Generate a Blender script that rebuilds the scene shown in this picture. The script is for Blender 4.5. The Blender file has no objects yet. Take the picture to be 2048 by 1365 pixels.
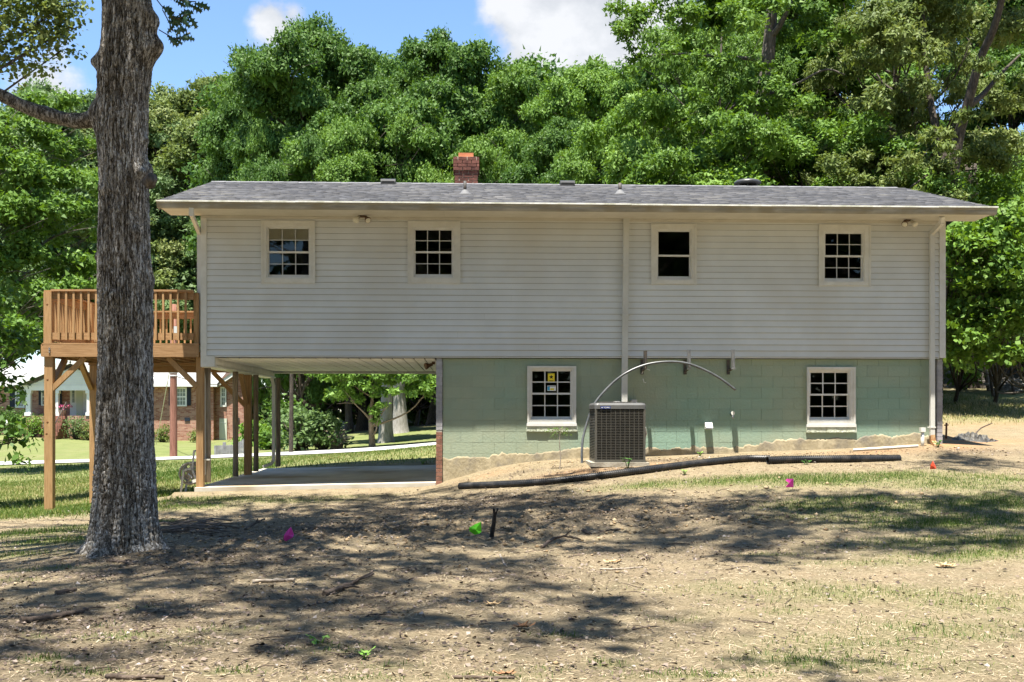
import bpy, bmesh, math, random
import numpy as np
from mathutils import Vector, Matrix, kdtree

S = bpy.context.scene
COL = S.collection
R = math.radians

# ------------------------------------------------------------------ camera
F = 2235.0                      # focal length in photo pixels (2048 wide)
HOR = 825.0                     # horizon row in the photo
YAW = R(2.5)
CAM = Vector((0.0, -20.5, 1.28))
cam_d = bpy.data.cameras.new('camera')
cam_d.sensor_width = 36.0
cam_d.lens = 36.0 * F / 2048.0
cam_d.shift_y = (HOR - 682.5) / 2048.0
cam_d.clip_start = 0.1
cam_d.clip_end = 2000.0
cam = bpy.data.objects.new('camera', cam_d)
cam.location = CAM
cam.rotation_euler = (R(90), 0, -YAW)
COL.objects.link(cam)
S.camera = cam

# ------------------------------------------------------------------ light
SUN_DIR = Vector((0.10, 0.244, -1.0)).normalized()
SUN_EL = math.asin(-SUN_DIR.z)
SUN_AZ = math.atan2(-SUN_DIR.x, -SUN_DIR.y)
sun_d = bpy.data.lights.new('sun', 'SUN')
sun_d.energy = 5.0
sun_d.angle = R(0.6)
sun_d.color = (1.0, 0.95, 0.86)
sun = bpy.data.objects.new('sun', sun_d)
sun.rotation_euler = SUN_DIR.to_track_quat('-Z', 'Y').to_euler()
sun.location = (-5, -10, 60)
COL.objects.link(sun)

SKY_STRENGTH = 0.083
world = bpy.data.worlds.new('World')
S.world = world
world.use_nodes = True


def pixdir(px, py):
    """unit-depth world direction through a pixel of the photograph"""
    dx, dz = (px - 1024.0) / F, (HOR - py) / F
    c, s = math.cos(YAW), math.sin(YAW)
    return Vector((s + c * dx, c - s * dx, dz))


def W(px, py, Y=0.0):
    """pixel -> point on the vertical plane y = Y"""
    d = pixdir(px, py)
    return CAM + d * ((Y - CAM.y) / d.y)


def C(px, py, D):
    """pixel -> point at camera depth D"""
    return CAM + pixdir(px, py) * D


def build_sky():
    nt = world.node_tree
    nt.nodes.clear()
    N, L = nt.nodes.new, nt.links.new
    out = N('ShaderNodeOutputWorld')
    bg = N('ShaderNodeBackground')
    bg.inputs['Strength'].default_value = SKY_STRENGTH
    sky = N('ShaderNodeTexSky')
    sky.sky_type = 'NISHITA'
    sky.sun_disc = False
    sky.sun_elevation = SUN_EL
    sky.sun_rotation = SUN_AZ
    sky.air_density = 1.0
    sky.dust_density = 0.1
    sky.ozone_density = 6.0
    tc = N('ShaderNodeTexCoord')

    def math_(op, a, b=None, clamp=False):
        m = N('ShaderNodeMath')
        m.operation = op
        m.use_clamp = clamp
        for i, v in enumerate((a, b)):
            if v is None:
                continue
            if isinstance(v, (int, float)):
                m.inputs[i].default_value = v
            else:
                L(v, m.inputs[i])
        return m.outputs[0]

    def noise(scale, detail, zs=1.0):
        mp = N('ShaderNodeMapping')
        mp.inputs['Scale'].default_value = (1, 1, zs)
        L(tc.outputs['Generated'], mp.inputs[0])
        n = N('ShaderNodeTexNoise')
        n.inputs['Scale'].default_value = scale
        n.inputs['Detail'].default_value = detail
        n.inputs['Roughness'].default_value = 0.58
        L(mp.outputs[0], n.inputs['Vector'])
        return n.outputs['Fac']

    n1 = noise(3.1, 9, 2.2)
    n2 = noise(14, 8, 1.4)
    n3 = noise(46, 6, 1.2)
    field = math_('MULTIPLY', math_('SUBTRACT', n1, 0.60), 4.0)
    # the cumulus banks seen between the crowns
    for (px, py, rad, amp) in ((1150, 45, 0.085, 1.5), (1060, 25, 0.05, 1.1), (1290, 110, 0.08, 1.4), (1180, -60, 0.10, 1.5),
                               (548, 48, 0.028, 0.78), (580, 32, 0.020, 0.55), (95, 185, 0.04, 0.62), (888, 78, 0.012, 0.3)):
        d = pixdir(px, py).normalized()
        vm = N('ShaderNodeVectorMath')
        vm.operation = 'DISTANCE'
        nz = N('ShaderNodeVectorMath')
        nz.operation = 'NORMALIZE'
        L(tc.outputs['Generated'], nz.inputs[0])
        L(nz.outputs[0], vm.inputs[0])
        vm.inputs[1].default_value = d
        q = math_('DIVIDE', vm.outputs['Value'], rad)
        b = math_('SUBTRACT', 1.0, q)
        b = math_('MULTIPLY', math_('MAXIMUM', b, -0.6), amp)
        field = math_('MAXIMUM', field, b)
    field = math_('ADD', field, math_('MULTIPLY', math_('SUBTRACT', n2, 0.5), 1.3))
    field = math_('ADD', field, math_('MULTIPLY', math_('SUBTRACT', n3, 0.5), 0.5))
    ms = N('ShaderNodeMapRange')
    ms.interpolation_type = 'SMOOTHSTEP'
    ms.inputs['From Min'].default_value = 0.05
    ms.inputs['From Max'].default_value = 0.55
    ms.inputs['To Max'].default_value = 0.96
    L(field, ms.inputs['Value'])
    cr = N('ShaderNodeValToRGB')
    cr.color_ramp.elements[0].position = 0.36
    cr.color_ramp.elements[0].color = (2.5, 2.65, 2.85, 1)
    cr.color_ramp.elements[1].position = 0.62
    cr.color_ramp.elements[1].color = (3.75, 3.8, 3.9, 1)
    L(n2, cr.inputs[0])
    mix = N('ShaderNodeMix')
    mix.data_type = 'RGBA'
    L(ms.outputs[0], mix.inputs[0])
    L(sky.outputs[0], mix.inputs[6])
    L(cr.outputs[0], mix.inputs[7])
    L(mix.outputs[2], bg.inputs['Color'])
    L(bg.outputs[0], out.inputs['Surface'])


build_sky()
S.view_settings.view_transform = 'Standard'
S.view_settings.look = 'None'
S.view_settings.gamma = 1.0
S.view_settings.use_curve_mapping = False
S.view_settings.exposure = 1.64
S.render.engine = 'CYCLES'
S.cycles.max_bounces = 8
S.cycles.transparent_max_bounces = 8
S.cycles.use_denoising = True

rng = np.random.default_rng(7)
random.seed(7)


# ------------------------------------------------------------------ numpy noise
def _hash(ix, iy, seed):
    h = (ix.astype(np.int64) * 374761393 + iy.astype(np.int64) * 668265263 + seed * 1442695041) & 0xFFFFFFFF
    h = ((h ^ (h >> 13)) * 1274126177) & 0xFFFFFFFF
    h = h ^ (h >> 16)
    return (h & 0xFFFF) / 65535.0


def vnoise(x, y, seed=0):
    ix, iy = np.floor(x), np.floor(y)
    fx, fy = x - ix, y - iy
    fx, fy = fx * fx * (3 - 2 * fx), fy * fy * (3 - 2 * fy)
    a, b = _hash(ix, iy, seed), _hash(ix + 1, iy, seed)
    c, d = _hash(ix, iy + 1, seed), _hash(ix + 1, iy + 1, seed)
    return (a + (b - a) * fx) * (1 - fy) + (c + (d - c) * fx) * fy


def fbm(x, y, seed=0, oct=4):
    s, a, t = 0, 0.5, 0
    for k in range(oct):
        s = s + a * vnoise(x * 2 ** k + 17.3 * k, y * 2 ** k - 9.1 * k, seed + k)
        t += a
        a *= 0.5
    return s / t


# ------------------------------------------------------------------ objects
def tag(o, label=None, cat=None, group=None, kind=None):
    if label:
        o['label'] = label
    if cat:
        o['category'] = cat
    if group:
        o['group'] = group
    if kind:
        o['kind'] = kind
    return o


def thing(name, label, cat, loc, group=None):
    o = bpy.data.objects.new(name, None)
    o.empty_display_size = 0.2
    o.location = loc
    COL.objects.link(o)
    return tag(o, label, cat, group)


def root_of(o):
    while o.parent:
        o = o.parent
    return o


def link(name, me, parent=None, loc=None):
    o = bpy.data.objects.new(name, me)
    if parent is not None:
        o.parent = parent
        if loc is not None:                      # loc is in world space
            p = Vector((0, 0, 0))
            q = parent
            while q is not None:
                p += q.location
                q = q.parent
            o.location = Vector(loc) - p
    elif loc is not None:
        o.location = loc
    COL.objects.link(o)
    return o


def np_mesh(name, verts, faces, mat=None, attrs=None, smooth=False):
    """verts (n,3); faces (m,k) of one size k"""
    verts = np.asarray(verts, dtype=np.float32)
    faces = np.asarray(faces, dtype=np.int32)
    me = bpy.data.meshes.new(name)
    m, k = faces.shape
    me.vertices.add(len(verts))
    me.vertices.foreach_set('co', verts.ravel())
    me.loops.add(m * k)
    me.loops.foreach_set('vertex_index', faces.ravel())
    me.polygons.add(m)
    me.polygons.foreach_set('loop_start', np.arange(0, m * k, k, dtype=np.int32))
    me.polygons.foreach_set('loop_total', np.full(m, k, dtype=np.int32))
    if smooth:
        me.polygons.foreach_set('use_smooth', np.ones(m, dtype=bool))
    for an, arr in (attrs or {}).items():
        at = me.attributes.new(an, 'FLOAT', 'POINT')
        at.data.foreach_set('value', np.asarray(arr, dtype=np.float32).ravel())
    me.update()
    me.validate()
    if mat:
        me.materials.append(mat)
    return me


class G:
    """collects shapes in world space; build() links them as ONE mesh object"""

    def __init__(self):
        self.v, self.f, self.sm = [], [], []

    def add(self, vs, fs, smooth=False):
        n = len(self.v)
        self.v += [tuple(p) for p in vs]
        self.f += [tuple(i + n for i in f) for f in fs]
        self.sm += [smooth] * len(fs)
        return self

    def box(self, x0, x1, y0, y1, z0, z1):
        vs = [(x, y, z) for z in (z0, z1) for y in (y0, y1) for x in (x0, x1)]
        return self.add(vs, [(0, 2, 3, 1), (4, 5, 7, 6), (0, 1, 5, 4), (2, 6, 7, 3), (0, 4, 6, 2), (1, 3, 7, 5)])

    def bar(self, a, b, w, h, up=(0, 0, 1)):
        """box from a to b, w wide and h high"""
        a, b = Vector(a), Vector(b)
        d = (b - a).normalized()
        u = Vector(up)
        s = d.cross(u)
        if s.length < 1e-4:
            s = d.cross(Vector((0, 1, 0)))
        s.normalize()
        u = s.cross(d).normalized()
        vs = []
        for p in (a, b):
            for (i, j) in ((-1, -1), (1, -1), (1, 1), (-1, 1)):
                vs.append(p + s * (i * w / 2) + u * (j * h / 2))
        return self.add(vs, [(0, 1, 2, 3), (7, 6, 5, 4), (0, 4, 5, 1), (1, 5, 6, 2), (2, 6, 7, 3), (3, 7, 4, 0)])

    def tube(self, pts, rad, n=10, cap=True, smooth=True, flat=1.0):
        pts = [Vector(p) for p in pts]
        if not hasattr(rad, '__len__'):
            rad = [rad] * len(pts)
        ref = None
        vs, fs = [], []
        for i, p in enumerate(pts):
            d = (pts[min(i + 1, len(pts) - 1)] - pts[max(i - 1, 0)])
            d = d.normalized() if d.length > 1e-9 else Vector((0, 0, 1))
            if ref is None:
                ref = Vector((0, 1, 0)) if abs(d.y) < 0.9 else Vector((1, 0, 0))
            s = (ref - d * ref.dot(d)).normalized()
            ref = s
            t = d.cross(s)
            for k in range(n):
                a = 2 * math.pi * k / n
                vs.append(p + s * (math.cos(a) * rad[i]) + t * (math.sin(a) * rad[i] * flat))
        for i in range(len(pts) - 1):
            for k in range(n):
                fs.append((i * n + k, i * n + (k + 1) % n, (i + 1) * n + (k + 1) % n, (i + 1) * n + k))
        self.add(vs, fs, smooth)
        if cap:
            m = len(self.v) - len(vs)
            self.f.append(tuple(m + k for k in reversed(range(n))))
            self.f.append(tuple(m + (len(pts) - 1) * n + k for k in range(n)))
            self.sm += [False, False]
        return self

    def lathe(self, c, prof, n=24, smooth=True):
        """profile of (radius, z) round a vertical axis through c"""
        vs, fs = [], []
        for (r, z) in prof:
            for k in range(n):
                a = 2 * math.pi * k / n
                vs.append((c[0] + r * math.cos(a), c[1] + r * math.sin(a), c[2] + z))
        for i in range(len(prof) - 1):
            for k in range(n):
                fs.append((i * n + k, i * n + (k + 1) % n, (i + 1) * n + (k + 1) % n, (i + 1) * n + k))
        return self.add(vs, fs, smooth)

    def prism(self, poly, dvec):
        """polygon (3-D points) pushed along dvec"""
        n = len(poly)
        d = Vector(dvec)
        vs = [Vector(p) for p in poly] + [Vector(p) + d for p in poly]
        fs = [tuple(range(n)), tuple(reversed(range(n, 2 * n)))]
        for i in range(n):
            j = (i + 1) % n
            fs.append((i, i + n, j + n, j))
        return self.add(vs, fs)

    def mesh(self, name, mat, off=(0, 0, 0)):
        me = bpy.data.meshes.new(name)
        me.from_pydata([(x - off[0], y - off[1], z - off[2]) for (x, y, z) in self.v], [], self.f)
        me.polygons.foreach_set('use_smooth', self.sm)
        bm = bmesh.new()
        bm.from_mesh(me)
        bmesh.ops.recalc_face_normals(bm, faces=bm.faces)
        bm.to_mesh(me)
        bm.free()
        if mat:
            me.materials.append(mat)
        return me

    def build(self, name, mat, parent=None, kind=None, label=None):
        if parent is not None:
            off = Vector((0, 0, 0))
            q = parent
            while q is not None:
                off += q.location
                q = q.parent
        else:
            off = Vector((0, 0, 0))
        o = link(name, self.mesh(name, mat, off), parent)
        if kind:
            o['kind'] = kind
        if label:
            o['label'] = label
        return o

    def top(self, name, mat, label, cat, loc, group=None):
        """a top-level thing that is one mesh, origin at loc"""
        o = link(name, self.mesh(name, mat, loc), None, loc)
        return tag(o, label, cat, group)


def piece(name, me, parent, loc, rot=None):
    o = link(name, me, parent, loc)
    if rot is not None:
        o.rotation_euler = rot
    return o


# ------------------------------------------------------------------ materials
def new_mat(name):
    m = bpy.data.materials.new(name)
    m.use_nodes = True
    nt = m.node_tree
    return m, nt, nt.nodes['Principled BSDF'], nt.nodes.new, nt.links.new


def rgba(c):
    return (c[0], c[1], c[2], 1)


def mat(name, c1, c2=None, scale=3.0, rough=0.7, bump=0.0, bscale=None, detail=6, stretch=(1, 1, 1), metal=0.0, spec=0.3,
        c3=None, scale3=0.8, rnd=0.0, lo=0.35, hi=0.65, bdist=0.02):
    """two-tone noise material in world space; rnd = per-object value jitter"""
    m, nt, b, N, L = new_mat(name)
    b.inputs['Roughness'].default_value = rough
    b.inputs['Metallic'].default_value = metal
    b.inputs['Specular IOR Level'].default_value = spec
    geo = N('ShaderNodeNewGeometry')
    mp = N('ShaderNodeMapping')
    mp.inputs['Scale'].default_value = stretch
    L(geo.outputs['Position'], mp.inputs[0])
    colr = None
    if c2 is None:
        b.inputs['Base Color'].default_value = rgba(c1)
        rg = N('ShaderNodeRGB')
        rg.outputs[0].default_value = rgba(c1)
        colr = rg.outputs[0]
    else:
        n = N('ShaderNodeTexNoise')
        n.inputs['Scale'].default_value = scale
        n.inputs['Detail'].default_value = detail
        n.inputs['Roughness'].default_value = 0.62
        L(mp.outputs[0], n.inputs['Vector'])
        cr = N('ShaderNodeValToRGB')
        cr.color_ramp.elements[0].position = lo
        cr.color_ramp.elements[0].color = rgba(c1)
        cr.color_ramp.elements[1].position = hi
        cr.color_ramp.elements[1].color = rgba(c2)
        L(n.outputs['Fac'], cr.inputs[0])
        colr = cr.outputs[0]
    if c3 is not None:
        n3 = N('ShaderNodeTexNoise')
        n3.inputs['Scale'].default_value = scale3
        n3.inputs['Detail'].default_value = 5
        L(geo.outputs['Position'], n3.inputs['Vector'])
        mr = N('ShaderNodeMapRange')
        mr.inputs['From Min'].default_value = 0.48
        mr.inputs['From Max'].default_value = 0.66
        L(n3.outputs['Fac'], mr.inputs['Value'])
        mx = N('ShaderNodeMix')
        mx.data_type = 'RGBA'
        L(mr.outputs[0], mx.inputs[0])
        L(colr, mx.inputs[6])
        mx.inputs[7].default_value = rgba(c3)
        colr = mx.outputs[2]
    if rnd > 0:
        oi = N('ShaderNodeObjectInfo')
        mr = N('ShaderNodeMapRange')
        mr.inputs['To Min'].default_value = 1 - rnd
        mr.inputs['To Max'].default_value = 1 + rnd
        L(oi.outputs['Random'], mr.inputs['Value'])
        hs = N('ShaderNodeHueSaturation')
        L(mr.outputs[0], hs.inputs['Value'])
        L(colr, hs.inputs['Color'])
        colr = hs.outputs[0]
    L(colr, b.inputs['Base Color'])
    if bump > 0:
        nb = N('ShaderNodeTexNoise')
        nb.inputs['Scale'].default_value = bscale or scale * 4
        nb.inputs['Detail'].default_value = 5
        L(mp.outputs[0], nb.inputs['Vector'])
        bp = N('ShaderNodeBump')
        bp.inputs['Strength'].default_value = bump
        bp.inputs['Distance'].default_value = bdist
        L(nb.outputs['Fac'], bp.inputs['Height'])
        L(bp.outputs[0], b.inputs['Normal'])
    return m


def attr_mat(name, stops, attr='v', rough=0.6, trans=0.0, spec=0.25, tcol=None):
    """colour ramp over a per-vertex attribute; trans = share of light let through (leaves)"""
    m, nt, b, N, L = new_mat(name)
    at = N('ShaderNodeAttribute')
    at.attribute_name = attr
    cr = N('ShaderNodeValToRGB')
    els = cr.color_ramp.elements
    while len(els) < len(stops):
        els.new(0.5)
    for e, (p, c) in zip(els, stops):
        e.position = p
        e.color = rgba(c)
    L(at.outputs['Fac'], cr.inputs[0])
    L(cr.outputs[0], b.inputs['Base Color'])
    b.inputs['Roughness'].default_value = rough
    b.inputs['Specular IOR Level'].default_value = spec
    if trans > 0:
        tr = N('ShaderNodeBsdfTranslucent')
        hs = N('ShaderNodeHueSaturation')
        hs.inputs['Hue'].default_value = 0.485
        hs.inputs['Saturation'].default_value = 1.15
        hs.inputs['Value'].default_value = 1.5
        L(cr.outputs[0], hs.inputs['Color'])
        L(hs.outputs[0], tr.inputs['Color'])
        ms = N('ShaderNodeMixShader')
        ms.inputs[0].default_value = trans
        L(b.outputs[0], ms.inputs[1])
        L(tr.outputs[0], ms.inputs[2])
        L(ms.outputs[0], nt.nodes['Material Output'].inputs['Surface'])
    return m


def glass_mat(name, tint=(0.9, 0.95, 0.92), dark=0.85):
    m, nt, b, N, L = new_mat(name)
    nt.nodes.remove(b)
    fr = N('ShaderNodeFresnel')
    fr.inputs['IOR'].default_value = 1.5
    tr = N('ShaderNodeBsdfTransparent')
    tr.inputs['Color'].default_value = (dark, dark, dark, 1)
    gl = N('ShaderNodeBsdfGlossy')
    gl.inputs['Roughness'].default_value = 0.015
    gl.inputs['Color'].default_value = rgba(tint)
    ms = N('ShaderNodeMixShader')
    L(fr.outputs[0], ms.inputs[0])
    L(tr.outputs[0], ms.inputs[1])
    L(gl.outputs[0], ms.inputs[2])
    L(ms.outputs[0], nt.nodes['Material Output'].inputs['Surface'])
    return m


M = {}
M['siding'] = mat('white_vinyl', (0.60, 0.61, 0.59), (0.66, 0.67, 0.655), 1.6, 0.5, 0.03, 30, c3=(0.585, 0.575, 0.53), scale3=0.5, rnd=0.025)
M['trim'] = mat('white_trim', (0.58, 0.565, 0.51), (0.66, 0.65, 0.60), 5, 0.45, rnd=0.03)
M['sash'] = mat('white_sash', (0.62, 0.61, 0.57), (0.70, 0.69, 0.65), 6, 0.4)
M['muntin'] = mat('grey_muntin', (0.48, 0.48, 0.46), None, rough=0.45)
M['gutter'] = mat('weathered_gutter', (0.235, 0.222, 0.19), (0.38, 0.36, 0.315), 4, 0.55, 0.15, 30, stretch=(0.5, 1, 3), c3=(0.26, 0.23, 0.17), scale3=2.2)
M['drip'] = mat('peeling_drip_edge', (0.50, 0.50, 0.40), (0.78, 0.77, 0.72), 5, 0.5, stretch=(1.3, 1, 1))
M['soffit'] = mat('soffit_panel', (0.52, 0.49, 0.42), (0.6, 0.57, 0.5), 3, 0.6)
M['downspout'] = mat('beige_downspout', (0.52, 0.51, 0.46), (0.62, 0.61, 0.56), 3, 0.45, stretch=(1, 1, 0.4), rnd=0.03)
M['rusty'] = mat('rusty_tip', (0.30, 0.13, 0.05), (0.50, 0.34, 0.18), 14, 0.7)
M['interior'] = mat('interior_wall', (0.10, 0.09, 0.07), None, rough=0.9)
M['reflection_card'] = mat('cream_reflection', (0.62, 0.58, 0.42), None, rough=0.9)
M['glass'] = glass_mat('window_glass')
M['mortar'] = mat('mortar', (0.42, 0.38, 0.31), (0.52, 0.48, 0.40), 20, 0.9)
M['mortar_green'] = mat('painted_mortar', (0.26, 0.305, 0.205), (0.31, 0.34, 0.235), 10, 0.85)
M['mortar_grey'] = mat('grey_mortar', (0.36, 0.36, 0.36), None, rough=0.9)
M['brick'] = mat('red_brick', (0.19, 0.085, 0.058), (0.29, 0.145, 0.10), 16, 0.85, 0.3, 60, rnd=0.22)
M['brick_dark'] = mat('weathered_chimney_brick', (0.09, 0.036, 0.028), (0.19, 0.078, 0.058), 9, 0.9, 0.3, 60, rnd=0.25)
M['brick_grey'] = mat('grey_painted_brick', (0.30, 0.29, 0.30), (0.38, 0.37, 0.38), 12, 0.8, 0.2, 60, rnd=0.12)
M['clay'] = mat('terracotta_flue', (0.40, 0.14, 0.07), (0.48, 0.18, 0.09), 6, 0.8)
M['parge'] = mat('tan_parge', (0.27, 0.225, 0.14), (0.385, 0.325, 0.215), 7, 0.95, 0.55, 22, stretch=(1, 1, 0.7), c3=(0.20, 0.175, 0.135), scale3=2.6, bdist=0.02)
M['concrete'] = mat('grey_concrete', (0.48, 0.44, 0.36), (0.58, 0.54, 0.46), 2.2, 0.8, 0.1, 40, c3=(0.33, 0.26, 0.165), scale3=0.6)
M['pad'] = mat('pad_concrete', (0.26, 0.23, 0.18), (0.40, 0.37, 0.30), 7, 0.9, 0.3, 40)
M['deck'] = mat('treated_pine', (0.27, 0.145, 0.058), (0.42, 0.245, 0.115), 7, 0.75, 0.15, 40, stretch=(1, 1, 1), rnd=0.12)
M['deck_post'] = mat('treated_pine_post', (0.29, 0.165, 0.07), (0.43, 0.265, 0.125), 9, 0.75, 0.12, 40, stretch=(6, 6, 0.35), rnd=0.08)
M['deck_board'] = mat('pine_board', (0.26, 0.145, 0.063), (0.41, 0.245, 0.12), 9, 0.75, 0.12, 40, stretch=(0.4, 6, 6), rnd=0.12)
M['knot'] = mat('wood_knot', (0.14, 0.06, 0.02), None, rough=0.8)
M['bolt'] = mat('galvanised_bolt', (0.5, 0.5, 0.5), None, rough=0.35, metal=0.8)
M['grey_post'] = mat('weathered_round_post', (0.16, 0.125, 0.09), (0.31, 0.26, 0.20), 10, 0.85, 0.3, 40, stretch=(5, 5, 0.3), rnd=0.1)
M['black_plastic'] = mat('black_plastic', (0.012, 0.013, 0.015), (0.03, 0.03, 0.032), 4, 0.38, spec=0.5)
M['dusty_plastic'] = mat('dusty_black_plastic', (0.03, 0.03, 0.03), (0.16, 0.15, 0.13), 8, 0.6)
M['roof_metal'] = mat('dark_roof_metal', (0.035, 0.035, 0.037), (0.06, 0.06, 0.06), 5, 0.4, spec=0.5)
M['grey_metal'] = mat('grey_metal', (0.12, 0.12, 0.125), (0.16, 0.16, 0.16), 6, 0.65, spec=0.2)
M['steel'] = mat('galvanised_steel', (0.22, 0.225, 0.23), (0.34, 0.34, 0.34), 8, 0.4, metal=0.6)
M['dark_steel'] = mat('dark_steel', (0.045, 0.045, 0.045), (0.10, 0.08, 0.06), 10, 0.6)
M['ac'] = mat('taupe_enamel', (0.072, 0.067, 0.056), (0.088, 0.082, 0.068), 5, 0.45, spec=0.5)
M['ac_top'] = mat('grey_enamel', (0.09, 0.09, 0.088), (0.12, 0.12, 0.117), 5, 0.4, spec=0.5)
M['ac_dark'] = mat('condenser_fins', (0.018, 0.018, 0.017), None, rough=0.7)
M['white_plastic'] = mat('white_plastic', (0.66, 0.65, 0.58), (0.74, 0.73, 0.67), 8, 0.4)
M['copper'] = mat('copper_line', (0.45, 0.25, 0.10), None, rough=0.4, metal=0.7)
M['lamp_glass'] = mat('frosted_bulb', (0.55, 0.52, 0.42), (0.66, 0.62, 0.5), 20, 0.25, spec=0.6)
M['brown_metal'] = mat('brown_metal', (0.09, 0.05, 0.03), (0.14, 0.08, 0.05), 20, 0.6)
M['reel'] = mat('taupe_plastic', (0.26, 0.23, 0.19), (0.32, 0.29, 0.25), 8, 0.5)
M['reel_pale'] = mat('pale_plastic', (0.50, 0.49, 0.47), None, rough=0.5)
M['flag_pink'] = mat('pink_plastic', (0.75, 0.06, 0.36), None, rough=0.5)
M['flag_green'] = mat('lime_plastic', (0.13, 0.62, 0.02), None, rough=0.5)
M['flag_red'] = mat('red_plastic', (0.62, 0.07, 0.03), None, rough=0.5)
M['wire'] = mat('stake_wire', (0.35, 0.34, 0.32), None, rough=0.5)
M['bark_stick'] = mat('dead_wood', (0.055, 0.04, 0.03), (0.14, 0.105, 0.08), 18, 0.9, 0.4, 60)
M['pale_stick'] = mat('bleached_wood', (0.22, 0.18, 0.14), (0.36, 0.31, 0.25), 18, 0.9, 0.3, 60)
M['badge_blue'] = mat('badge_blue', (0.012, 0.03, 0.16), None, rough=0.35)
M['badge_white'] = mat('badge_white', (0.8, 0.8, 0.8), None, rough=0.4)
M['sticker_yellow'] = mat('sticker_yellow', (0.80, 0.62, 0.04), None, rough=0.5)
M['sticker_white'] = mat('sticker_white', (0.75, 0.75, 0.72), None, rough=0.5)
M['sticker_blue'] = mat('sticker_blue', (0.05, 0.36, 0.55), None, rough=0.5)
M['sticker_black'] = mat('sticker_black', (0.015, 0.015, 0.015), None, rough=0.5)
# ------------------------------------------------------------------ terrain
_cp = [C(*p) for p in (
    (1024, 1365, 6.4), (200, 1365, 6.3), (1900, 1365, 6.5), (245, 1103, 12.5), (60, 1120, 12.0), (0, 1060, 16),
    (96, 1025, 20.5), (172, 1012, 22.8), (405, 985, 20.5), (870, 972, 20.3), (1000, 932, 20.3), (1180, 935, 19.2), (1300, 917, 20.4),
    (1500, 907, 20.5), (1850, 887, 20.8), (925, 980, 19.2), (1530, 926, 19.3), (1800, 922, 19.6), (1866, 940, 17.5),
    (1580, 980, 16), (2040, 960, 17), (577, 1085, 13), (985, 1075, 13.5), (1500, 1080, 12.5), (2000, 1100, 11.5),
    (700, 1010, 18), (1950, 885, 22), (1950, 830, 28), (1980, 785, 36),
    (60, 927, 43), (350, 920, 43), (550, 913, 43), (850, 896, 43), (60, 921, 48), (350, 914, 48), (550, 906, 48),
    (850, 888, 48), (110, 869, 84), (330, 886, 82), (470, 882, 84), (770, 888, 53), (870, 850, 66), (640, 900, 50),
    (700, 932, 27.5), (850, 931, 27.5), (100, 970, 30))]
_cp += [Vector(p) for p in ((-60, -30, -.8), (60, -30, 0.2), (0, -30, -.4), (40, 20, 2.6), (60, 60, 8), (28, 40, 4.4), (21, 35, 3.3), (-80, 60, -1), (0, 100, 1.5),
                            (-100, 150, -1), (110, 150, 4), (20, 40, 2.3), (5, 14, .9), (-60, 0, -1), (60, -5, 1.4), (-2.5, 3, -.22),
                            (-2.5, 5.5, -.18), (-4, 1.0, -.2), (9.5, 5, 1.0), (-200, 0, -1), (200, 0, 3), (0, 260, 2), (0, -120, -1))]
_P = np.array([[p.x, p.y] for p in _cp])
_Z = np.array([p.z for p in _cp])


def _tps(r2):
    return 0.5 * r2 * np.log(r2 + 1e-9)


_n = len(_P)
_A = np.zeros((_n + 3, _n + 3))
_A[:_n, :_n] = _tps(((_P[:, None] - _P[None]) ** 2).sum(-1)) + np.eye(_n) * 0.6
_A[:_n, _n:] = np.c_[np.ones(_n), _P]
_A[_n:, :_n] = _A[:_n, _n:].T
_w = np.linalg.solve(_A, np.r_[_Z, 0, 0, 0])

SLAB = (-4.93, -0.50, -0.06, 6.9)


def height0(x, y):
    x, y = np.asarray(x, float), np.asarray(y, float)
    sh = x.shape
    q = np.stack([x.ravel(), y.ravel()], 1)
    out = np.empty(len(q))
    for i in range(0, len(q), 20000):
        s = q[i:i + 20000]
        r2 = ((s[:, None] - _P[None]) ** 2).sum(-1)
        out[i:i + 20000] = _tps(r2) @ _w[:_n] + _w[_n] + s @ _w[_n + 1:]
    return out.reshape(sh)


def height(x, y):
    x, y = np.asarray(x, float), np.asarray(y, float)
    z = height0(x, y)
    # the ground stays below the carport slab and comes up to its edges
    dx = np.maximum(np.maximum(SLAB[0] - x, x - SLAB[1]), 0)
    dy = np.maximum(np.maximum(SLAB[2] - y, y - SLAB[3]), 0)
    d = np.hypot(dx, dy)
    lim = np.where(y > 5, -0.03, -0.10) - np.where(d < 0.02, 0.12, 0) + np.where(y < 1, d * 0.75, d * .4)
    z = np.where(d < 0.9, np.minimum(z, lim), z)
    # soil banked against the front edge of the slab
    ztop = -.085 + .081 * (x - SLAB[0]) / (SLAB[1] - SLAB[0])
    z = np.where((y < SLAB[2] - .005) & (y > -1.2) & (x > SLAB[0] - .3) & (x < SLAB[1] + .1), np.maximum(z, ztop - .055 - .22 * (SLAB[2] - y)), z)
    return z


def detail(x, y):
    near = np.clip((8 - np.abs(y + 9)) / 4, 0, 1) * np.clip((14 - np.abs(x)) / 4, 0, 1)
    clods = np.exp(-(((x - 0.2) / 3.4) ** 2 + ((y + 6.2) / 1.7) ** 2))
    n = (fbm(x * 1.1, y * 1.1, 3, 3) - .5) * 0.07 + (fbm(x * 5, y * 5, 9, 4) - .5) * 0.035
    n = n + clods * (np.abs(fbm(x * 6, y * 6, 21, 4) - .5) * 0.30 - 0.03)
    return n * near


def hz(x, y):
    return float(height(np.array([x]), np.array([y]))[0] + detail(np.array([x]), np.array([y]))[0])


_T = np.concatenate([np.arange(4, 40, .05), np.arange(40, 160, .3)])


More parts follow.
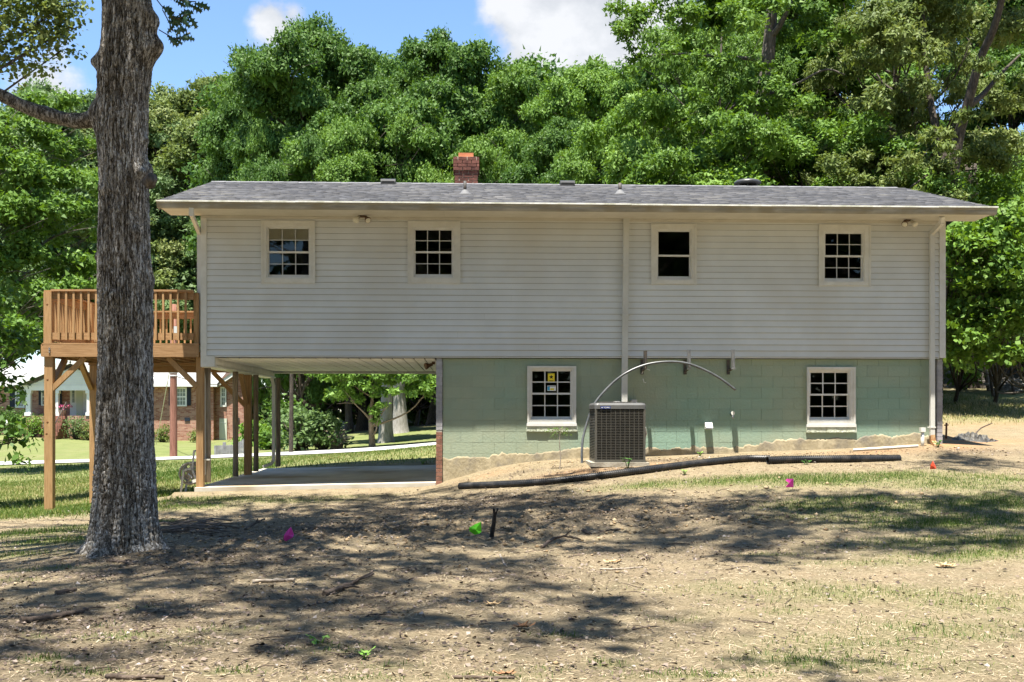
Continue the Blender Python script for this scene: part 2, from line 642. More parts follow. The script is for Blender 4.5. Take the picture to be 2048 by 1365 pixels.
def gp(px, py):
    """pixel -> first point of the ground seen through it"""
    d = pixdir(px, py)
    xs, ys, zs = CAM.x + d.x * _T, CAM.y + d.y * _T, CAM.z + d.z * _T
    h = height(xs, ys)
    i = int(np.argmax(zs < h)) if (zs < h).any() else len(_T) - 1
    return Vector((xs[i], ys[i], hz(xs[i], ys[i])))


def gauss(x, y, items):
    """soft union of elliptical patches (centre pixel, half width, half depth, strength)"""
    out = np.zeros_like(x)
    for (px, py, rx, ry, a) in items:
        p = gp(px, py)
        out = np.maximum(out, a * np.exp(-(((x - p.x) / rx) ** 2 + ((y - p.y) / ry) ** 2)))
    return out


GRASS = [(1330, 968, 1.0, .35, .9), (1450, 962, 1.2, .45, 1), (1560, 957, 1.2, .55, 1), (1690, 960, 1.3, .7, 1), (1790, 953, 1.0, .6, 1), (1900, 965, 1.1, .8, .8),
         (2000, 958, 1.2, .8, .6), (1700, 1000, 1.1, .35, .85), (1640, 1012, .8, .3, .8), (1790, 1018, 1.2, .35, .9), (1900, 1015, 1.1, .5, .9), (2010, 1005, 1.2, .8, .9), (1960, 1045, 1.2, .5, 1.0),
         (1850, 1050, .9, .35, .9), (1750, 1040, .7, .3, .8), (1880, 1085, 1.0, .35, .8), (2030, 1085, .9, .5, .9), (1950, 1110, .9, .35, .65), (1620, 1035, .7, .25, .6), (1540, 1110, .4, .1, .5),
         (1740, 1125, .7, .2, .45), (1500, 1180, .9, .3, .34), (1700, 1190, 1.0, .35, .42), (1850, 1190, .8, .3, .42), (1560, 1225, .5, .2, .32), (1900, 1260, .9, .35, .42), (1980, 1210, .7, .4, .45),
         (1700, 1290, .7, .3, .42), (1760, 1330, .7, .3, .4), (1620, 1325, .4, .15, .7), (1560, 1310, .3, .12, .45), (1400, 1355, .5, .1, .55), (1650, 1200, .5, .2, .4),
         (120, 1085, .7, .45, .95), (60, 1070, .8, .6, .9), (150, 1060, .7, .5, .8), (30, 1110, .5, .35, .6), (80, 1140, .45, .12, .55), (25, 1160, .35, .1, .4),
         (420, 1000, 1.1, .55, .85), (360, 1015, .8, .5, .9), (560, 1003, 1.2, .35, .6), (340, 1045, .4, .3, .6), (660, 995, 1, .3, .35),
         (90, 1325, .14, .09, .8), (150, 1345, .22, .1, .7), (190, 1345, .14, .08, .8), (240, 1275, .3, .14, .5), (470, 1345, .16, .07, .8), (420, 1260, .3, .12, .35), (280, 1215, .15, .08, .4),
         (380, 1290, .2, .1, .4), (690, 1300, .3, .12, .35), (730, 1360, .25, .1, .5), (780, 1330, .2, .1, .3), (1000, 1355, .4, .12, .35), (1130, 1270, .16, .08, .5), (1220, 1330, .14, .1, .5),
         (1110, 1340, .18, .1, .3), (1360, 1240, .2, .1, .35), (660, 1290, .1, .05, .6), (205, 1250, .12, .06, .5), (75, 1275, .1, .06, .5)]


def _ridge(x, y):
    return fbm(x * .9 + 31, y * 1.6 - 7, 44, 4)


def grass_mask(x, y):
    m = gauss(x, y, GRASS)
    far = np.maximum.reduce([
        np.clip((y - 7.2) / 1.5, 0, 1) * np.clip((20 - x) / 4, 0, 1),                       # lawn beyond the house
        np.clip((-5.2 - x) / 1.0, 0, 1) * np.clip((y + 3.2 + .55 * (x + 6)) / 1.6, 0, 1),         # lawn under the deck
        .75 * np.clip((y - 4.2) / 2.0, 0, 1) * np.clip((x - 9) / 1, 0, 1)])
    m = np.maximum(m, far)
    return np.clip(m * (0.55 + 0.9 * _ridge(x * 2, y * 2)), 0, 1)


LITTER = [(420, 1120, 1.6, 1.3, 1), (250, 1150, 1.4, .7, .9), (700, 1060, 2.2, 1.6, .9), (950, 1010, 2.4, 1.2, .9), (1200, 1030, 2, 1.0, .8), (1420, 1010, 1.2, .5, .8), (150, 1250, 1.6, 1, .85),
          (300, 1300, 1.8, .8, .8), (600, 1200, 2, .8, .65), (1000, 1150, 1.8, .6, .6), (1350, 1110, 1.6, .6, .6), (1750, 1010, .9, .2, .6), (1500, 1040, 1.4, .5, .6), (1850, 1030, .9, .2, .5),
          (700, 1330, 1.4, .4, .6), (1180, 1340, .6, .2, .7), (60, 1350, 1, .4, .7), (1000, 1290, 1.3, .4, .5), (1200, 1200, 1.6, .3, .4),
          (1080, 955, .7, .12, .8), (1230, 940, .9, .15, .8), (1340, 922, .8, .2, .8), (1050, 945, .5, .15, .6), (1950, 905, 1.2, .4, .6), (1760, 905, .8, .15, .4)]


def forest_floor(x, y):
    a = np.clip((y - 15.5) / 2, 0, 1) * np.clip((x - 7) / 3, 0, 1)
    b = np.clip((y - 44) / 5, 0, 1) * np.clip((x + 15) / 4, 0, 1)
    return np.maximum(a, b)


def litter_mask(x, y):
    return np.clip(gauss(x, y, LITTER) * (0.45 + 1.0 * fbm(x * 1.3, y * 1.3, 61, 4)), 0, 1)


def axis(lo, a, b, hi, fine, growth=1.13):
    mid = list(np.arange(a, b, fine))
    s, r = fine, [b]
    while r[-1] < hi:
        s = min(s * growth, 14)
        r.append(r[-1] + s)
    s, l = fine, [a]
    while l[-1] > lo:
        s = min(s * growth, 14)
        l.append(l[-1] - s)
    return np.array(sorted(set([round(v, 4) for v in l[1:][::-1] + mid + r])))


def ground_mat():
    m, nt, b, N, L = new_mat('yard_soil')
    geo = N('ShaderNodeNewGeometry')

    def noise(scale, detail=6, rough=.6, stretch=(1, 1, 1)):
        mp = N('ShaderNodeMapping')
        mp.inputs['Scale'].default_value = stretch
        L(geo.outputs['Position'], mp.inputs[0])
        n = N('ShaderNodeTexNoise')
        n.inputs['Scale'].default_value = scale
        n.inputs['Detail'].default_value = detail
        n.inputs['Roughness'].default_value = rough
        L(mp.outputs[0], n.inputs['Vector'])
        return n.outputs['Fac']

    def ramp(fac, stops):
        cr = N('ShaderNodeValToRGB')
        while len(cr.color_ramp.elements) < len(stops):
            cr.color_ramp.elements.new(.5)
        for e, (p, c) in zip(cr.color_ramp.elements, stops):
            e.position, e.color = p, rgba(c)
        L(fac, cr.inputs[0])
        return cr.outputs[0]

    def mix(f, a, c):
        mx = N('ShaderNodeMix')
        mx.data_type = 'RGBA'
        L(f, mx.inputs[0])
        L(a, mx.inputs[6])
        L(c, mx.inputs[7])
        return mx.outputs[2]

    def attr(n):
        a = N('ShaderNodeAttribute')
        a.attribute_name = n
        return a.outputs['Fac']

    soil = ramp(noise(5, 9, .70), ((.34, (.155, .105, .055)), (.5, (.272, .208, .127)), (.66, (.375, .305, .20))))
    fine = ramp(noise(48, 10, .78), ((.38, (.125, .092, .055)), (.52, (.282, .222, .142)), (.64, (.46, .39, .275))))
    soil = mix(_const(N, .62), soil, fine)
    thin = ramp(noise(2.3, 9, .7), ((.36, (0, 0, 0)), (.62, (.85, .85, .85))))
    soil = mix(thin, soil, ramp(noise(30, 9, .72), ((.28, (.07, .06, .035)), (.52, (.20, .165, .10)), (.72, (.38, .325, .22)))))
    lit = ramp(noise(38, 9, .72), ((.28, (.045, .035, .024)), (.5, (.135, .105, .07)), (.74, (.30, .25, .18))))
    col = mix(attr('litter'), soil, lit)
    clay = ramp(noise(14, 8), ((.3, (.27, .125, .055)), (.7, (.45, .27, .14))))
    col = mix(attr('clay'), col, clay)
    grass = ramp(noise(26, 8, .7), ((.28, (.05, .072, .018)), (.5, (.13, .15, .05)), (.75, (.29, .27, .12))))
    dry = ramp(noise(3.0, 7), ((.35, (.10, .145, .035)), (.62, (.30, .27, .13))))
    grass = mix(_const(N, .5), grass, dry)
    lawn = ramp(noise(1.2, 8, .6), ((.3, (.105, .135, .042)), (.7, (.18, .195, .075))))
    grass = mix(attr('lawn'), grass, lawn)
    col = mix(attr('grass'), col, grass)
    L(col, b.inputs['Base Color'])
    b.inputs['Roughness'].default_value = .95
    b.inputs['Specular IOR Level'].default_value = .1
    bp = N('ShaderNodeBump')
    bp.inputs['Strength'].default_value = 1.0
    bp.inputs['Distance'].default_value = .03
    L(noise(42, 9, .72), bp.inputs['Height'])
    L(bp.outputs[0], b.inputs['Normal'])
    return m


def _const(N, v):
    n = N('ShaderNodeValue')
    n.outputs[0].default_value = v
    return n.outputs[0]


def build_ground():
    xs = axis(-260, -8.5, 9.5, 260, .075)
    ys = axis(-60, -15.2, 1.5, 330, .075)
    X, Y = np.meshgrid(xs, ys)
    Z = height(X, Y) + detail(X, Y)
    V = np.stack([X.ravel(), Y.ravel(), Z.ravel()], 1)
    nx, ny = len(xs), len(ys)
    i = np.arange(nx * ny).reshape(ny, nx)
    Fq = np.stack([i[:-1, :-1].ravel(), i[:-1, 1:].ravel(), i[1:, 1:].ravel(), i[1:, :-1].ravel()], 1)
    x, y = V[:, 0], V[:, 1]
    clay = np.maximum(gauss(x, y, [(1930, 882, 1.0, .6, .9), (1900, 890, .6, .5, .8), (980, 950, .5, .25, .25), (1160, 945, .7, .3, .5), (1320, 930, .8, .3, .5), (1500, 920, 1.2, .25, .35), (1760, 905, 1.2, .3, .4),
                                   (640, 972, 1.6, .2, .25), (330, 885, 6, 2.5, .8), (400, 886, 5, 2, .7), (455, 884, 3, 2, .6), (60, 985, 1.5, 1.2, .35), (1970, 850, 2, .7, .3)]) * (.5 + fbm(x * 2, y * 2, 5)), 0)
    lawn = np.clip((y - 12) / 12, 0, 1) * np.clip((8 - x) / 4, 0, 1)
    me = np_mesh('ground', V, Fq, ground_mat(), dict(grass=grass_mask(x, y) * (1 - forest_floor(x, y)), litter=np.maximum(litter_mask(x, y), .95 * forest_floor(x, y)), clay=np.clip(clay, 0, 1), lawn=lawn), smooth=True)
    o = link('ground', me)
    tag(o, kind='structure')

    # road beyond the lawn, a sheet just above the ground
    n = 60
    cl = []
    for t in np.linspace(-0.55, 1.25, n):
        a = W(60, 924, 24.2).lerp(W(850, 892, 24.2), t)
        cl.append((a.x, 24.2 + 1.2 * math.sin(t * 2.2)))
    vs, fs = [], []
    for k, (x0, y0) in enumerate(cl):
        for q in range(5):
            yy = y0 + (q - 2) * 1.15
            vs.append((x0, yy, float(height(np.array([x0]), np.array([yy]))[0]) + .03 + .03 * (1 - abs(q - 2) / 2)))
    for k in range(n - 1):
        for q in range(4):
            a = k * 5 + q
            fs.append((a, a + 5, a + 6, a + 1))
    g = G().add(vs, fs, True)
    g.build('road', mat('pale_road', (.34, .335, .32), (.44, .43, .41), 3, .85, .2, 50), kind='structure')
    # path to the neighbour's steps
    g = G()
    pth = [gp(20, 873), gp(60, 871), gp(95, 871), gp(116, 869)]
    vs, fs = [], []
    for p in pth:
        vs += [(p.x, p.y - .7, height0(p.x, p.y - .7) + .05), (p.x, p.y + .7, height0(p.x, p.y + .7) + .05)]
    for k in range(len(pth) - 1):
        fs.append((2 * k, 2 * k + 2, 2 * k + 3, 2 * k + 1))
    g.add(vs, fs)
    g.build('path', M['concrete'], kind='structure')


build_ground()

# carport slab
sx0, sx1 = -4.86, -0.505
g = G()
g.prism([(sx0, -.05, -.30), (sx1, -.05, -.30), (sx1, -.05, -.004), (sx0, -.05, -.085)], (0, 6.9, 0))
g.build('carport_floor', M['concrete'], kind='structure')
# ------------------------------------------------------------------ the house
def wx(px, Y=0.0):
    return W(px, 700, Y).x


def wz(py, px=1000, Y=0.0):
    return W(px, py, Y).z


XL, XR = wx(402), wx(1890)
YB = 6.8
Z0, ZS = 2.30, 4.85            # siding bottom, soffit
XB0 = wx(885)                  # left end of the block wall
house = thing('house', 'long white sided house on a green block basement with an open carport', 'house', (2.0, 0, 0))

_glassdef = []


def rects_minus(x0, x1, z0, z1, holes):
    """rectangle cut into boxes round the holes"""
    xs = sorted({x0, x1, *[min(max(h[k], x0), x1) for h in holes for k in (0, 1)]})
    out = []
    for a, b in zip(xs[:-1], xs[1:]):
        if b - a < 1e-4:
            continue
        cuts = sorted([(max(h[2], z0), min(h[3], z1)) for h in holes if h[0] < (a + b) / 2 < h[1] and h[2] < z1 and h[3] > z0])
        z = z0
        for (c, d) in cuts:
            if c > z + 1e-4:
                out.append((a, b, z, c))
            z = max(z, d)
        if z1 > z + 1e-4:
            out.append((a, b, z, z1))
    return out


# windows: outer casing, glass, meeting rail, columns, rows per sash
WIN = [dict(o=(523, 630, 443, 567), g=(537, 618, 457, 553), m=505, c=3, r=2, low=False),
       dict(o=(816, 920, 444, 567), g=(830, 904, 460, 552), m=505, c=3, r=2, low=False),
       dict(o=(1302, 1392, 449, 569), g=(1316, 1380, 463, 556), m=512, c=1, r=1, low=False),
       dict(o=(1637, 1740, 451, 572), g=(1650, 1724, 467, 560), m=513, c=3, r=2, low=False),
       dict(o=(1055, 1152, 733, 847), g=(1064, 1142, 742, 837), m=788, c=3, r=2, low=True),
       dict(o=(1615, 1711, 735, 849), g=(1622, 1698, 745, 838), m=790, c=3, r=2, low=True)]
for w in WIN:
    pc = (w['o'][0] + w['o'][1]) / 2
    w['X'] = [wx(w['o'][0]), wx(w['o'][1]), wz(w['o'][3], pc), wz(w['o'][2], pc)]
    w['G'] = [wx(w['g'][0]), wx(w['g'][1]), wz(w['g'][3], pc), wz(w['g'][2], pc)]
    w['M'] = wz(w['m'], pc)
    gx = w['G']
    w['H'] = (gx[0] - .045, gx[1] + .045, gx[2] - .045, gx[3] + .045)
up_holes = [w['H'] for w in WIN if not w['low']]
lo_holes = [w['H'] for w in WIN if w['low']]

# upper storey walls (behind the siding), floor, basement core
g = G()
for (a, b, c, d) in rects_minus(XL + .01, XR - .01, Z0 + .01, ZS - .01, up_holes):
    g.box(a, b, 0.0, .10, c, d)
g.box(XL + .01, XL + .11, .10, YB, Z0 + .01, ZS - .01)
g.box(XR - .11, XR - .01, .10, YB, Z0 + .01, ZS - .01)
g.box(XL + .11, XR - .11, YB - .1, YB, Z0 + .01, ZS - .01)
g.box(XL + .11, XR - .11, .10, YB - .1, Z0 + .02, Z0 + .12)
M['lap'] = mat('lap_shadow_backing', (.22, .20, .16), (.30, .28, .23), 5, .9)  # dark backing seen through the grooves; lap shadow lines put into its colour
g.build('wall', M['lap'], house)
g = G()
g.box(XL + .12, XR - .12, .105, YB - .105, ZS - .10, ZS - .05)
g.box(2.6, 2.7, .12, YB - .12, Z0 + .13, ZS - .11)
g.box(-1.6, -1.5, .12, YB - .12, Z0 + .13, ZS - .11)
g.box(5.6, 5.7, .12, YB - .12, Z0 + .13, ZS - .11)
g.box(XL + .12, XR - .12, 3.2, 3.3, Z0 + .13, ZS - .11)
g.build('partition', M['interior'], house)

# siding: every course, cut round the windows, each length a plank of its own
EXPO = .1118
k = 0
z = Z0
SH = [(w['X'][0] + .012, w['X'][1] - .012, w['X'][2] + .012, w['X'][3] - .012) for w in WIN if not w['low']]
xs0, xs1 = XL + .10, XR - .11


def plank(a, b, z0, z1):
    """one course: a face leaning out to a lip, with an open groove under the lip"""
    g = G()
    gr = .0065
    vs = []
    for x in (a, b):
        vs += [(x, -.001, z0 + gr), (x, -.024, z0 + gr - .001), (x, -.026, z0 + gr + .006), (x, -.015, z0 + (z1 - z0) * .6), (x, -.008, z1), (x, -.001, z1)]
    n = 6
    fs = [(i, i + n, (i + 1) % n + n, (i + 1) % n) for i in range(n)] + [tuple(range(n)), tuple(reversed(range(n, 2 * n)))]
    return g.add(vs, fs)


while z < ZS - .02:
    z1 = min(z + EXPO, ZS)
    cuts = sorted([(h[0], h[1]) for h in SH if h[2] < z1 - .01 and h[3] > z + .01])
    segs, x = [], xs0
    for c in cuts:
        segs.append((x, c[0]))
        x = c[1]
    segs.append((x, xs1))
    fin = []
    for (a, b) in segs:                      # butt joints in the long lengths
        if b - a > 4.5:
            j = a + (b - a) * (.3 + .4 * ((k * 37) % 11) / 11)
            fin += [(a, j - .0008), (j + .0008, b)]
        else:
            fin.append((a, b))
    for (a, b) in fin:
        plank(a, b, z + .0005, z1 + .0).build('siding_plank', M['siding'], house)
    z = z1
    k += 1

# corner posts and starter strip
g = G().box(XL, XL + .105, -.032, .06, Z0 - .005, ZS).build('corner_post', M['trim'], house)
g = G().box(XR - .115, XR, -.032, .06, Z0 - .005, ZS).build('corner_post', M['trim'], house)
g = G().box(XL + .106, XR - .116, -.024, -.0005, Z0 - .02, Z0 - .001).build('starter_strip', M['trim'], house)
# boxed beam end hanging below the corner
bz = wz(735)
g = G().box(XL, XL + .25, -.030, .05, bz, Z0 - .007).build('beam_end', M['trim'], house)
# side wall siding on the gable ends
for xx, sgn in ((XL, -1), (XR, 1)):
    g = G()
    z = Z0
    while z < ZS:
        x2 = xx + sgn * .002
        g.box(min(x2, x2 + sgn * .014), max(x2, x2 + sgn * .014), .062, YB, z, z + EXPO - .004)
        z += EXPO
    g.build('side_siding', M['siding'], house)

# ---- block basement
g = G()
for (a, b, c, d) in rects_minus(XB0 + .005, XR - .23, -.5, Z0 - .03, lo_holes):
    g.box(a, b, .058, .25, c, d)
g.box(XB0 - .10, XB0 + .004, .075, YB, -.5, Z0 - .03)
g.box(XR - .12, XR - .04, .10, YB, -.2, Z0 - .03)
g.box(XB0, XR - .2, YB - .1, YB, -.3, Z0 - .03)
g.build('basement_wall', M['mortar_green'], house)
M['block'] = mat('green_block_paint', (.278, .335, .245), (.318, .352, .25), 1.4, .75, .35, 26, c3=(.225, .335, .262), scale3=.42, rnd=.03, bdist=.012)
BH, BW = .2040, .3985
zr = wz(863.5)
rows = []
z = zr - BH * 5
r = 0
while z < Z0 - .035:
    z1 = min(z + BH, Z0 - .03)
    off = (wx(902) if r % 2 == (5 % 2) else wx(922)) % BW
    x = XB0 + .004
    e = math.floor((x - off) / BW) * BW + off + BW
    while x < XR - .24:
        x2 = min(e, XR - .235)
        if x2 - x > .03 and float(height0(x, 0)) < z1 + .05:
            for (a, b, c, d) in rects_minus(x + .0016, x2 - .0016, z + .0016, z1 - .0016, [(h['X'][0] + .01, h['X'][1] - .01, h['X'][2] - .0, h['X'][3] - .01) for h in WIN if h['low']]):
                if b - a > .02 and d - c > .015:
                    y = .047 + random.uniform(-.0012, .0012)
                    G().box(a, b, y, .057, c, d).build('concrete_block', M['block'], house)
        x = e
        e += BW
    z = z1
    r += 1

# tan parge coat: a skim proud of the blocks with a ragged upper edge
n = 640
vs, fs = [], []
for i in range(n + 1):
    x = XB0 + .01 + (XR - .25 - XB0) * i / n
    base = float(np.interp(x, [XB0, .5, 1.3, 2.1, 3.2, 4.6, 5.5, 6.4, 8.7], [.42, .47, .50, .63, .62, .63, .71, .78, .85]))
    t = base + (vnoise(np.array([x * 2.6]), np.array([0.3]), 5)[0] - .5) * .11 + (vnoise(np.array([x * 11]), np.array([1.3]), 6)[0] - .5) * .06 + (vnoise(np.array([x * 31]), np.array([2.3]), 7)[0] - .5) * .035
    yo = .036 + (vnoise(np.array([x * 4.]), np.array([4.3]), 8)[0] - .5) * .008
    vs += [(x, yo - .004, -.4), (x, yo, t - .03), (x, yo + .004, t), (x, .046, t + .004)]
for i in range(n):
    for q in range(3):
        a = i * 4 + q
        fs.append((a, a + 4, a + 5, a + 1))
G().add(vs, fs, True).build('parge_coat', M['parge'], house)

# brick ends of the veneer walls
def brick_column(x0, x1, y0, y1, z0, z1, mname, mort, course=.0745, alt=True):
    g = G().box(x0 + .005, x1 - .005, y0 + .006, y1, z0, z1)
    g.build('mortar', M[mort], house)
    z = z0
    cache = {}
    i = 0
    while z + course < z1 + .01:
        me = cache.get('m')
        if me is None:
            bw, bd, bh = x1 - x0, .10, course - .011
            me = cache['m'] = G().box(-bw / 2, bw / 2, -bd / 2, bd / 2, -bh / 2, bh / 2).mesh('brick', M[mname])
        o = piece('brick', me, house, ((x0 + x1) / 2 + random.uniform(-.003, .003), y0 + .05 + random.uniform(-.003, .003), z + course / 2))
        z += course
        i += 1


brick_column(wx(872), wx(884.5), .02, .16, -.12, .95, 'brick', 'mortar')
brick_column(wx(872), wx(884.5), .02, .16, .95, 2.27, 'brick_grey', 'mortar_grey')
# left return wall towards the carport, painted over brick
G().box(wx(872) + .004, wx(884) - .01, .165, YB - .02, -.12, 2.27).build('carport_wall', M['brick_grey'], house)
brick_column(wx(1876), wx(1886.5), .03, .14, .45, 2.27, 'brick_grey', 'mortar_grey')

# ---- carport ceiling, beams and posts
cz = 2.262
G().box(XL + .26, XB0 - .12, .07, YB - .05, cz + .02, cz + .04).build('ceiling_backing', M['interior'], house)
M['ceiling'] = mat('cream_ceiling', (.74, .72, .66), (.82, .80, .75), 2, .6, rnd=.04)
nxp = 20
rowsY = [(.06, 1.29), (1.315, 3.38), (3.405, 6.15)]
cw = (XB0 - .13 - (XL + .27)) / nxp
for (ya, yb) in rowsY:
    me = G().box(-cw / 2 + .011, cw / 2 - .011, -(yb - ya) / 2 + .012, (yb - ya) / 2 - .012, -.008, .008).mesh('ceiling_panel', M['ceiling'])
    for i in range(nxp):
        piece('ceiling_panel', me, house, (XL + .27 + cw * (i + .5), (ya + yb) / 2, cz + random.uniform(-.002, .002)))
G().box(XL, XB0 - .12, 6.2, 6.36, cz - .06, Z0 - .01).build('header_beam', M['trim'], house)
g = G().box(XL + .02, XL + .235, .055, 6.5, bz + .02, Z0 - .012)
g.build('side_beam', M['trim'], house)
me = G().box(-.006, .006, -.034, .034, -(Z0 - bz) / 2 + .04, (Z0 - bz) / 2 - .02).mesh('beam_rib', M['ceiling'])
y = .12
while y < 6.4:
    piece('beam_rib', me, house, (XL + .242, y, (Z0 + bz) / 2))
    y += .088
G().box(XL + .0, XL + .27, .056, 6.5, bz - .012, bz + .018).build('beam_bottom_board', M['trim'], house)
for (px, Y, r) in ((415.5, .33, .056), (471, 2.15, .055), (512, 4.1, .055), (556, 6.25, .06)):
    x = W(px, 800, Y).x
    pts = [(x + .004 * math.sin(i), Y, -.01 + (bz) * i / 6) for i in range(7)]
    G().tube(pts, [r * (1 + .06 * math.cos(i * 2.1)) for i in range(7)], 14).build('carport_post', M['grey_post'], house)

# ---- windows
def build_window(w):
    x0, x1, z0, z1 = w['X']
    h0, h1, h2, h3 = w['H']
    g0, g1, g2, g3 = w['G']
    low = w['low']
    yo = 0.0 if not low else .045
    yf = yo - .048
    # outer casing with a stepped profile
    g = G()
    for (a, b, c, d) in ((x0, h0 + .008, z0, z1), (h1 - .008, x1, z0, z1), (h0 + .008, h1 - .008, h3 - .008, z1), (h0 + .008, h1 - .008, z0, h2 + .008)):
        g.box(a, b, yf + .012, yo + .02, c, d)
    e = .028
    for (a, b, c, d) in ((x0 - .004, x0 + e, z0 - .02, z1 + .004), (x1 - e, x1 + .004, z0 - .02, z1 + .004), (x0 + e, x1 - e, z1 - e, z1 + .004)):
        g.box(a, b, yf, yf + .0115, c, d)
    root = g.build('window', M['trim'], house)
    # jamb frame inside the opening
    g = G()
    t = .03
    for (a, b, c, d) in ((h0, h0 + t, h2, h3), (h1 - t, h1, h2, h3), (h0 + t, h1 - t, h3 - t, h3), (h0 + t, h1 - t, h2, h2 + t)):
        g.box(a, b, yo - .02, yo + .115, c, d)
    g.build('jamb', M['sash'], root)
    mz = w['M']
    a0, a1 = h0 + t + .001, h1 - t - .001
    for (s0, s1, yy) in ((mz - .015, h3 - t - .001, yo + .004), (h2 + t + .001, mz + .018, yo + .036)):
        upper = yy < yo + .01
        st = .022
        g = G()
        g.box(a0, a0 + st, yy, yy + .028, s0, s1)
        g.box(a1 - st, a1, yy, yy + .028, s0, s1)
        g.box(a0 + st, a1 - st, yy, yy + .028, s1 - (.022 if upper else .03), s1)
        g.box(a0 + st, a1 - st, yy, yy + .028, s0, s0 + (.034 if upper else .045))
        g.build('sash', M['sash'], root)
        p0, p1 = a0 + st, a1 - st
        q0, q1 = s0 + (.034 if upper else .045), s1 - (.022 if upper else .03)
        cw_, ch_ = (p1 - p0) / w['c'], (q1 - q0) / w['r']
        bt = .008 if not low else .0095
        for i in range(1, w['c']):
            xx = p0 + cw_ * i
            G().box(xx - bt, xx + bt, yy + .006, yy + .02, q0, q1).build('muntin', M['muntin' if not low else 'sash'], root)
        for j in range(1, w['r']):
            zz = q0 + ch_ * j
            G().box(p0, p1, yy + .0065, yy + .0195, zz - bt, zz + bt).build('muntin', M['muntin' if not low else 'sash'], root)
        me = G().add([(-cw_ / 2, 0, -ch_ / 2), (cw_ / 2, 0, -ch_ / 2), (cw_ / 2, 0, ch_ / 2), (-cw_ / 2, 0, ch_ / 2)], [(0, 1, 2, 3)]).mesh('pane', M['glass'])
        for i in range(w['c']):
            for j in range(w['r']):
                piece('pane', me, root, (p0 + cw_ * (i + .5), yy + .013, q0 + ch_ * (j + .5)))
        w['lite' + ('U' if upper else 'L')] = (p0, q0, cw_, ch_, yy)
    if low:
        g = G().box(x0 - .015, x1 + .015, yo - .052, yo + .02, z0 - .052, z0 - .001)
        g.build('sill', M['sash'], root)
        bx0, bx1 = x0 - .02, x1 + .03
        nb = 5
        for i in range(nb):
            a = bx0 + (bx1 - bx0) * i / nb
            b = bx0 + (bx1 - bx0) * (i + 1) / nb
            G().box(a + .002, b - .002, yo - .036 + random.uniform(-.004, .004), yo + .01, z0 - .15, z0 - .056).build('sill_brick', M['sill_paint'], root)
        # the dark room behind
    return root


M['sill_paint'] = mat('flaking_sill_paint', (.42, .45, .33), (.62, .66, .54), 9, .85, .8, 30, bdist=.02)
wins = [build_window(w) for w in WIN]
# cream card added for the bright ceiling reflection in the first window's upper sash
w = WIN[0]
p0, q0, cw_, ch_, yy = w['liteU']
G().box(w['H'][0] + .035, w['H'][1] - .035, .0335, .0350, q0 + ch_ * 1.06, w['H'][3] - .035).build('reflection_card', M['reflection_card'], wins[0])
# basement rooms are closed boxes
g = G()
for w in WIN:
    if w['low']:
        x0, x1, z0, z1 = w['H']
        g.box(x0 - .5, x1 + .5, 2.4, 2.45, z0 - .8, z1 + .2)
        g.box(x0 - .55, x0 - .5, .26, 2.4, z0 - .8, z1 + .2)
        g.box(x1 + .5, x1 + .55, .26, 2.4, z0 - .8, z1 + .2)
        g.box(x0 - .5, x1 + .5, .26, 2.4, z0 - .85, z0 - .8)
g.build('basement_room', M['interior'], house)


def text_mesh(s, size, extrude=.001):
    cu = bpy.data.curves.new('text', 'FONT')
    cu.body = s
    cu.size = size
    cu.extrude = extrude
    cu.align_x = 'LEFT'
    o = bpy.data.objects.new('text', cu)
    COL.objects.link(o)
    bpy.context.view_layer.update()
    me = bpy.data.meshes.new_from_object(o.evaluated_get(bpy.context.evaluated_depsgraph_get()))
    bpy.data.objects.remove(o)
    vs = [tuple(v.co) for v in me.vertices]
    fs = [tuple(p.vertices) for p in me.polygons]
    return vs, fs


# stickers on the middle panes of the basement window by the condenser
w = WIN[4]
p0, q0, cw_, ch_, yy = w['liteU']
cx = p0 + cw_ * 1.5
ys = yy + .0095


def card(name, x0, x1, z0, z1, m, y, par=wins[4]):
    return G().box(x0, x1, y, y + .001, z0, z1).build(name, M[m], par)


s1 = card('sticker', cx - .062, cx + .062, q0 + ch_ * 1.02, q0 + ch_ * 1.80, 'sticker_yellow', ys - .003)
zc = q0 + ch_ * 1.47
star = []
for i in range(10):
    rr = .042 if i % 2 == 0 else .018
    star.append((cx + rr * math.sin(math.pi * i / 5), ys - .0045, zc + rr * math.cos(math.pi * i / 5)))
g = G().add(star + [(cx, ys - .0045, zc)], [(i, (i + 1) % 10, 10) for i in range(10)])
arc = []
for i in range(9):
    t = -1 + i / 4
    arc.append((cx + t * .045, ys - .0046, zc - .052 - .012 * (1 - t * t)))
g.add([p for p in arc] + [(p[0], p[1], p[2] - .009) for p in arc], [(i, i + 1, i + 10, i + 9) for i in range(8)])
g.build('sticker_print', M['sticker_black'], wins[4])
s2 = card('sticker', cx - .072, cx + .085, q0 + ch_ * .18, q0 + ch_ * .68, 'sticker_white', ys - .003)
G().box(cx - .068, cx - .028, ys - .0044, ys - .0032, q0 + ch_ * .22, q0 + ch_ * .58).build('sticker_print', M['sticker_blue'], wins[4])
G().box(cx - .020, cx + .050, ys - .0044, ys - .0032, q0 + ch_ * .24, q0 + ch_ * .42).build('sticker_print', M['sticker_yellow'], wins[4])
G().box(cx - .068, cx + .080, ys - .0044, ys - .0032, q0 + ch_ * .60, q0 + ch_ * .64).build('sticker_print', M['sticker_black'], wins[4])

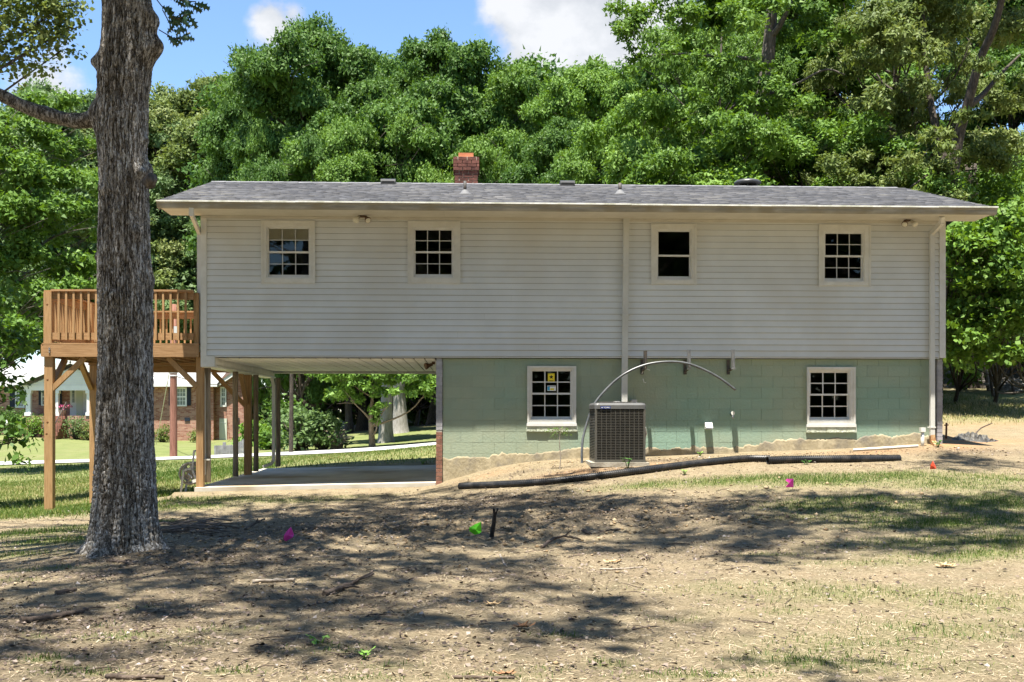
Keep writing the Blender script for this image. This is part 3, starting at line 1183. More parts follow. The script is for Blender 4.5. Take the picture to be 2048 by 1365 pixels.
# ---- roof
EX0, EX1 = -5.31, 9.56
YE, ZE, YR, ZR = -.80, 4.955, 3.40, 6.15
YE2 = 2 * YR - YE
g = G()
for (ya, za, yb, zb) in ((YE, ZE, YR, ZR), (YE2, ZE, YR, ZR)):
    t = .06
    g.add([(EX0, ya, za), (EX1, ya, za), (EX1, yb, zb), (EX0, yb, zb), (EX0, ya, za - t), (EX1, ya, za - t), (EX1, yb, zb - t), (EX0, yb, zb - t)],
          [(0, 1, 2, 3), (7, 6, 5, 4), (0, 4, 5, 1), (1, 5, 6, 2), (3, 2, 6, 7), (0, 3, 7, 4)])
M['shingle'] = attr_mat('weathered_shingle', ((0, (.052, .054, .062)), (.45, (.092, .094, .103)), (.8, (.128, .127, .133)), (1, (.18, .177, .174))), rough=.9, spec=.15)
roof = g.build('roof', mat('roof_deck', (.09, .09, .10), (.17, .17, .18), 8, .9), house)
# shingle tabs, thousands of them: one part of stuff
SL = math.hypot(YR - YE, ZR - ZE)
uy, uz = (YR - YE) / SL, (ZR - ZE) / SL
vs, vv, fs = [], [], []
rr = random.Random(4)
for side in (0, 1):
    s, row = -.02, 0
    while s < SL - .02:
        s1 = min(s + .137, SL)
        x = EX0 + .005 - rr.random() * .2
        while x < EX1 - .005:
            wdt = rr.uniform(.10, .34)
            a, b = max(x, EX0 + .003), min(x + wdt, EX1 - .003)
            x += wdt
            if b - a < .02:
                continue
            th = rr.choice((.008, .010, .016, .018)) + .002
            val = min(1, max(0, rr.gauss(.45, .22) + .10 * math.sin(a * 1.3 + s) + (.08 if th > .015 else -.08)))
            lo = s + rr.uniform(-.004, .004)
            n = len(vs)
            for (q, hgt) in ((lo, .0), (lo, th), (s1, .006), (s1, .0)):
                yy_, zz_ = YE + uy * q, ZE + uz * q
                yy_ -= uz * (hgt + .002)
                zz_ += uy * (hgt + .002)
                if side:
                    yy_ = 2 * YR - yy_
                vs += [(a + .002, yy_, zz_), (b - .002, yy_, zz_)]
            vv += [val] * 8
            fs += [(n, n + 1, n + 3, n + 2), (n + 2, n + 3, n + 5, n + 4), (n, n + 2, n + 4, n + 6), (n + 1, n + 7, n + 5, n + 3)]
        s = s1
        row += 1
vs = [(x - 2.0, y, z) for (x, y, z) in vs]
sh = link('shingle', np_mesh('shingle', vs, fs, M['shingle'], dict(v=vv)), roof)
sh['kind'] = 'stuff'
me = G().box(-.15, .15, -.12, .12, -.006, .006).mesh('ridge_cap', M['roof_cap'] if 'roof_cap' in M else mat('ridge_cap_felt', (.10, .10, .11), (.20, .20, .21), 9, .9, rnd=.2))
x = EX0 + .15
g = G()
while x < EX1 - .1:
    for sg in (-1, 1):
        a, b = (x - .15, x + .16)
        g.add([(a, YR, ZR + .022), (b, YR, ZR + .026), (b, YR + sg * .14, ZR - .02), (a, YR + sg * .14, ZR - .024)], [(0, 1, 2, 3)])
    x += .30
cap = g.build('ridge_cap', mat('ridge_cap_felt', (.11, .11, .12), (.22, .22, .23), 6, .9), roof)
cap['kind'] = 'stuff'
# gable walls and rake boards
for xx, sgn in ((XL + .01, -1), (XR - .01, 1)):
    g = G().prism([(xx, 0.02, ZS), (xx, YB, ZS), (xx, YR, ZR - .12)], (-sgn * .08, 0, 0))
    g.build('gable_wall', M['siding'], house)
for xx, sg in ((EX0, 1), (EX1, -1)):
    for (ya, za) in ((YE, ZE), (YE2, ZE)):
        G().bar((xx + sg * .012, ya, za - .085), (xx + sg * .012, YR, ZR - .085), .022, .13).build('rake_board', M['gutter'], house)
# soffit in panels, frieze, gutter and drip edge
x = XL - .45
sw = (EX1 - EX0 - .06) / 6
for i in range(6):
    a = EX0 + .03 + sw * i
    G().box(a + .001, a + sw - .001, YE + .02, -.034, ZS - .008, ZS + .004).build('soffit_panel', M['soffit'], house)
G().box(XL, XR, -.033, -.0005, ZS - .055, ZS - .010).build('frieze_board', M['soffit'], house)
gs = [EX0, -3.4, -.2, 2.9, 5.7, EX1]
for a, b in zip(gs[:-1], gs[1:]):
    dz = random.uniform(-.004, .004)
    vs = []
    for x in (a + .001, b - .001):
        for (yo, zo) in ((.0, 0), (-.055, 0), (-.075, .035), (-.085, .075), (-.105, .095), (-.105, .112), (0, .112)):
            vs.append((x, YE + yo, ZE - .125 + zo + dz))
    fs = [(i, (i + 1) % 7, (i + 1) % 7 + 7, i + 7) for i in range(7)] + [tuple(range(7)), tuple(reversed(range(7, 14)))]
    G().add(vs, fs).build('gutter', M['gutter'], house)
xx = EX0 - .005
i = 0
while xx < EX1:
    b = min(xx + 2.4 + .9 * ((i * 7) % 5) / 5, EX1 + .005)
    G().box(xx, b - .003, YE - .118 - .006 * (i % 2), YE + .05, ZE - .024 + .003 * (i % 3), ZE + .001 + .003 * (i % 3)).build('drip_edge', M['drip'], house)
    xx = b
    i += 1

# roof vents, pipes, fan
def roof_z(y):
    return ZE + (y - YE) * (ZR - ZE) / (YR - YE) if y < YR else ZE + (YE2 - y) * (ZR - ZE) / (YR - YE)


for (px, py) in ((777, 366), (1134, 369)):
    p = W(px, py, YR - .12)
    g = G()
    z = roof_z(p.y)
    prof = [(-.16, -.03), (-.16, .03), (-.145, .075), (-.08, .095), (.14, .095), (.14, -.02)]
    g.prism([(p.x - .155, p.y + a, z + b) for (a, b) in prof], (.31, 0, 0))
    v = g.build('roof_vent', M['roof_metal'], roof)
    G().box(p.x - .13, p.x + .13, p.y - .162, p.y - .159, z + .0, z + .035).build('vent_slot', M['sticker_black'], v)
for (px, pt, pb, rad) in ((930, 368, 391, .032), (1240, 372, 388, .036)):
    y = 1.05 if px < 1000 else 1.35
    p = W(px, pb, y)
    z = roof_z(y) + .02
    g = G().lathe((p.x, y, z), [(.0, -.07), (.15, -.06), (.145, -.03), (.09, .0), (.06, .045), (rad + .012, .06), (rad + .010, .065)], 18)
    f = g.build('pipe_flashing', M['grey_metal'], roof)
    G().tube([(p.x, y, z), (p.x, y, W(px, pt, y).z + .05)], rad, 14).build('vent_pipe', M['dark_steel'], f)
p = W(1495, 372, YR + .25)
z = roof_z(p.y)
g = G().lathe((p.x, p.y, z), [(.20, -.05), (.20, .11), (.19, .12)], 28)
fan = g.build('attic_fan', M['roof_metal'], roof)
pz = W(1495, 368, YR + .25).z
G().lathe((p.x, p.y, pz), [(.06, -.03), (.27, -.02), (.295, .0), (.29, .03), (.25, .065), (.15, .09), (.0, .098)], 32).build('fan_hood', M['roof_metal'], fan)
for i in range(6):
    a = i * math.pi / 3 + .3
    G().bar((p.x + .205 * math.cos(a), p.y + .205 * math.sin(a), z), (p.x + .205 * math.cos(a), p.y + .205 * math.sin(a), pz - .015), .015, .05).build('fan_strut', M['roof_metal'], fan)

# chimney of single bricks
c0, c1 = W(909, 350, 3.62).x, W(956, 350, 3.62).x
ztop = W(930, 314, 3.62).z
zbot = roof_z(3.62) - .3
ch = G().box(c0 + .012, c1 - .012, 3.632, 4.20, zbot, ztop - .01).build('chimney', M['mortar'], house)
crs = .0735
nrow = int((ztop - zbot) / crs)
bl, bd, bh = .195, .09, crs - .010
me_s = G().box(-bl / 2, bl / 2, -bd / 2, bd / 2, -bh / 2, bh / 2).mesh('brick', M['brick_dark'])
me_h = G().box(-bl / 4, bl / 4, -bd / 2, bd / 2, -bh / 2, bh / 2).mesh('brick', M['brick_dark'])
for i in range(nrow):
    zc = ztop - crs * (i + .5)
    fat = .028 if i < 4 else 0.0
    a, b = c0 - fat, c1 + fat
    y = 3.62 - fat + bd / 2
    x = a if i % 2 else a - bl / 2
    while x < b - .01:
        x0_, x1_ = max(x, a), min(x + bl, b)
        if x1_ - x0_ > .04:
            o = piece('brick', me_s, ch, ((x0_ + x1_) / 2, y + random.uniform(-.003, .003), zc))
            o.scale = ((x1_ - x0_ - .010) / bl, 1, 1)
        x += bl + .005
    for sx, dx in ((a, .045), (b, -.045)):                    # the returns
        for q in range(2):
            o = piece('brick', me_s, ch, (sx + dx, 3.62 - fat + .2 + .2 * q + (.05 if i % 2 else 0), zc))
            o.rotation_euler = (0, 0, R(90))
G().box(c0 + .03, c1 - .03, 3.66, 4.17, ztop - .012, ztop + .012).build('chimney_cap', M['mortar'], ch)
fx0, fx1 = W(917, 310, 3.75).x, W(947, 310, 3.75).x
g = G()
for (a, b, c, d) in ((fx0, fx0 + .03, 3.75, 4.05), (fx1 - .03, fx1, 3.75, 4.05), (fx0 + .03, fx1 - .03, 3.75, 3.78), (fx0 + .03, fx1 - .03, 4.02, 4.05)):
    g.box(a, b, c, d, ztop + .013, W(930, 306, 3.75).z)
g.build('flue_tile', M['clay'], ch)

# ---- downspouts
def spout(name, pts, w=.075, h=.055, straps=(), elbow=None):
    g = G()
    for a, b in zip(pts[:-1], pts[1:]):
        a, b = Vector(a), Vector(b)
        e = (b - a).normalized() * .022
        up = (0, 1, 0) if abs((b - a).normalized().y) < .9 else (1, 0, 0)
        g.bar(a - e * .8, b + e * .8, w, h, up)
    o = g.build(name, M['downspout'], house)
    for z in straps:
        p = pts[-1]
        q = pts[0]
        xm = np.interp(z, [p[2], q[2]], [p[0], q[0]])
        s = G().box(xm - w / 2 - .035, xm + w / 2 + .035, -.06, -.022, z - .012, z + .012)
        s.box(xm - w / 2 - .006, xm + w / 2 + .006, p[1] - h / 2 - .008, p[1] - h / 2 - .001, z - .014, z + .014)
        s.build('strap', M['downspout'], o)
    return o


xa, xb = wx(1252.5, -.06), wx(1248, -.06)
spout('downspout', [(xa, -.062, ZS - .02), (xb, -.062, .95)], .105, .07, straps=[wz(y) for y in (430, 530, 630, 711)])
# right-hand one with its offset from the gutter
xt, xm = wx(1886, -.3), wx(1864, -.06)
o = spout('downspout', [(W(1884, 425, -.55).x, -.55, ZS - .02), (W(1884, 440, -.45).x, -.45, ZS - .10), (xm, -.065, wz(468, 1864)), (xm, -.065, .86)], .085, .065, straps=[wz(855, 1864)])
G().bar((xm, -.065, .86), (xm + .01, -.075, .72), .085, .065, (0, 1, 0)).bar((xm + .01, -.07, .74), (xm + .02, -.22, .64), .085, .065, (0, 0, 1)).build('elbow', M['rusty'], o)
# left-hand one running back to the house corner
spout('downspout', [(W(383, 420, -.83).x, -.83, ZE - .13), (W(383, 430, -.8).x, -.8, ZE - .22), (XL - .05, .10, wz(470)), (XL - .05, .12, 2.4)], .08, .06)
# carport corner spouts
x = W(407.5, 800, .22).x
o = spout('downspout', [(x - .02, .20, bz + .04), (x - .02, .20, bz - .02), (x, .22, bz - .22), (x, .22, .16), (x - .03, .20, .06), (x - .17, .12, .02)], .055, .055)
G().box(x - .06, x + .12, .17, .28, .40, .425).build('strap', M['white_plastic'], o)
x = W(547, 800, 6.15).x
spout('downspout', [(x - .03, 6.1, bz), (x, 6.15, bz - .2), (x, 6.15, .14), (x - .05, 6.1, .06), (x - .2, 6.0, .01)], .07, .06)

# ---- floodlights under the eave
def floods(px, py, dirs, body):
    p = W(px, py, -.16)
    b = G().box(p.x - .05, p.x + .05, -.2, -.10, ZS - .035, ZS - .009)
    root = b.build('floodlight', M['brown_metal'], house)
    for dx in dirs:
        c = Vector((p.x + dx, -.19, ZS - .03))
        d = Vector((dx * 1.2, -.13, -.12)).normalized()
        g = G()
        pts, rad = [], []
        for (t, r_) in ((0, .024), (.05, .028), (.09, .05), (.125, .060), (.14, .056)):
            pts.append(c + d * t)
            rad.append(r_)
        g.tube(pts, rad, 16)
        lamp = g.build('lamp_head', M['brown_metal'] if dx == body else M['lamp_glass'], root)
        G().tube([c + d * .139, c + d * .150, c + d * .155], [.054, .040, .012], 16).build('lens', M['lamp_glass'], lamp)


floods(725, 428, (-.06, .06), .06)
floods(1815, 438, (-.055, .055), -.055)
p = W(868, 724, 1.0)
root = G().box(wx(870, 1.0) - .06, wx(870, 1.0), .95, 1.05, 2.20, 2.25).build('floodlight', M['brown_metal'], house)
for q in (0, 1):
    c = Vector((wx(868, 1.0) - .03, .93 + .1 * q, 2.20))
    d = Vector((-.8, -.3 + .5 * q, -.25)).normalized()
    G().tube([c, c + d * .06, c + d * .12, c + d * .15], [.024, .03, .055, .06], 14).build('lamp_head', M['brown_metal'], root)

# ---- steel brackets on the basement wall
for i, (px, py0, py1) in enumerate(((1290.5, 702, 738), (1378, 700, 736), (1466, 700, 736))):
    y = -.33
    a, b = W(px, py0, y), W(px, py1, y)
    x = a.x
    m = M['dark_steel'] if i == 0 else M['steel']
    br = G().box(x - .028, x + .028, .018, .046, 1.98, 2.25).build('wall_bracket', M['dark_steel'], house)
    G().bar((x, .02, 2.05), (x, y, 2.09), .03, .045).build('bracket_arm', M['dark_steel'], br)
    g = G().box(x - .028, x - .022, y - .028, y + .028, b.z, a.z).box(x + .022, x + .028, y - .028, y + .028, b.z, a.z).box(x - .022, x + .022, y + .02, y + .027, b.z, a.z)
    g.build('bracket_upright', m, br)
    if i:
        G().box(x - .035, x + .035, y - .04, y + .01, b.z - .03, b.z + .01).build('bracket_clip', M['steel'], br)

# ---- small fittings on the basement wall
p = W(1418, 852, -.05)
g = G().prism([(p.x - .065, .045, p.z + .06), (p.x - .065, -.02, p.z + .06), (p.x - .065, -.10, p.z - .045), (p.x - .065, -.10, p.z - .06), (p.x - .065, .045, p.z - .06)], (.13, 0, 0))
g.build('dryer_vent', M['white_plastic'], house)
p = W(1465, 830, -.06)
sp = G().tube([(p.x, .05, p.z), (p.x, -.05, p.z), (p.x, -.09, p.z - .03), (p.x, -.10, p.z - .07)], [.018, .018, .02, .016], 10).build('spigot', M['steel'], house)
G().tube([(p.x, -.085, p.z + .03), (p.x, -.105, p.z + .03)], [.035, .035], 10).build('spigot_handle', M['white_plastic'], sp)
p = W(1268, 803, -.02)
bx = G().box(p.x - .055, p.x + .055, -.05, .045, p.z - .04, p.z + .03).build('junction_box', M['reel_pale'], house)
G().bar((p.x - .03, 0, p.z), (p.x - .03, 0, p.z - .8), .02, .02, (0, 1, 0)).build('conduit', M['reel_pale'], bx)
# loose cable ends from the first bracket
for (pts, m) in (([(1287, 735), (1284, 748), (1285, 745), (1290, 737), (1300, 741)], 'white_plastic'), ([(1286, 758), (1288, 765), (1292, 766)], 'white_plastic')):
    G().tube([W(a, b, -.02) for a, b in pts], .008, 6).build('cable_end', M[m], house)
# ------------------------------------------------------------------ deck
DX0, DX1 = wx(88), wx(400.5) - .02
DY0, DY1 = .0, 4.25
DT = wz(689)                 # deck top
DB = wz(716)
RT = wz(583.5)
deck = thing('deck', 'raised pine deck on tall posts at the end of the white house', 'deck', ((DX0 + DX1) / 2, 2, hz(-7, 1)))
# posts
P0 = DX0 + .075
pw = .145


def post(x, y, z0, z1, w=pw):
    G().box(x - w / 2, x + w / 2, y - w / 2, y + w / 2, z0, z1).build('post', M['deck_post'], deck)


post(P0, .075, hz(P0, .07) - .3, DB - .002, .148)
post(P0, .03, DB - .001, RT - .045, .14)
post(P0 + .02, 2.45, hz(P0, 2.45) - .3, DB - .06)
post(P0 + .02, 4.12, hz(P0, 4.1) - .3, DB - .002)
xr = wx(400.5, .12)
post(xr, .13, hz(xr, .1) - .3, DB - .002, .125)
xq = W(496, 850, 4.12).x
post(xq, 4.12, -.35, DB - .002, .15)
post(DX1 - .06, .07, DT, RT - .045, .09)
# rim joists and joists
G().box(DX0, DX1, DY0 - .045, DY0 - .004, DB, DT - .028).build('rim_joist', M['deck_board'], deck)
G().box(DX0, DX1, DY1 + .004, DY1 + .045, DB, DT - .028).build('rim_joist', M['deck_board'], deck)
G().box(DX0 - .04, DX0 - .001, DY0 - .04, DY1 + .04, DB, DT - .028).build('rim_joist', M['deck'], deck)
jm = G().box(-.019, .019, -(DY1 - DY0) / 2 + .01, (DY1 - DY0) / 2 - .01, -.095, .095).mesh('joist', M['deck'])
x = DX0 + .2
while x < DX1:
    piece('joist', jm, deck, (x, (DY0 + DY1) / 2, DT - .13))
    x += .30
G().box(DX0, DX1, 2.38, 2.52, DB - .055, DB - .001).build('beam', M['deck_board'], deck)
G().box(DX0, DX1, 4.0, 4.05, DB - .14, DB - .001).build('beam', M['deck_board'], deck)
# deck boards with gaps
bm_ = G().box(-(DX1 - DX0) / 2 - .02, (DX1 - DX0) / 2, -.066, .066, -.013, .013).mesh('deck_board', M['deck_board'])
y = DY0 + .02
while y < DY1:
    piece('deck_board', bm_, deck, ((DX0 + DX1) / 2, y, DT - .013))
    y += .1435
# railings: front, left side, far side
bal = G().box(-.018, .018, -.018, .018, -.5, .5).mesh('baluster', M['deck_post'])


def railing(a, b, inner, skip=()):
    a, b = Vector(a), Vector(b)
    L = (b - a).length
    d = (b - a).normalized()
    nrm = Vector((inner[0], inner[1], 0))
    za, zb = RT - .02, DT + .09
    up = Vector((0, 0, 1))
    G().bar(a + up * (RT - .019) + nrm * .02, b + up * (RT - .019) + nrm * .02, .135, .034).build('rail_cap', M['deck_board' if abs(d.x) > .5 else 'deck'], deck)
    G().bar(a + up * (RT - .11) + nrm * .022, b + up * (RT - .11) + nrm * .022, .036, .13).build('rail_board', M['deck_board' if abs(d.x) > .5 else 'deck'], deck)
    G().bar(a + up * (DT + .125) + nrm * .022, b + up * (DT + .125) + nrm * .022, .036, .125).build('rail_board', M['deck_board' if abs(d.x) > .5 else 'deck'], deck)
    n = int(L / .1265)
    h = (RT - .045) - (DT + .055)
    for i in range(1, n):
        p = a + d * (L * i / n)
        o = piece('baluster', bal, deck, (p.x - nrm.x * .018, p.y - nrm.y * .018, DT + .055 + h / 2))
        o.scale = (1, 1, h)


railing((P0 + .07, -.02, 0), (DX1 - .1, -.02, 0), (0, 1))
railing((DX0 + .0, .12, 0), (DX0 + .0, DY1 - .1, 0), (1, 0))
railing((P0 + .07, DY1 + .02, 0), (DX1, DY1 + .02, 0), (0, -1))
post(P0, 4.15, DT, RT - .045, .12)
post(P0 + .01, 2.2, DT, RT - .045, .12)
post((P0 + DX1) / 2 + .7, 4.15, DT, RT - .045, .10)
# knee braces
def brace(a, b, w=.09, h=.09):
    G().bar(a, b, w, h).build('knee_brace', M['deck_post'], deck)


brace((P0 + .05, .06, wz(779)), (wx(168), .06, DB - .01))
brace((P0, .13, wz(779)), (P0, .85, DB - .01))
brace((xr - .05, .10, wz(775)), (wx(334), .10, DB - .01))
brace((P0 - .02, 2.40, wz(772)), (P0 - .02, 1.75, DB - .01))
brace((P0 + .08, 2.45, wz(770)), (P0 + .75, 2.45, DB - .06))
brace((P0, 4.05, wz(770)), (P0, 3.4, DB - .01))
brace((xq - .06, 4.1, DB - .85), (xq - .75, 4.1, DB - .13))
brace((xq - .02, 4.05, DB - .8), (xq - .02, 3.3, DB - .01))
for zz in (DB + .055, DB + .12, DB + .10):
    c = Vector((P0 + .04, -.047, zz + .03))
    G().tube([c, c + Vector((0, -.012, 0))], .016, 8).build('bolt', M['bolt'], deck)
for (px, py) in ((95, 760), (95, 845), (93, 868), (96, 610), (175, 900)):
    if px < 120:
        c = W(px, py, .0)
        G().tube([(c.x, -.0005 if py > 700 else -.0405, c.z), (c.x, -.0022 if py > 700 else -.0422, c.z)], [.020, .012], 8).build('knot', M['knot'], deck)

# ------------------------------------------------------------------ condenser
ax0, ax1 = W(1190, 870, -1.45).x, W(1291, 870, -1.45).x
ay0, ay1 = -1.45, -.60
az0, az1 = W(1240, 924, -1.45).z, W(1240, 806, -1.45).z
pad = G()
pad.box(ax0 - .075, ax1 + .06, ay0 - .07, ay1 + .05, az0 - .085, az0 - .012)
pad.top('equipment_pad', M['pad'], 'square concrete pad under the louvred air conditioner', 'concrete pad', ((ax0 + ax1) / 2, -1.0, az0 - .085))
ac = thing('air_conditioner', 'taupe louvred air conditioner cabinet on a concrete pad by the green wall', 'air conditioner', ((ax0 + ax1) / 2, (ay0 + ay1) / 2, az0 - .011))
G().box(ax0 + .03, ax1 - .03, ay0 + .03, ay1 - .03, az0, az1 - .09).build('coil', M['ac_dark'], ac)
top0 = az1 - .105
cp = .035
for (x, y) in ((ax0, ay0), (ax1 - cp, ay0), (ax0, ay1 - cp), (ax1 - cp, ay1 - cp)):
    G().box(x, x + cp, y, y + cp, az0, top0 - .001).build('corner_post', M['ac'], ac)
G().box(ax0 - .001, ax1 + .001, ay0 - .001, ay1 + .001, az0 - .010, az0 + .035).build('base_pan', M['ac'], ac)
nl = 31
me_f = G().prism([(-(ax1 - ax0) / 2 + cp + .001, -.010, -.007), (-(ax1 - ax0) / 2 + cp + .001, .010, -.002), (-(ax1 - ax0) / 2 + cp + .001, .010, .001), (-(ax1 - ax0) / 2 + cp + .001, -.010, .000)],
                 (ax1 - ax0 - 2 * cp - .002, 0, 0)).mesh('louvre', M['ac'])
me_s = G().prism([(-.010, -(ay1 - ay0) / 2 + cp + .001, -.008), (.010, -(ay1 - ay0) / 2 + cp + .001, .004), (.010, -(ay1 - ay0) / 2 + cp + .001, .010), (-.010, -(ay1 - ay0) / 2 + cp + .001, .002)],
                 (0, ay1 - ay0 - 2 * cp - .002, 0)).mesh('louvre', M['ac'])
xm_, ym_ = (ax0 + ax1) / 2, (ay0 + ay1) / 2
for i in range(nl):
    z = az0 + .05 + (top0 - az0 - .075) * i / (nl - 1)
    piece('louvre', me_f, ac, (xm_, ay0 + .011, z))
    piece('louvre', me_s, ac, (ax0 + .011, ym_, z))
    o = piece('louvre', me_s, ac, (ax1 - .011, ym_, z))
    o.rotation_euler = (0, 0, math.pi)
for i in range(1, 10):
    x = ax0 + cp + (ax1 - ax0 - 2 * cp) * i / 10
    G().box(x - .0035, x + .0035, ay0 - .001, ay0 + .006, az0 + .036, top0 - .002).build('mullion', M['ac'], ac)
# top cover with rounded corners, raised rim and fan guard


def rounded(x0, x1, y0, y1, r, z, n=5):
    pts = []
    for (cx_, cy_, a0) in ((x1 - r, y1 - r, 0), (x0 + r, y1 - r, 90), (x0 + r, y0 + r, 180), (x1 - r, y0 + r, 270)):
        for i in range(n + 1):
            a = R(a0 + 90 * i / n)
            pts.append((cx_ + r * math.cos(a), cy_ + r * math.sin(a), z))
    return pts


rings = [rounded(ax0 - .012, ax1 + .012, ay0 - .012, ay1 + .012, .06, top0), rounded(ax0 - .012, ax1 + .012, ay0 - .012, ay1 + .012, .06, az1 - .04),
         rounded(ax0 + .003, ax1 - .003, ay0 + .003, ay1 - .003, .06, az1 - .010), rounded(ax0 + .05, ax1 - .05, ay0 + .05, ay1 - .05, .08, az1)]
vs, fs = [], []
nn = len(rings[0])
for r_ in rings:
    vs += r_
for i in range(len(rings) - 1):
    for k in range(nn):
        fs.append((i * nn + k, i * nn + (k + 1) % nn, (i + 1) * nn + (k + 1) % nn, (i + 1) * nn + k))
g = G().add(vs, fs, False)
g.f.append(tuple(3 * nn + k for k in range(nn)))
g.sm.append(False)
g.f.append(tuple(reversed(range(nn))))
g.sm.append(False)
tc_ = g.build('top_cover', M['ac_top'], ac)
for rr_ in (.10, .17, .24, .31):
    pts = [(xm_ + rr_ * math.cos(a), ym_ + rr_ * math.sin(a), az1 + .012) for a in np.linspace(0, 2 * math.pi, 25)]
    G().tube(pts, .006, 6, cap=False).build('guard_ring', M['dark_steel'], tc_)
for i in range(8):
    a = i * math.pi / 4
    G().bar((xm_ + .06 * math.cos(a), ym_ + .06 * math.sin(a), az1 + .02), (xm_ + .33 * math.cos(a), ym_ + .33 * math.sin(a), az1 + .008), .008, .008).build('guard_spoke', M['dark_steel'], tc_)
G().lathe((xm_, ym_, az1), [(.07, .0), (.07, .022), (.05, .03), (0, .032)], 18).build('guard_hub', M['grey_metal'], tc_)
# badge
b0, b1 = W(1201, 816, ay0 - .013), W(1221, 812, ay0 - .013)
bx0, bx1 = b0.x, b1.x
bzc = W(1210, 815.5, ay0).z
yb_ = ay0 - .0125
badge = G().box(bx0, bx1, yb_ - .004, yb_, bzc - .022, bzc + .022).build('badge', M['badge_blue'], ac)
tv, tf = text_mesh('YORK', .038, .0008)
w_ = max(v[0] for v in tv) - min(v[0] for v in tv)
sc_ = (bx1 - bx0) * .66 / w_
h_ = max(v[1] for v in tv)
G().add([(bx0 + (bx1 - bx0) * .28 + v[0] * sc_, yb_ - .0055 - v[2], bzc + (v[1] - h_ / 2) * .92) for v in tv], tf).build('badge_lettering', M['badge_white'], badge)
dots = G()
cxx = bx0 + (bx1 - bx0) * .15
for i in range(8):
    a = i * math.pi / 4
    dots.bar((cxx, yb_ - .0052, bzc), (cxx + .012 * math.cos(a), yb_ - .0052, bzc + .012 * math.sin(a)), .004, .002, (0, 1, 0))
dots.build('badge_emblem', M['badge_white'], badge)
# line set and whip on the far side
g = G().tube([(ax1 + .005, -.9, W(1291, 845, -.9).z), (ax1 + .07, -.8, W(1298, 842, -.8).z), (ax1 + .075, -.7, W(1298, 852, -.7).z), (ax1 + .05, -.4, W(1298, 870, -.4).z), (ax1 + .02, .03, .9)], .018, 8)
g.build('insulated_line', M['copper'], ac)
g = G().tube([(ax1 + .005, -1.1, W(1291, 852, -1.1).z), (ax1 + .06, -1.05, W(1297, 856, -1.1).z), (ax1 + .085, -1.0, W(1299, 868, -1.0).z), (ax1 + .06, -.95, W(1297, 882, -1.0).z), (ax1 + .0, -.9, W(1291, 888, -1.0).z)], .016, 8)
g.build('wiring_whip', M['reel_pale'], ac)
G().box(ax1 + .002, ax1 + .045, -1.2, -.95, az0 + .28, az0 + .48).build('service_cover', M['grey_metal'], ac)

# ------------------------------------------------------------------ pipes
def spline(pts, n=12):
    """Catmull-Rom through the points"""
    P = [Vector(p) for p in pts]
    P = [P[0] * 2 - P[1]] + P + [P[-1] * 2 - P[-2]]
    out = []
    for i in range(1, len(P) - 2):
        for k in range(n):
            t = k / n
            a, b, c, d = P[i - 1], P[i], P[i + 1], P[i + 2]
            out.append(.5 * ((2 * b) + (c - a) * t + (2 * a - 5 * b + 4 * c - d) * t * t + (3 * b - a - 3 * c + d) * t ** 3))
    out.append(P[-2])
    return out


pp = [W(1164, 930, -.75), W(1164, 900, -.70), W(1168, 868, -.62), W(1185, 816, -.52), W(1210, 782, -.46), W(1245, 751, -.42), (W(1288, 731, -.37)), W(1335, 724, -.37), W(1380, 729, -.37), W(1430, 751, -.36), W(1471, 780, -.34)]
pp[0].z = hz(pp[0].x, pp[0].y) - .03
g = G().tube(spline(pp, 8), .022, 10)
g.top('flexible_pipe', M['grey_metal'] if False else mat('grey_poly_pipe', (.05, .055, .06), (.10, .105, .11), 6, .35, spec=.5), 'thin dark flexible pipe arching from the ground over the wall brackets', 'pipe', pp[0])


def corrugated(name, pts, rad, m, label, group=None, pitch=.034, band=None):
    sp = spline(pts, 24)
    # resample evenly
    d = [0]
    for a, b in zip(sp[:-1], sp[1:]):
        d.append(d[-1] + (b - a).length)
    L = d[-1]
    n = int(L / (pitch / 4))
    s = np.linspace(0, L, n)
    X = [np.interp(s, d, [p[i] for p in sp]) for i in range(3)]
    Pn = [Vector((X[0][i], X[1][i], X[2][i])) for i in range(n)]
    rad_ = [rad * (1.0 if (i % 4) in (0, 1) else .84) for i in range(n)]
    g = G().tube(Pn, rad_, 14, cap=False, smooth=False)
    # open ends: a dark bore
    for e, q in ((0, 1), (-1, -2)):
        dirv = (Pn[e] - Pn[q]).normalized()
        g.tube([Pn[e], Pn[e] - dirv * .12], [rad * .86, rad * .80], 14, cap=False)
        g.tube([Pn[e] - dirv * .12, Pn[e] - dirv * .121], [rad * .82, .001], 14, cap=False)
        g.tube([Pn[e] + dirv * .0, Pn[e] + dirv * .001], [rad, rad * .86], 14, cap=False)
    o = g.top(name, m, label, 'drain pipe', Pn[0], group)
    return o, Pn


M['corrugated'] = mat('corrugated_black', (.008, .009, .010), (.024, .024, .025), 3, .42, spec=.4, c3=(.045, .04, .035), scale3=5)


def gpt(px, py, up):
    p = gp(px, py)
    return Vector((p.x, p.y, hz(p.x, p.y) + up))


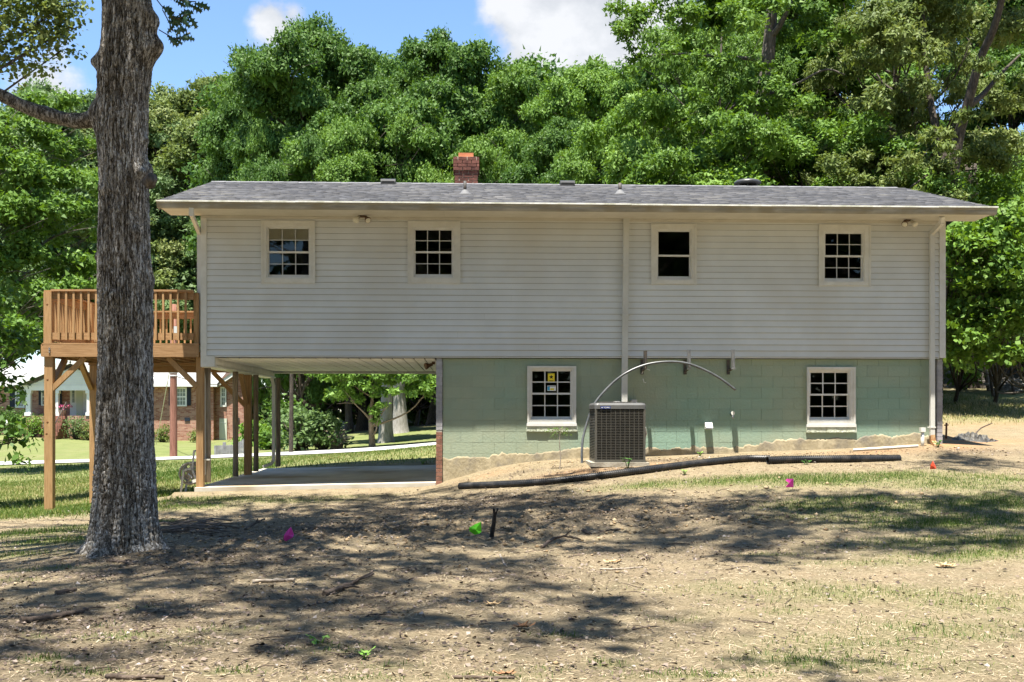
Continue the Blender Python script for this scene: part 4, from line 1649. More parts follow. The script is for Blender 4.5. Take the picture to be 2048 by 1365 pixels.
rp = .062
PIPE1 = [gpt(921, 979, rp * .75), gpt(1000, 976, rp * .85), gpt(1090, 970, rp * .8), gpt(1180, 961, rp * .9), gpt(1270, 951, rp * .95), gpt(1350, 940, rp * .9), gpt(1430, 930, rp * .95), gpt(1490, 925, rp), gpt(1540, 925, rp)]
corrugated('drain_pipe', PIPE1, rp, M['corrugated'], 'long black corrugated drain pipe with its open end beside the bare soil', 'corrugated pipes lying along the wall')
PIPE2 = [gpt(1535, 929, rp * 1.1), gpt(1600, 927, rp), gpt(1680, 926, rp), gpt(1750, 924, rp * .8), gpt(1798, 922, rp * .5)]
o2, pn2 = corrugated('drain_pipe', PIPE2, rp * 1.12, M['corrugated'], 'shorter dusty corrugated drain pipe nearer the far corner, its end half buried', 'corrugated pipes lying along the wall')
# white plastic pipe lying by the wall, and the capped standpipe
a, b = gp(1706, 896), gp(1838, 893)
ya = -.35
pa, pb = W(1706, 893, -.3), W(1836, 889, -.3)
pa.z, pb.z = hz(pa.x, pa.y) + .025, hz(pb.x, pb.y) + .025
G().tube([pa, pb], .022, 12).top('plastic_pipe', M['white_plastic'], 'straight white plastic pipe lying on the ground along the wall', 'pipe', pa)
p = W(1845, 885, -.22)
p.z = hz(p.x, p.y)
st = thing('standpipe', 'short square-capped cream standpipe rising beside the wall corner', 'standpipe', p)
zt = W(1845, 862, -.22).z
G().tube([p - Vector((0, 0, .1)), (p.x, p.y, zt)], .032, 14).build('pipe', M['white_plastic'], st)
G().box(p.x - .042, p.x + .042, p.y - .045, p.y + .045, zt - .02, zt + .06).build('cap', M['white_plastic'], st)

# ------------------------------------------------------------------ marking flags
def flag(px, py, base_py, pts, m, label):
    """pts: outline of the plastic in photo pixels"""
    b = gp(px, base_py)
    D = (b - CAM).dot(pixdir(px, base_py)) / pixdir(px, base_py).length_squared
    f = thing('marking_flag', label, 'marking flag', b, 'survey flags stuck in the yard')
    top = CAM + pixdir(*pts[0]) * D
    top2 = CAM + pixdir(*pts[1]) * D
    G().tube([b - Vector((0, 0, .05)), (b + top) / 2 + Vector((.005, 0, 0)), top2, top], .0022, 5).build('wire_stake', M['wire'], f)
    P = [CAM + pixdir(*q) * (D - .012 + .014 * math.sin(i * 2.4)) for i, q in enumerate(pts)]
    c = sum(P, Vector()) / len(P) + Vector((0, -.015, 0))
    n = len(P)
    g = G().add(P + [c] + [q + Vector((0, .0015, 0)) for q in P] + [c + Vector((0, .0015, 0))],
                [(i, (i + 1) % n, n) for i in range(n)] + [((i + 1) % n + n + 1, i + n + 1, 2 * n + 1) for i in range(n)] + [(i, i + n + 1, (i + 1) % n + n + 1, (i + 1) % n) for i in range(n)])
    g.build('flag', m, f)


flag(576, 1070, 1086, [(582, 1054), (588, 1070), (586, 1075), (572, 1083), (567, 1080), (568, 1071), (574, 1062)], M['flag_pink'], 'pink marking flag near the tree trunk, hanging in a point')
flag(955, 1057, 1078, [(962, 1044), (963, 1064), (958, 1068), (949, 1070), (939, 1063), (938, 1056), (950, 1049)], M['flag_green'], 'lime green marking flag beside the forked stick')
flag(1583, 967, 984, [(1587, 958), (1587, 975), (1571, 975), (1573, 972), (1580, 966), (1571, 961), (1574, 958)], M['flag_pink'], 'bent pink marking flag in the grass below the drain pipe')
flag(1868, 930, 945, [(1866, 922), (1872, 934), (1872, 938), (1860, 939), (1861, 931)], M['flag_red'], 'small red marking flag near the house corner')

# ------------------------------------------------------------------ sticks and fallen branches
def stick(pts, r0, r1, m, label, name='fallen_branch', cat='branch', twigs=(), group='dead branches lying in the yard', flat=True):
    """pts: photo pixels laid on the ground (or (px,py,lift))"""
    P = []
    for q in pts:
        p = gp(q[0], q[1])
        P.append(Vector((p.x, p.y, hz(p.x, p.y) + (q[2] if len(q) > 2 else r0 * .7))))
    sp = spline(P, 5)
    sp = [p + Vector((random.uniform(-1, 1), random.uniform(-1, 1), random.uniform(-.5, 1))) * r0 * .35 for p in sp]
    rad = [(r0 + (r1 - r0) * i / (len(sp) - 1)) * random.uniform(.85, 1.15) for i in range(len(sp))]
    g = G().tube(sp, rad, 7)
    for (t, dx, dy, dz, ln) in twigs:
        a = sp[int(t * (len(sp) - 1))]
        b = a + Vector((dx, dy, dz)) * ln
        g.tube([a, (a + b) / 2 + Vector((.01, .01, .01)), b], [r0 * .55, r0 * .45, r0 * .25], 6)
    return g.top(name, m, label, cat, P[0], group)


stick([(40, 1250), (90, 1243), (140, 1232), (176, 1221)], .028, .014, M['bark_stick'], 'thick dark stick lying at the lower corner of the bare yard')
stick([(648, 1196), (690, 1180), (720, 1168), (748, 1157)], .024, .010, M['bark_stick'], 'forked grey branch lying below the pink flag', twigs=[(.5, .5, .8, .2, .35), (.3, .8, -.5, .1, .2)])
stick([(1083, 1100), (1105, 1090, .05), (1130, 1086, .06), (1160, 1087, .03)], .020, .010, M['bark_stick'], 'crooked dark branch arched off the ground right of the green flag', twigs=[(.7, .4, .2, .3, .2), (.4, .3, -.3, .1, .2)])
stick([(1165, 1066), (1185, 1071), (1215, 1068), (1240, 1060)], .018, .012, M['bark_stick'], 'knotty dead branch on the heap of dug soil', twigs=[(.2, -.4, .6, .3, .15)])
stick([(490, 1062), (510, 1057, .03), (530, 1051, .05)], .022, .012, M['bark_stick'], 'charred stub of branch behind the first pink flag', twigs=[(.5, .2, .1, .5, .12)])
stick([(1000, 1113), (1008, 1128), (1014, 1135)], .012, .008, M['pale_stick'], 'small curved bleached stick in the sunny patch')
stick([(505, 1166), (545, 1165), (590, 1164)], .020, .016, M['pale_stick'], 'bleached rotten stick lying below the tree roots')
stick([(1200, 1140), (1240, 1141), (1285, 1136)], .010, .008, M['pale_stick'], 'thin pale stick under the clod of yellow soil')
stick([(215, 1128), (240, 1131), (268, 1137)], .018, .010, M['bark_stick'], 'dark root-like stick lying just below the trunk', twigs=[(.6, .6, -.5, .1, .2)])
stick([(905, 1356), (960, 1358), (1030, 1357)], .013, .009, M['bark_stick'], 'stick at the very bottom edge of the yard, under the middle')
stick([(215, 1360), (260, 1362), (330, 1365)], .018, .010, M['bark_stick'], 'dark twig at the bottom edge below the tree')
stick([(590, 1119), (640, 1115), (700, 1112)], .008, .006, M['pale_stick'], 'long straight thin stick on the shaded litter')
stick([(1950, 870), (1962, 858), (1985, 848)], .015, .008, M['bark_stick'], 'bare stick lying on the soil beyond the house corner')
stick([(110, 1192), (145, 1186), (150, 1183)], .022, .014, M['bark_stick'], 'stubby brown stick left of the tree base')
# the forked stick standing upright
b = gp(985, 1078)
D_ = (b - CAM).dot(pixdir(985, 1078)) / pixdir(985, 1078).length_squared
q = [CAM + pixdir(*p_) * D_ for p_ in ((983, 1080), (984, 1068), (987, 1050), (989, 1032), (987, 1017))]
g = G().tube(spline(q, 4), [.032, .030, .029, .028, .027, .026, .026, .026, .026, .024, .024, .022, .020, .018, .015, .014, .012], 8)
q2 = [CAM + pixdir(*p_) * D_ for p_ in ((988, 1040), (992, 1027), (996, 1018))]
g.tube(q2, [.014, .012, .008], 7)
g.top('forked_stick', mat('charred_wood', (.012, .010, .008), (.045, .036, .028), 30, .9), 'dark forked stick standing upright in the dug soil', 'stick', b)

# brush pile right of the trunk: one heap of twigs nobody could count
rr = random.Random(11)
g = G()
for i in range(75):
    p = gp(325 + rr.random() ** 1.3 * 135, 1048 + rr.random() * 24)
    a = rr.uniform(-1.0, 1.0) + (math.pi if rr.random() < .5 else 0)
    ln = rr.uniform(.15, .7)
    z = p.z + rr.uniform(.0, .07)
    d = Vector((math.cos(a), math.sin(a) * .6, rr.uniform(-.08, .12)))
    c = Vector((p.x, p.y, z))
    g.tube([c - d * ln / 2, c + Vector((0, 0, rr.uniform(0, .05))), c + d * ln / 2], [rr.uniform(.004, .011)] * 2 + [.003], 5)
o = g.build('brush_pile', M['bark_stick'])
o.data.materials[0] = mat('weathered_brush', (.07, .052, .04), (.24, .19, .15), 9, .9)
tag(o, 'low heap of dead twigs against the right side of the trunk base', 'brush pile', kind='stuff')

# crumpled black sheet and rubble past the house corner
rr = random.Random(3)
b = gp(1940, 880)
vs, fs = [], []
nx_, ny_ = 40, 16
for j in range(ny_):
    for i in range(nx_):
        u, v_ = i / (nx_ - 1), j / (ny_ - 1)
        p = gp(1895 + 110 * u, 884 - 14 * v_ * math.sin(math.pi * min(.95, max(.1, u + .1))) - 2 * math.sin(u * 7))
        h_ = (.20 * abs(vnoise(np.array([i * .75]), np.array([j * .8]), 4)[0] - .35) * math.sin(math.pi * u) + .02) * min(1, 4 * v_, 4 * (1 - v_)) * min(1, 5 * u, 5 * (1 - u)) - .012
        vs.append((p.x, p.y, p.z + h_))
for j in range(ny_ - 1):
    for i in range(nx_ - 1):
        a = j * nx_ + i
        fs.append((a, a + 1, a + nx_ + 1, a + nx_))
g = G().add(vs, fs)
g.top('tarp', M['dusty_plastic'], 'crumpled black plastic sheet on the soil past the house corner', 'plastic sheet', b)
p = gp(1893, 884)
zt = W(1892, 842, .6)
k = gp(1892, 878)
G().tube([k - Vector((0, 0, .1)), k + Vector((.01, 0, .32))], .02, 7).tube([k + Vector((-.035, -.0, .27)), k + Vector((.05, 0, .275))], .014, 6).top('iron_stake', mat('rust', (.16, .06, .03), (.26, .11, .05), 20, .9), 'rusty iron stake standing beside the grey brick corner', 'stake', k)

# ------------------------------------------------------------------ hose reel
hx, hy = W(383, 940, .75).x, .75
hb = hz(hx, hy)
reel = thing('hose_reel', 'empty taupe hose reel cart standing behind the deck post', 'hose reel', (hx, hy, hb))
wc = W(382, 947, .75)
for (yy, m) in ((hy - .10, 'reel'), (hy + .16, 'reel')):
    ring = [(wc.x + .185 * math.cos(a), yy, wc.z + .195 * math.sin(a)) for a in np.linspace(0, 2 * math.pi, 29)]
    g = G().tube(ring, .022, 8, cap=False)
    for i in range(6):
        a = i * math.pi / 3 + .4
        g.bar((wc.x + .05 * math.cos(a), yy, wc.z + .05 * math.sin(a)), (wc.x + .18 * math.cos(a), yy, wc.z + .18 * math.sin(a)), .03, .02, (0, 1, 0))
    ring = [(wc.x + .095 * math.cos(a), yy, wc.z + .10 * math.sin(a)) for a in np.linspace(0, 2 * math.pi, 21)]
    g.tube(ring, .014, 6, cap=False)
    g.build('reel_wheel', M[m], reel)
G().tube([(wc.x, hy - .12, wc.z), (wc.x, hy + .18, wc.z)], .06, 14).build('drum', M['reel'], reel)
for yy in (hy - .15, hy + .21):
    fz = W(363, 985, .6).z
    pts = [(wc.x - .155, yy, hb - .01), (wc.x - .10, yy, wc.z + .05), (wc.x - .03, yy, wc.z + .085), (wc.x + .06, yy, wc.z + .08), (wc.x + .22, yy, hb)]
    g = G()
    for a, b in zip(pts[:-1], pts[1:]):
        g.bar(a, b, .035, .025, (0, 1, 0))
    g.bar((wc.x + .06, yy, wc.z + .08), (W(392, 902, .75).x, yy, W(392, 902, .75).z), .032, .025, (0, 1, 0))
    g.build('frame', M['reel_pale'], reel)
e = W(392, 902, .75)
G().tube([(e.x, hy - .16, e.z), (e.x, hy + .22, e.z)], .018, 10).build('handle', M['reel_pale'], reel)
G().tube([(wc.x, hy - .13, wc.z), (wc.x, hy - .2, wc.z), (wc.x + .07, hy - .2, wc.z - .06), (wc.x + .07, hy - .26, wc.z - .06)], .012, 8).build('crank', M['reel_pale'], reel)

# dry curled oak leaves in the sunny part
def dry_leaf(px, py, s, label, seed, m):
    r_ = random.Random(seed)
    b = gp(px, py)
    g = G()
    for k in range(3):
        a0 = r_.uniform(0, 6.28)
        n = 18
        pts = []
        for i in range(n):
            a = a0 + 2 * math.pi * i / n
            lob = 1 + .35 * math.cos(5 * (a - a0))
            rr_ = s * lob * (.55 + .45 * abs(math.cos((a - a0) / 2)))
            x, y = rr_ * math.cos(a), rr_ * .6 * math.sin(a)
            pts.append((b.x + x + k * s * .5 - s * .5, b.y + y * 1.1, b.z + .015 + .5 * s * (x * x + y * y) / (s * s) * .9 * r_.uniform(.5, 1.2)))
        c = (b.x + k * s * .5 - s * .5, b.y, b.z + .012)
        g.add(pts + [c], [(i, (i + 1) % n, n) for i in range(n)])
    g.top('dry_leaf', m, label, 'dry leaf', b)


M['dryleaf'] = mat('tan_dry_leaf', (.38, .25, .12), (.55, .40, .22), 30, .8)
M['brownleaf'] = mat('brown_dry_leaf', (.20, .10, .05), (.32, .18, .09), 30, .8)
dry_leaf(1891, 1133, .075, 'curled pale oak leaf spray on the sunny soil', 1, M['dryleaf'])
dry_leaf(1045, 1262, .06, 'cracked brown dry leaf on the bare soil, lower middle', 2, M['brownleaf'])
dry_leaf(1225, 1128, .06, 'clod of yellowish dried leaves and soil in the sun patch', 3, M['dryleaf'])
dry_leaf(985, 1214, .05, 'small yellow dry leaf between two sun patches', 4, M['dryleaf'])
dry_leaf(1011, 1353, .05, 'rust-orange dry leaf by the pale stick at the bottom edge', 5, M['brownleaf'])
# ------------------------------------------------------------------ leaves, crowns, trees
def leaf_ramp(name, dark, mid, lite, trans=.26, rough=.55):
    return attr_mat(name, ((0, dark), (.5, mid), (1, lite)), rough=rough, trans=trans, spec=.18)


LEAF = dict(
    deep=leaf_ramp('deep_green_leaves', (.040, .088, .018), (.072, .142, .028), (.120, .208, .045)),
    mid=leaf_ramp('mid_green_leaves', (.058, .120, .021), (.108, .196, .034), (.170, .268, .056)),
    lime=leaf_ramp('lime_green_leaves', (.068, .135, .022), (.125, .225, .038), (.200, .315, .070)),
    olive=leaf_ramp('olive_leaves', (.075, .115, .026), (.135, .18, .048), (.23, .26, .10)),
    pale=leaf_ramp('pale_far_leaves', (.065, .115, .036), (.11, .175, .062), (.17, .235, .095)))
BARK = dict(
    grey=mat('grey_bark', (.07, .058, .047), (.19, .165, .14), 9, .95, .7, 30, stretch=(3, 3, .5), bdist=.04),
    dark=mat('dark_bark', (.035, .028, .022), (.11, .09, .07), 9, .95, .7, 30, stretch=(3, 3, .5), bdist=.04),
    tan=mat('tan_bark', (.17, .12, .075), (.30, .235, .16), 9, .95, .5, 30, stretch=(3, 3, .5), bdist=.04),
    pale=mat('pale_bark', (.20, .185, .16), (.36, .34, .31), 6, .95, .6, 24, stretch=(3, 3, .5), bdist=.04))


def unit(a):
    return a / np.maximum(np.linalg.norm(a, axis=1, keepdims=True), 1e-9)


def leaf_geo(P, A, Nn, L, Wd, fold=.25):
    """one folded four-sided leaf per row"""
    s = unit(np.cross(A, Nn))
    n = np.cross(s, A)
    L = L[:, None]
    w = Wd[:, None]
    v = np.stack([P, P + A * L * .45 + s * w + n * w * fold, P + A * L, P + A * L * .45 - s * w + n * w * fold], 1)
    k = len(P)
    f = np.arange(k * 4).reshape(k, 4)
    return v.reshape(-1, 3), f


def crown_arrays(clumps, rg, leaf=.17, dens=16, per=16, spray=.26, squash=.82, droop=.25, ratio=.34, tuft=12):
    """clumps: rows (x, y, z, r); returns verts, faces, attribute"""
    Ps, As, Ns, Ls, Vs, Ts, Rs, Tvs = [], [], [], [], [], [], [], []
    for (x, y, z, r) in clumps:
        ns = max(4, int(dens * r * r))
        nt_ = max(3, int(tuft * r * r))
        td = unit(rg.normal(size=(nt_, 3)))
        td[:, 2] = np.where(td[:, 2] < -.3, -td[:, 2] * .6, td[:, 2])
        td = unit(td)
        tc = np.array([x, y, z]) + td * (r * (.55 + .4 * rg.random(nt_)))[:, None] * np.array([1, 1, squash])
        tr = r * .36 * (.7 + .6 * rg.random(nt_))
        tv = rg.normal(size=nt_) * .09 + rg.normal() * .07
        k = rg.integers(0, nt_, ns)
        o_ = unit(rg.normal(size=(ns, 3)))
        o_[:, 2] = np.where(o_[:, 2] < -.2, -o_[:, 2] * .5, o_[:, 2])
        c = tc[k] + o_ * (tr[k] * (.78 + .32 * rg.random(ns)))[:, None] * np.array([1.15, 1.15, .8])
        shade = .46 + tv[k] + rg.normal(size=ns) * .06
        n = ns * per
        dd = np.repeat(unit(o_ * .8 + td[k] * .5 + np.array([0, 0, .15])), per, 0)
        off = rg.normal(size=(n, 3)) * spray * np.array([1, 1, .55])
        P = np.repeat(c, per, 0) + off
        A = unit(dd * .6 + rg.normal(size=(n, 3)) * .75 - np.array([0, 0, droop]))
        Nn = unit(dd * .95 + np.array([0, 0, .35]) + rg.normal(size=(n, 3)) * .45)
        Ps.append(P)
        Ts.append(tc)
        Rs.append(tr)
        Tvs.append(tv)
        As.append(A)
        Ns.append(Nn)
        Ls.append(leaf * (.65 + .7 * rg.random(n)))
        Vs.append(np.clip(np.repeat(shade, per) + rg.normal(size=n) * .13, 0, 1))
    P, A, Nn, L, V = (np.concatenate(q) for q in (Ps, As, Ns, Ls, Vs))
    v, f = leaf_geo(P, A, Nn, L, L * ratio)
    V = np.repeat(V, 4)
    return v, f, V


def crown_solid(clumps, rg, leaf=.15, cover=1.2, tuft=6, ratio=.38, droop=.25, tr_k=.37, squash=.85, inner=12, tri=True):
    """denser crown: every clump is a cluster of leafy tufts whose shells are well covered, with a few larger leaves inside"""
    T, TD, TR, TV = [], [], [], []
    for (x, y, z, r) in clumps:
        n = max(4, int(tuft * r * r))
        d = unit(rg.normal(size=(n, 3)))
        d[:, 2] = np.where(d[:, 2] < -.35, -d[:, 2] * .6, d[:, 2])
        d = unit(d)
        T.append(np.array([x, y, z]) + d * (r * (.45 + .45 * rg.random(n)))[:, None] * np.array([1, 1, squash]))
        TD.append(d)
        TR.append(r * tr_k * (.75 + .5 * rg.random(n)))
        TV.append(rg.normal() * .07 + rg.normal(size=n) * .08)
    T, TD, TR, TV = (np.concatenate(q) for q in (T, TD, TR, TV))
    cnt = np.maximum(10, (cover * 7.2 * TR ** 2 / (leaf * leaf * ratio)).astype(int))
    k = np.repeat(np.arange(len(T)), cnt)
    n = len(k)
    o = unit(rg.normal(size=(n, 3)))
    o[:, 2] = np.where(o[:, 2] < -.3, -o[:, 2] * .7, o[:, 2])
    lump = 1 + .27 * np.sin(o[:, 0] * 6 + k) * np.sin(o[:, 1] * 6 + 2 * k)
    P = T[k] + o * (TR[k] * lump * (.74 + .34 * rg.random(n)))[:, None] * np.array([1.12, 1.12, .82]) + rg.normal(size=(n, 3)) * leaf * .3
    stray = rg.random(n) < .13
    P = P + o * (TR[k] * stray * (.06 + .26 * rg.random(n)))[:, None]
    A = unit(o * .5 + rg.normal(size=(n, 3)) * .8 - np.array([0, 0, droop]))
    Nn = unit(o * 1.0 + TD[k] * .2 + np.array([0, 0, .30]) + rg.normal(size=(n, 3)) * .42)
    L = leaf * (.65 + .7 * rg.random(n))
    V = np.clip(.47 + TV[k] + rg.normal(size=n) * .12, 0, 1)
    if inner:
        ki = np.repeat(np.arange(len(T)), inner)
        m = len(ki)
        oi = unit(rg.normal(size=(m, 3)))
        P = np.concatenate([P, T[ki] + oi * (TR[ki] * .55 * rg.random(m))[:, None]])
        A = np.concatenate([A, unit(rg.normal(size=(m, 3)))])
        Nn = np.concatenate([Nn, unit(rg.normal(size=(m, 3)))])
        L = np.concatenate([L, np.minimum(TR[ki] * .8, leaf * 3.2)])
        V = np.concatenate([V, np.clip(.45 + TV[ki], 0, 1)])
    s = unit(np.cross(A, Nn))
    w = (L * ratio)[:, None]
    L = L[:, None]
    if tri:
        v = np.stack([P - s * w, P + s * w, P + A * L], 1)
        q = 3
    else:
        v, f = leaf_geo(P, A, Nn, L[:, 0], w[:, 0])
        return v, f, np.repeat(V, 4)
    return v.reshape(-1, 3), np.arange(len(P) * q).reshape(-1, q), np.repeat(V, q)


def branch_set(g, base, trunk_top, clumps, r0, rg, every=1, n=7, r_limb=.30):
    """trunk and a limb to each clump, world space"""
    base, top = Vector(base), Vector(trunk_top)
    H = top.z - base.z
    bend = Vector((rg.normal() * .03 * H, rg.normal() * .03 * H, 0))

    def axis_(t):
        return base.lerp(top, t) + bend * math.sin(t * math.pi) + Vector((.012 * H * math.sin(t * 9), .012 * H * math.cos(t * 7), 0)) * t
    ts = np.linspace(0, 1, 14)
    rad = [r0 * (1.0 - .80 * t) * (1 + .55 * math.exp(-t * 26)) for t in ts]
    g.tube([axis_(t) for t in ts], rad, 12)
    for i, (x, y, z, r) in enumerate(clumps):
        if i % every:
            continue
        c = Vector((x, y, z))
        hd = math.hypot(x - base.x, y - base.y)
        t0 = min(.93, max(.18, (z - base.z - hd * (.55 + .3 * rg.random())) / H))
        a = axis_(t0)
        m = a.lerp(c, .5) + Vector((rg.normal() * .06, rg.normal() * .06, -.06)) * (c - a).length
        ra = min(r0 * (1 - .8 * t0) * .62, r_limb * (.35 + .65 * rg.random()) * .6 + .02)
        sp = spline([a, m, c], 4)
        g.tube(sp, [ra * (1 - .82 * k / (len(sp) - 1)) for k in range(len(sp))], n)
        for q in range(3):                                   # twigs inside the clump
            e = c + Vector((rg.normal(), rg.normal(), rg.normal() * .6 + .2)) * r * .6
            s_ = m.lerp(c, .45 + .25 * q)
            g.tube([s_, s_.lerp(e, .5) + Vector((0, 0, .05 * r)), e], [ra * .32, ra * .22, .008], 5)
    return g


def np_mesh_obj(name, v, f, V, m, parent, off):
    me = np_mesh(name, v - np.array(off), f, m, dict(v=V))
    return link(name, me, parent)


def hero_tree(name, label, base, top, clumps, r0, leafmat, barkmat, seed, group=None, cat='tree', every=1, r_limb=.3, **kw):
    rg = np.random.default_rng(seed)
    t = thing(name, label, cat, base, group)
    g = branch_set(G(), (base[0], base[1], base[2] - .3), top, clumps, r0, rg, every, r_limb=r_limb)
    g.build('trunk', BARK[barkmat], t)
    solid = kw.pop('solid', False)
    v, f, V = (crown_solid if solid else crown_arrays)(clumps, rg, **kw)
    np_mesh_obj('crown', v, f, V, LEAF[leafmat], t, base)
    return t


# --- generic crowns, 16 m tall, copied over the wood
def envelope(rg, H, Rr, zb, n, rmin, rmax, shape):
    out = []
    tries = 0
    while len(out) < n and tries < 4000:
        tries += 1
        d = unit(rg.normal(size=(1, 3)))[0]
        k = .38 + .62 * rg.random() ** .5
        zc, hz_ = (H + zb) / 2, (H - zb) / 2
        w = Rr
        x, y, z = d[0] * w * k, d[1] * w * k, zc + d[2] * hz_ * k
        if shape == 'cone':
            s = 1 - .55 * (z - zb) / (H - zb)
            x, y = x * s, y * s
        r = rmin + (rmax - rmin) * rg.random()
        z = min(z, H - r * .8)
        out.append((x, y, z, r))
    return out


VAR = {}


def make_variant(key, seed, H, Rr, zb, n, rmin, rmax, shape, bark, r0, **kw):
    rg = np.random.default_rng(seed)
    cl = envelope(rg, H, Rr, zb, n, rmin, rmax, shape)
    g = branch_set(G(), (0, 0, -.4), (rg.normal() * .3, rg.normal() * .3, H * .86), cl, r0, rg)
    tm = g.mesh('trunk', BARK[bark])
    v, f, V = crown_solid(cl, rg, **kw)
    VAR[key] = (tm, {}, v, f, V, H)


def variant(key):
    tm, cache, v, f, V, H = VAR[key]
    if 'me' not in cache:
        cache['me'] = np_mesh('crown', v, f, LEAF['mid'], dict(v=V))
    return tm, cache['me'], H


make_variant('oak', 1, 16, 4.4, 3.6, 48, 1.0, 1.8, 'round', 'dark', .26, leaf=.145, cover=1.0)
make_variant('round', 2, 16, 4.8, 3.0, 46, 1.1, 1.9, 'round', 'dark', .28, leaf=.15, cover=1.0)
make_variant('tall', 3, 16, 3.8, 2.5, 60, .8, 1.45, 'cone', 'dark', .22, leaf=.135, cover=.95, ratio=.34)
make_variant('bush', 4, 8, 3.6, .6, 44, .65, 1.2, 'round', 'dark', .14, leaf=.097, cover=1.0)
make_variant('wispy', 5, 16, 4.2, 3.5, 50, .7, 1.35, 'round', 'dark', .24, leaf=.145, cover=.75, ratio=.28, droop=.8)
_FG = 'broadleaf trees of the wood behind the white house'
FOREST = [
    # px, depth, top row, variant, leaves, widening, label
    (618, 72, 58, 'oak', 'deep', .72, 'tallest dark green oak crown above the roof, left of the chimney'),
    (722, 76.5, 104, 'oak', 'deep', .85, 'dark green crown between the tallest oak and the chimney oak'),
    (862, 70.5, 92, 'round', 'deep', .78, 'broad rounded dark crown straight above the brick chimney'),
    (968, 84, 158, 'oak', 'mid', .75, 'crown just right of the chimney, touching the edge of the white cloud'),
    (1072, 69, 150, 'round', 'mid', .72, 'rounded green crown below the middle of the white cloud'),
    (1182, 66, 142, 'oak', 'lime', .72, 'light green crown below the right edge of the white cloud'),
    (430, 128, 158, 'round', 'olive', .9, 'olive-tinted crown low at the left end of the tree line above the roof'),
    (545, 80, 128, 'oak', 'deep', .55, 'dark crown stepping down left of the tallest oak'),
    (548, 70, 255, 'bush', 'mid', .36, 'bushy green tree behind the left end of the roof'),
    (610, 66, 285, 'bush', 'deep', .5, 'low dark bushy tree behind the roof under the tallest oak'),
    (700, 66, 255, 'oak', 'mid', .75, 'mid-green tree behind the roof near the left roof vent'),
    (800, 65, 248, 'bush', 'mid', .55, 'pale bushy tree behind the left roof vent'),
    (905, 66.5, 268, 'oak', 'deep', .8, 'dark tree right behind the brick chimney stack'),
    (1005, 62, 282, 'bush', 'mid', .6, 'light bushy tree behind the roof between chimney and right roof vent'),
    (1110, 56, 240, 'oak', 'deep', .8, 'dark tree behind the right roof vent'),
    (1215, 53, 270, 'bush', 'mid', .7, 'bushy tree behind the roof near the second vent pipe'),
    (1500, 42, -140, 'tall', 'mid', 1.1, 'tall bright tree filling the sky above the round attic fan'),
    (1430, 37, -60, 'wispy', 'mid', .62, 'tall wispy tree whose branches reach over the right of the cloud'),
    (1640, 40, -130, 'tall', 'mid', 1.15, 'tall mid-green tree between attic fan and the olive tree'),
    (1775, 35, -110, 'wispy', 'olive', .85, 'tall olive tree with drooping glossy leaves above the right roof end'),
    (2060, 44, -130, 'tall', 'deep', 1.1, 'tall dark tree at the right edge behind the forked trunk'),
    (1340, 36, 205, 'bush', 'lime', .8, 'bright lime bushy tree behind the roof right of the cloud'),
    (1440, 33, 270, 'bush', 'mid', 1.0, 'leafy bush tree behind the roof left of the attic fan'),
    (1570, 34, 250, 'bush', 'lime', 1.1, 'bright green bush tree behind the attic fan'),
    (1690, 33, 290, 'bush', 'mid', 1.1, 'green bush tree behind the roof under the olive tree'),
    (1800, 32, 300, 'bush', 'olive', 1.0, 'yellowish bush tree behind the right tip of the roof'),
    (1960, 42, 330, 'bush', 'mid', 1.2, 'leafy tree behind the forked trunk above the roof tip'),
    (2080, 40, 360, 'bush', 'lime', 1.2, 'bright leafy tree at the right edge level with the roof tip'),
    (1935, 45, 505, 'bush', 'deep', 1.1, 'dark understorey tree just past the white corner post'),
    (2050, 46, 520, 'bush', 'deep', 1.2, 'dark understorey tree at the right edge above the brush bank'),
    # beyond the neighbour
    (15, 128, 205, 'round', 'pale', 1.05, 'tall pale tree far behind the brick house at the left edge'),
    (110, 125, 188, 'oak', 'pale', 1.0, 'tall pale tree far behind the brick house porch'),
    (215, 130, 196, 'round', 'pale', 1.0, 'tall tree far behind the brick house, hidden partly by the big trunk'),
    (330, 124, 205, 'oak', 'olive', 1.0, 'far tree seen between the big trunk and the left end of the roof'),
    (395, 122, 330, 'round', 'pale', 1.1, 'far bushy tree above the deck railing beside the white corner'),
    (470, 125, 250, 'round', 'pale', 1.0, 'far tree hidden mostly behind the left end of the white house'),
    # seen through the carport
    (600, 102, 600, 'round', 'mid', 1.0, 'leafy tree far beyond the road, seen left in the carport opening'),
    (640, 76, 560, 'bush', 'deep', .8, 'leafy tree beyond the road, behind the dark pole'),
    (720, 78, 560, 'bush', 'mid', .8, 'leafy tree beyond the road, behind the small maple'),
    (830, 76, 540, 'bush', 'deep', .8, 'dark tree beyond the road at the right of the carport opening'),
    (900, 80, 540, 'bush', 'deep', .8, 'dark tree beyond the road hidden mostly by the block wall'),
]


def place(px, D, top, key, leafmat, wide, label, rot, group=_FG):
    tm, cm, H = variant(key)
    b = C(px, HOR, D)
    zb = float(height0(b.x, b.y))
    ztop = C(px, top, D).z
    s = (ztop - zb) / H
    t = thing('broadleaf_tree', label, 'tree', (b.x, b.y, zb), group)
    t.rotation_euler = (0, 0, rot)
    t.scale = (s * wide, s * wide, s)
    for n, me in (('trunk', tm), ('crown', cm)):
        o = bpy.data.objects.new(n, me)
        o.parent = t
        COL.objects.link(o)
        if n == 'crown':                       # shared mesh, own leaf colour
            o.material_slots[0].link = 'OBJECT'
            o.material_slots[0].material = LEAF[leafmat]
    return t


for i, a in enumerate(FOREST):
    place(*a, rot=i * 2.4 + .7)

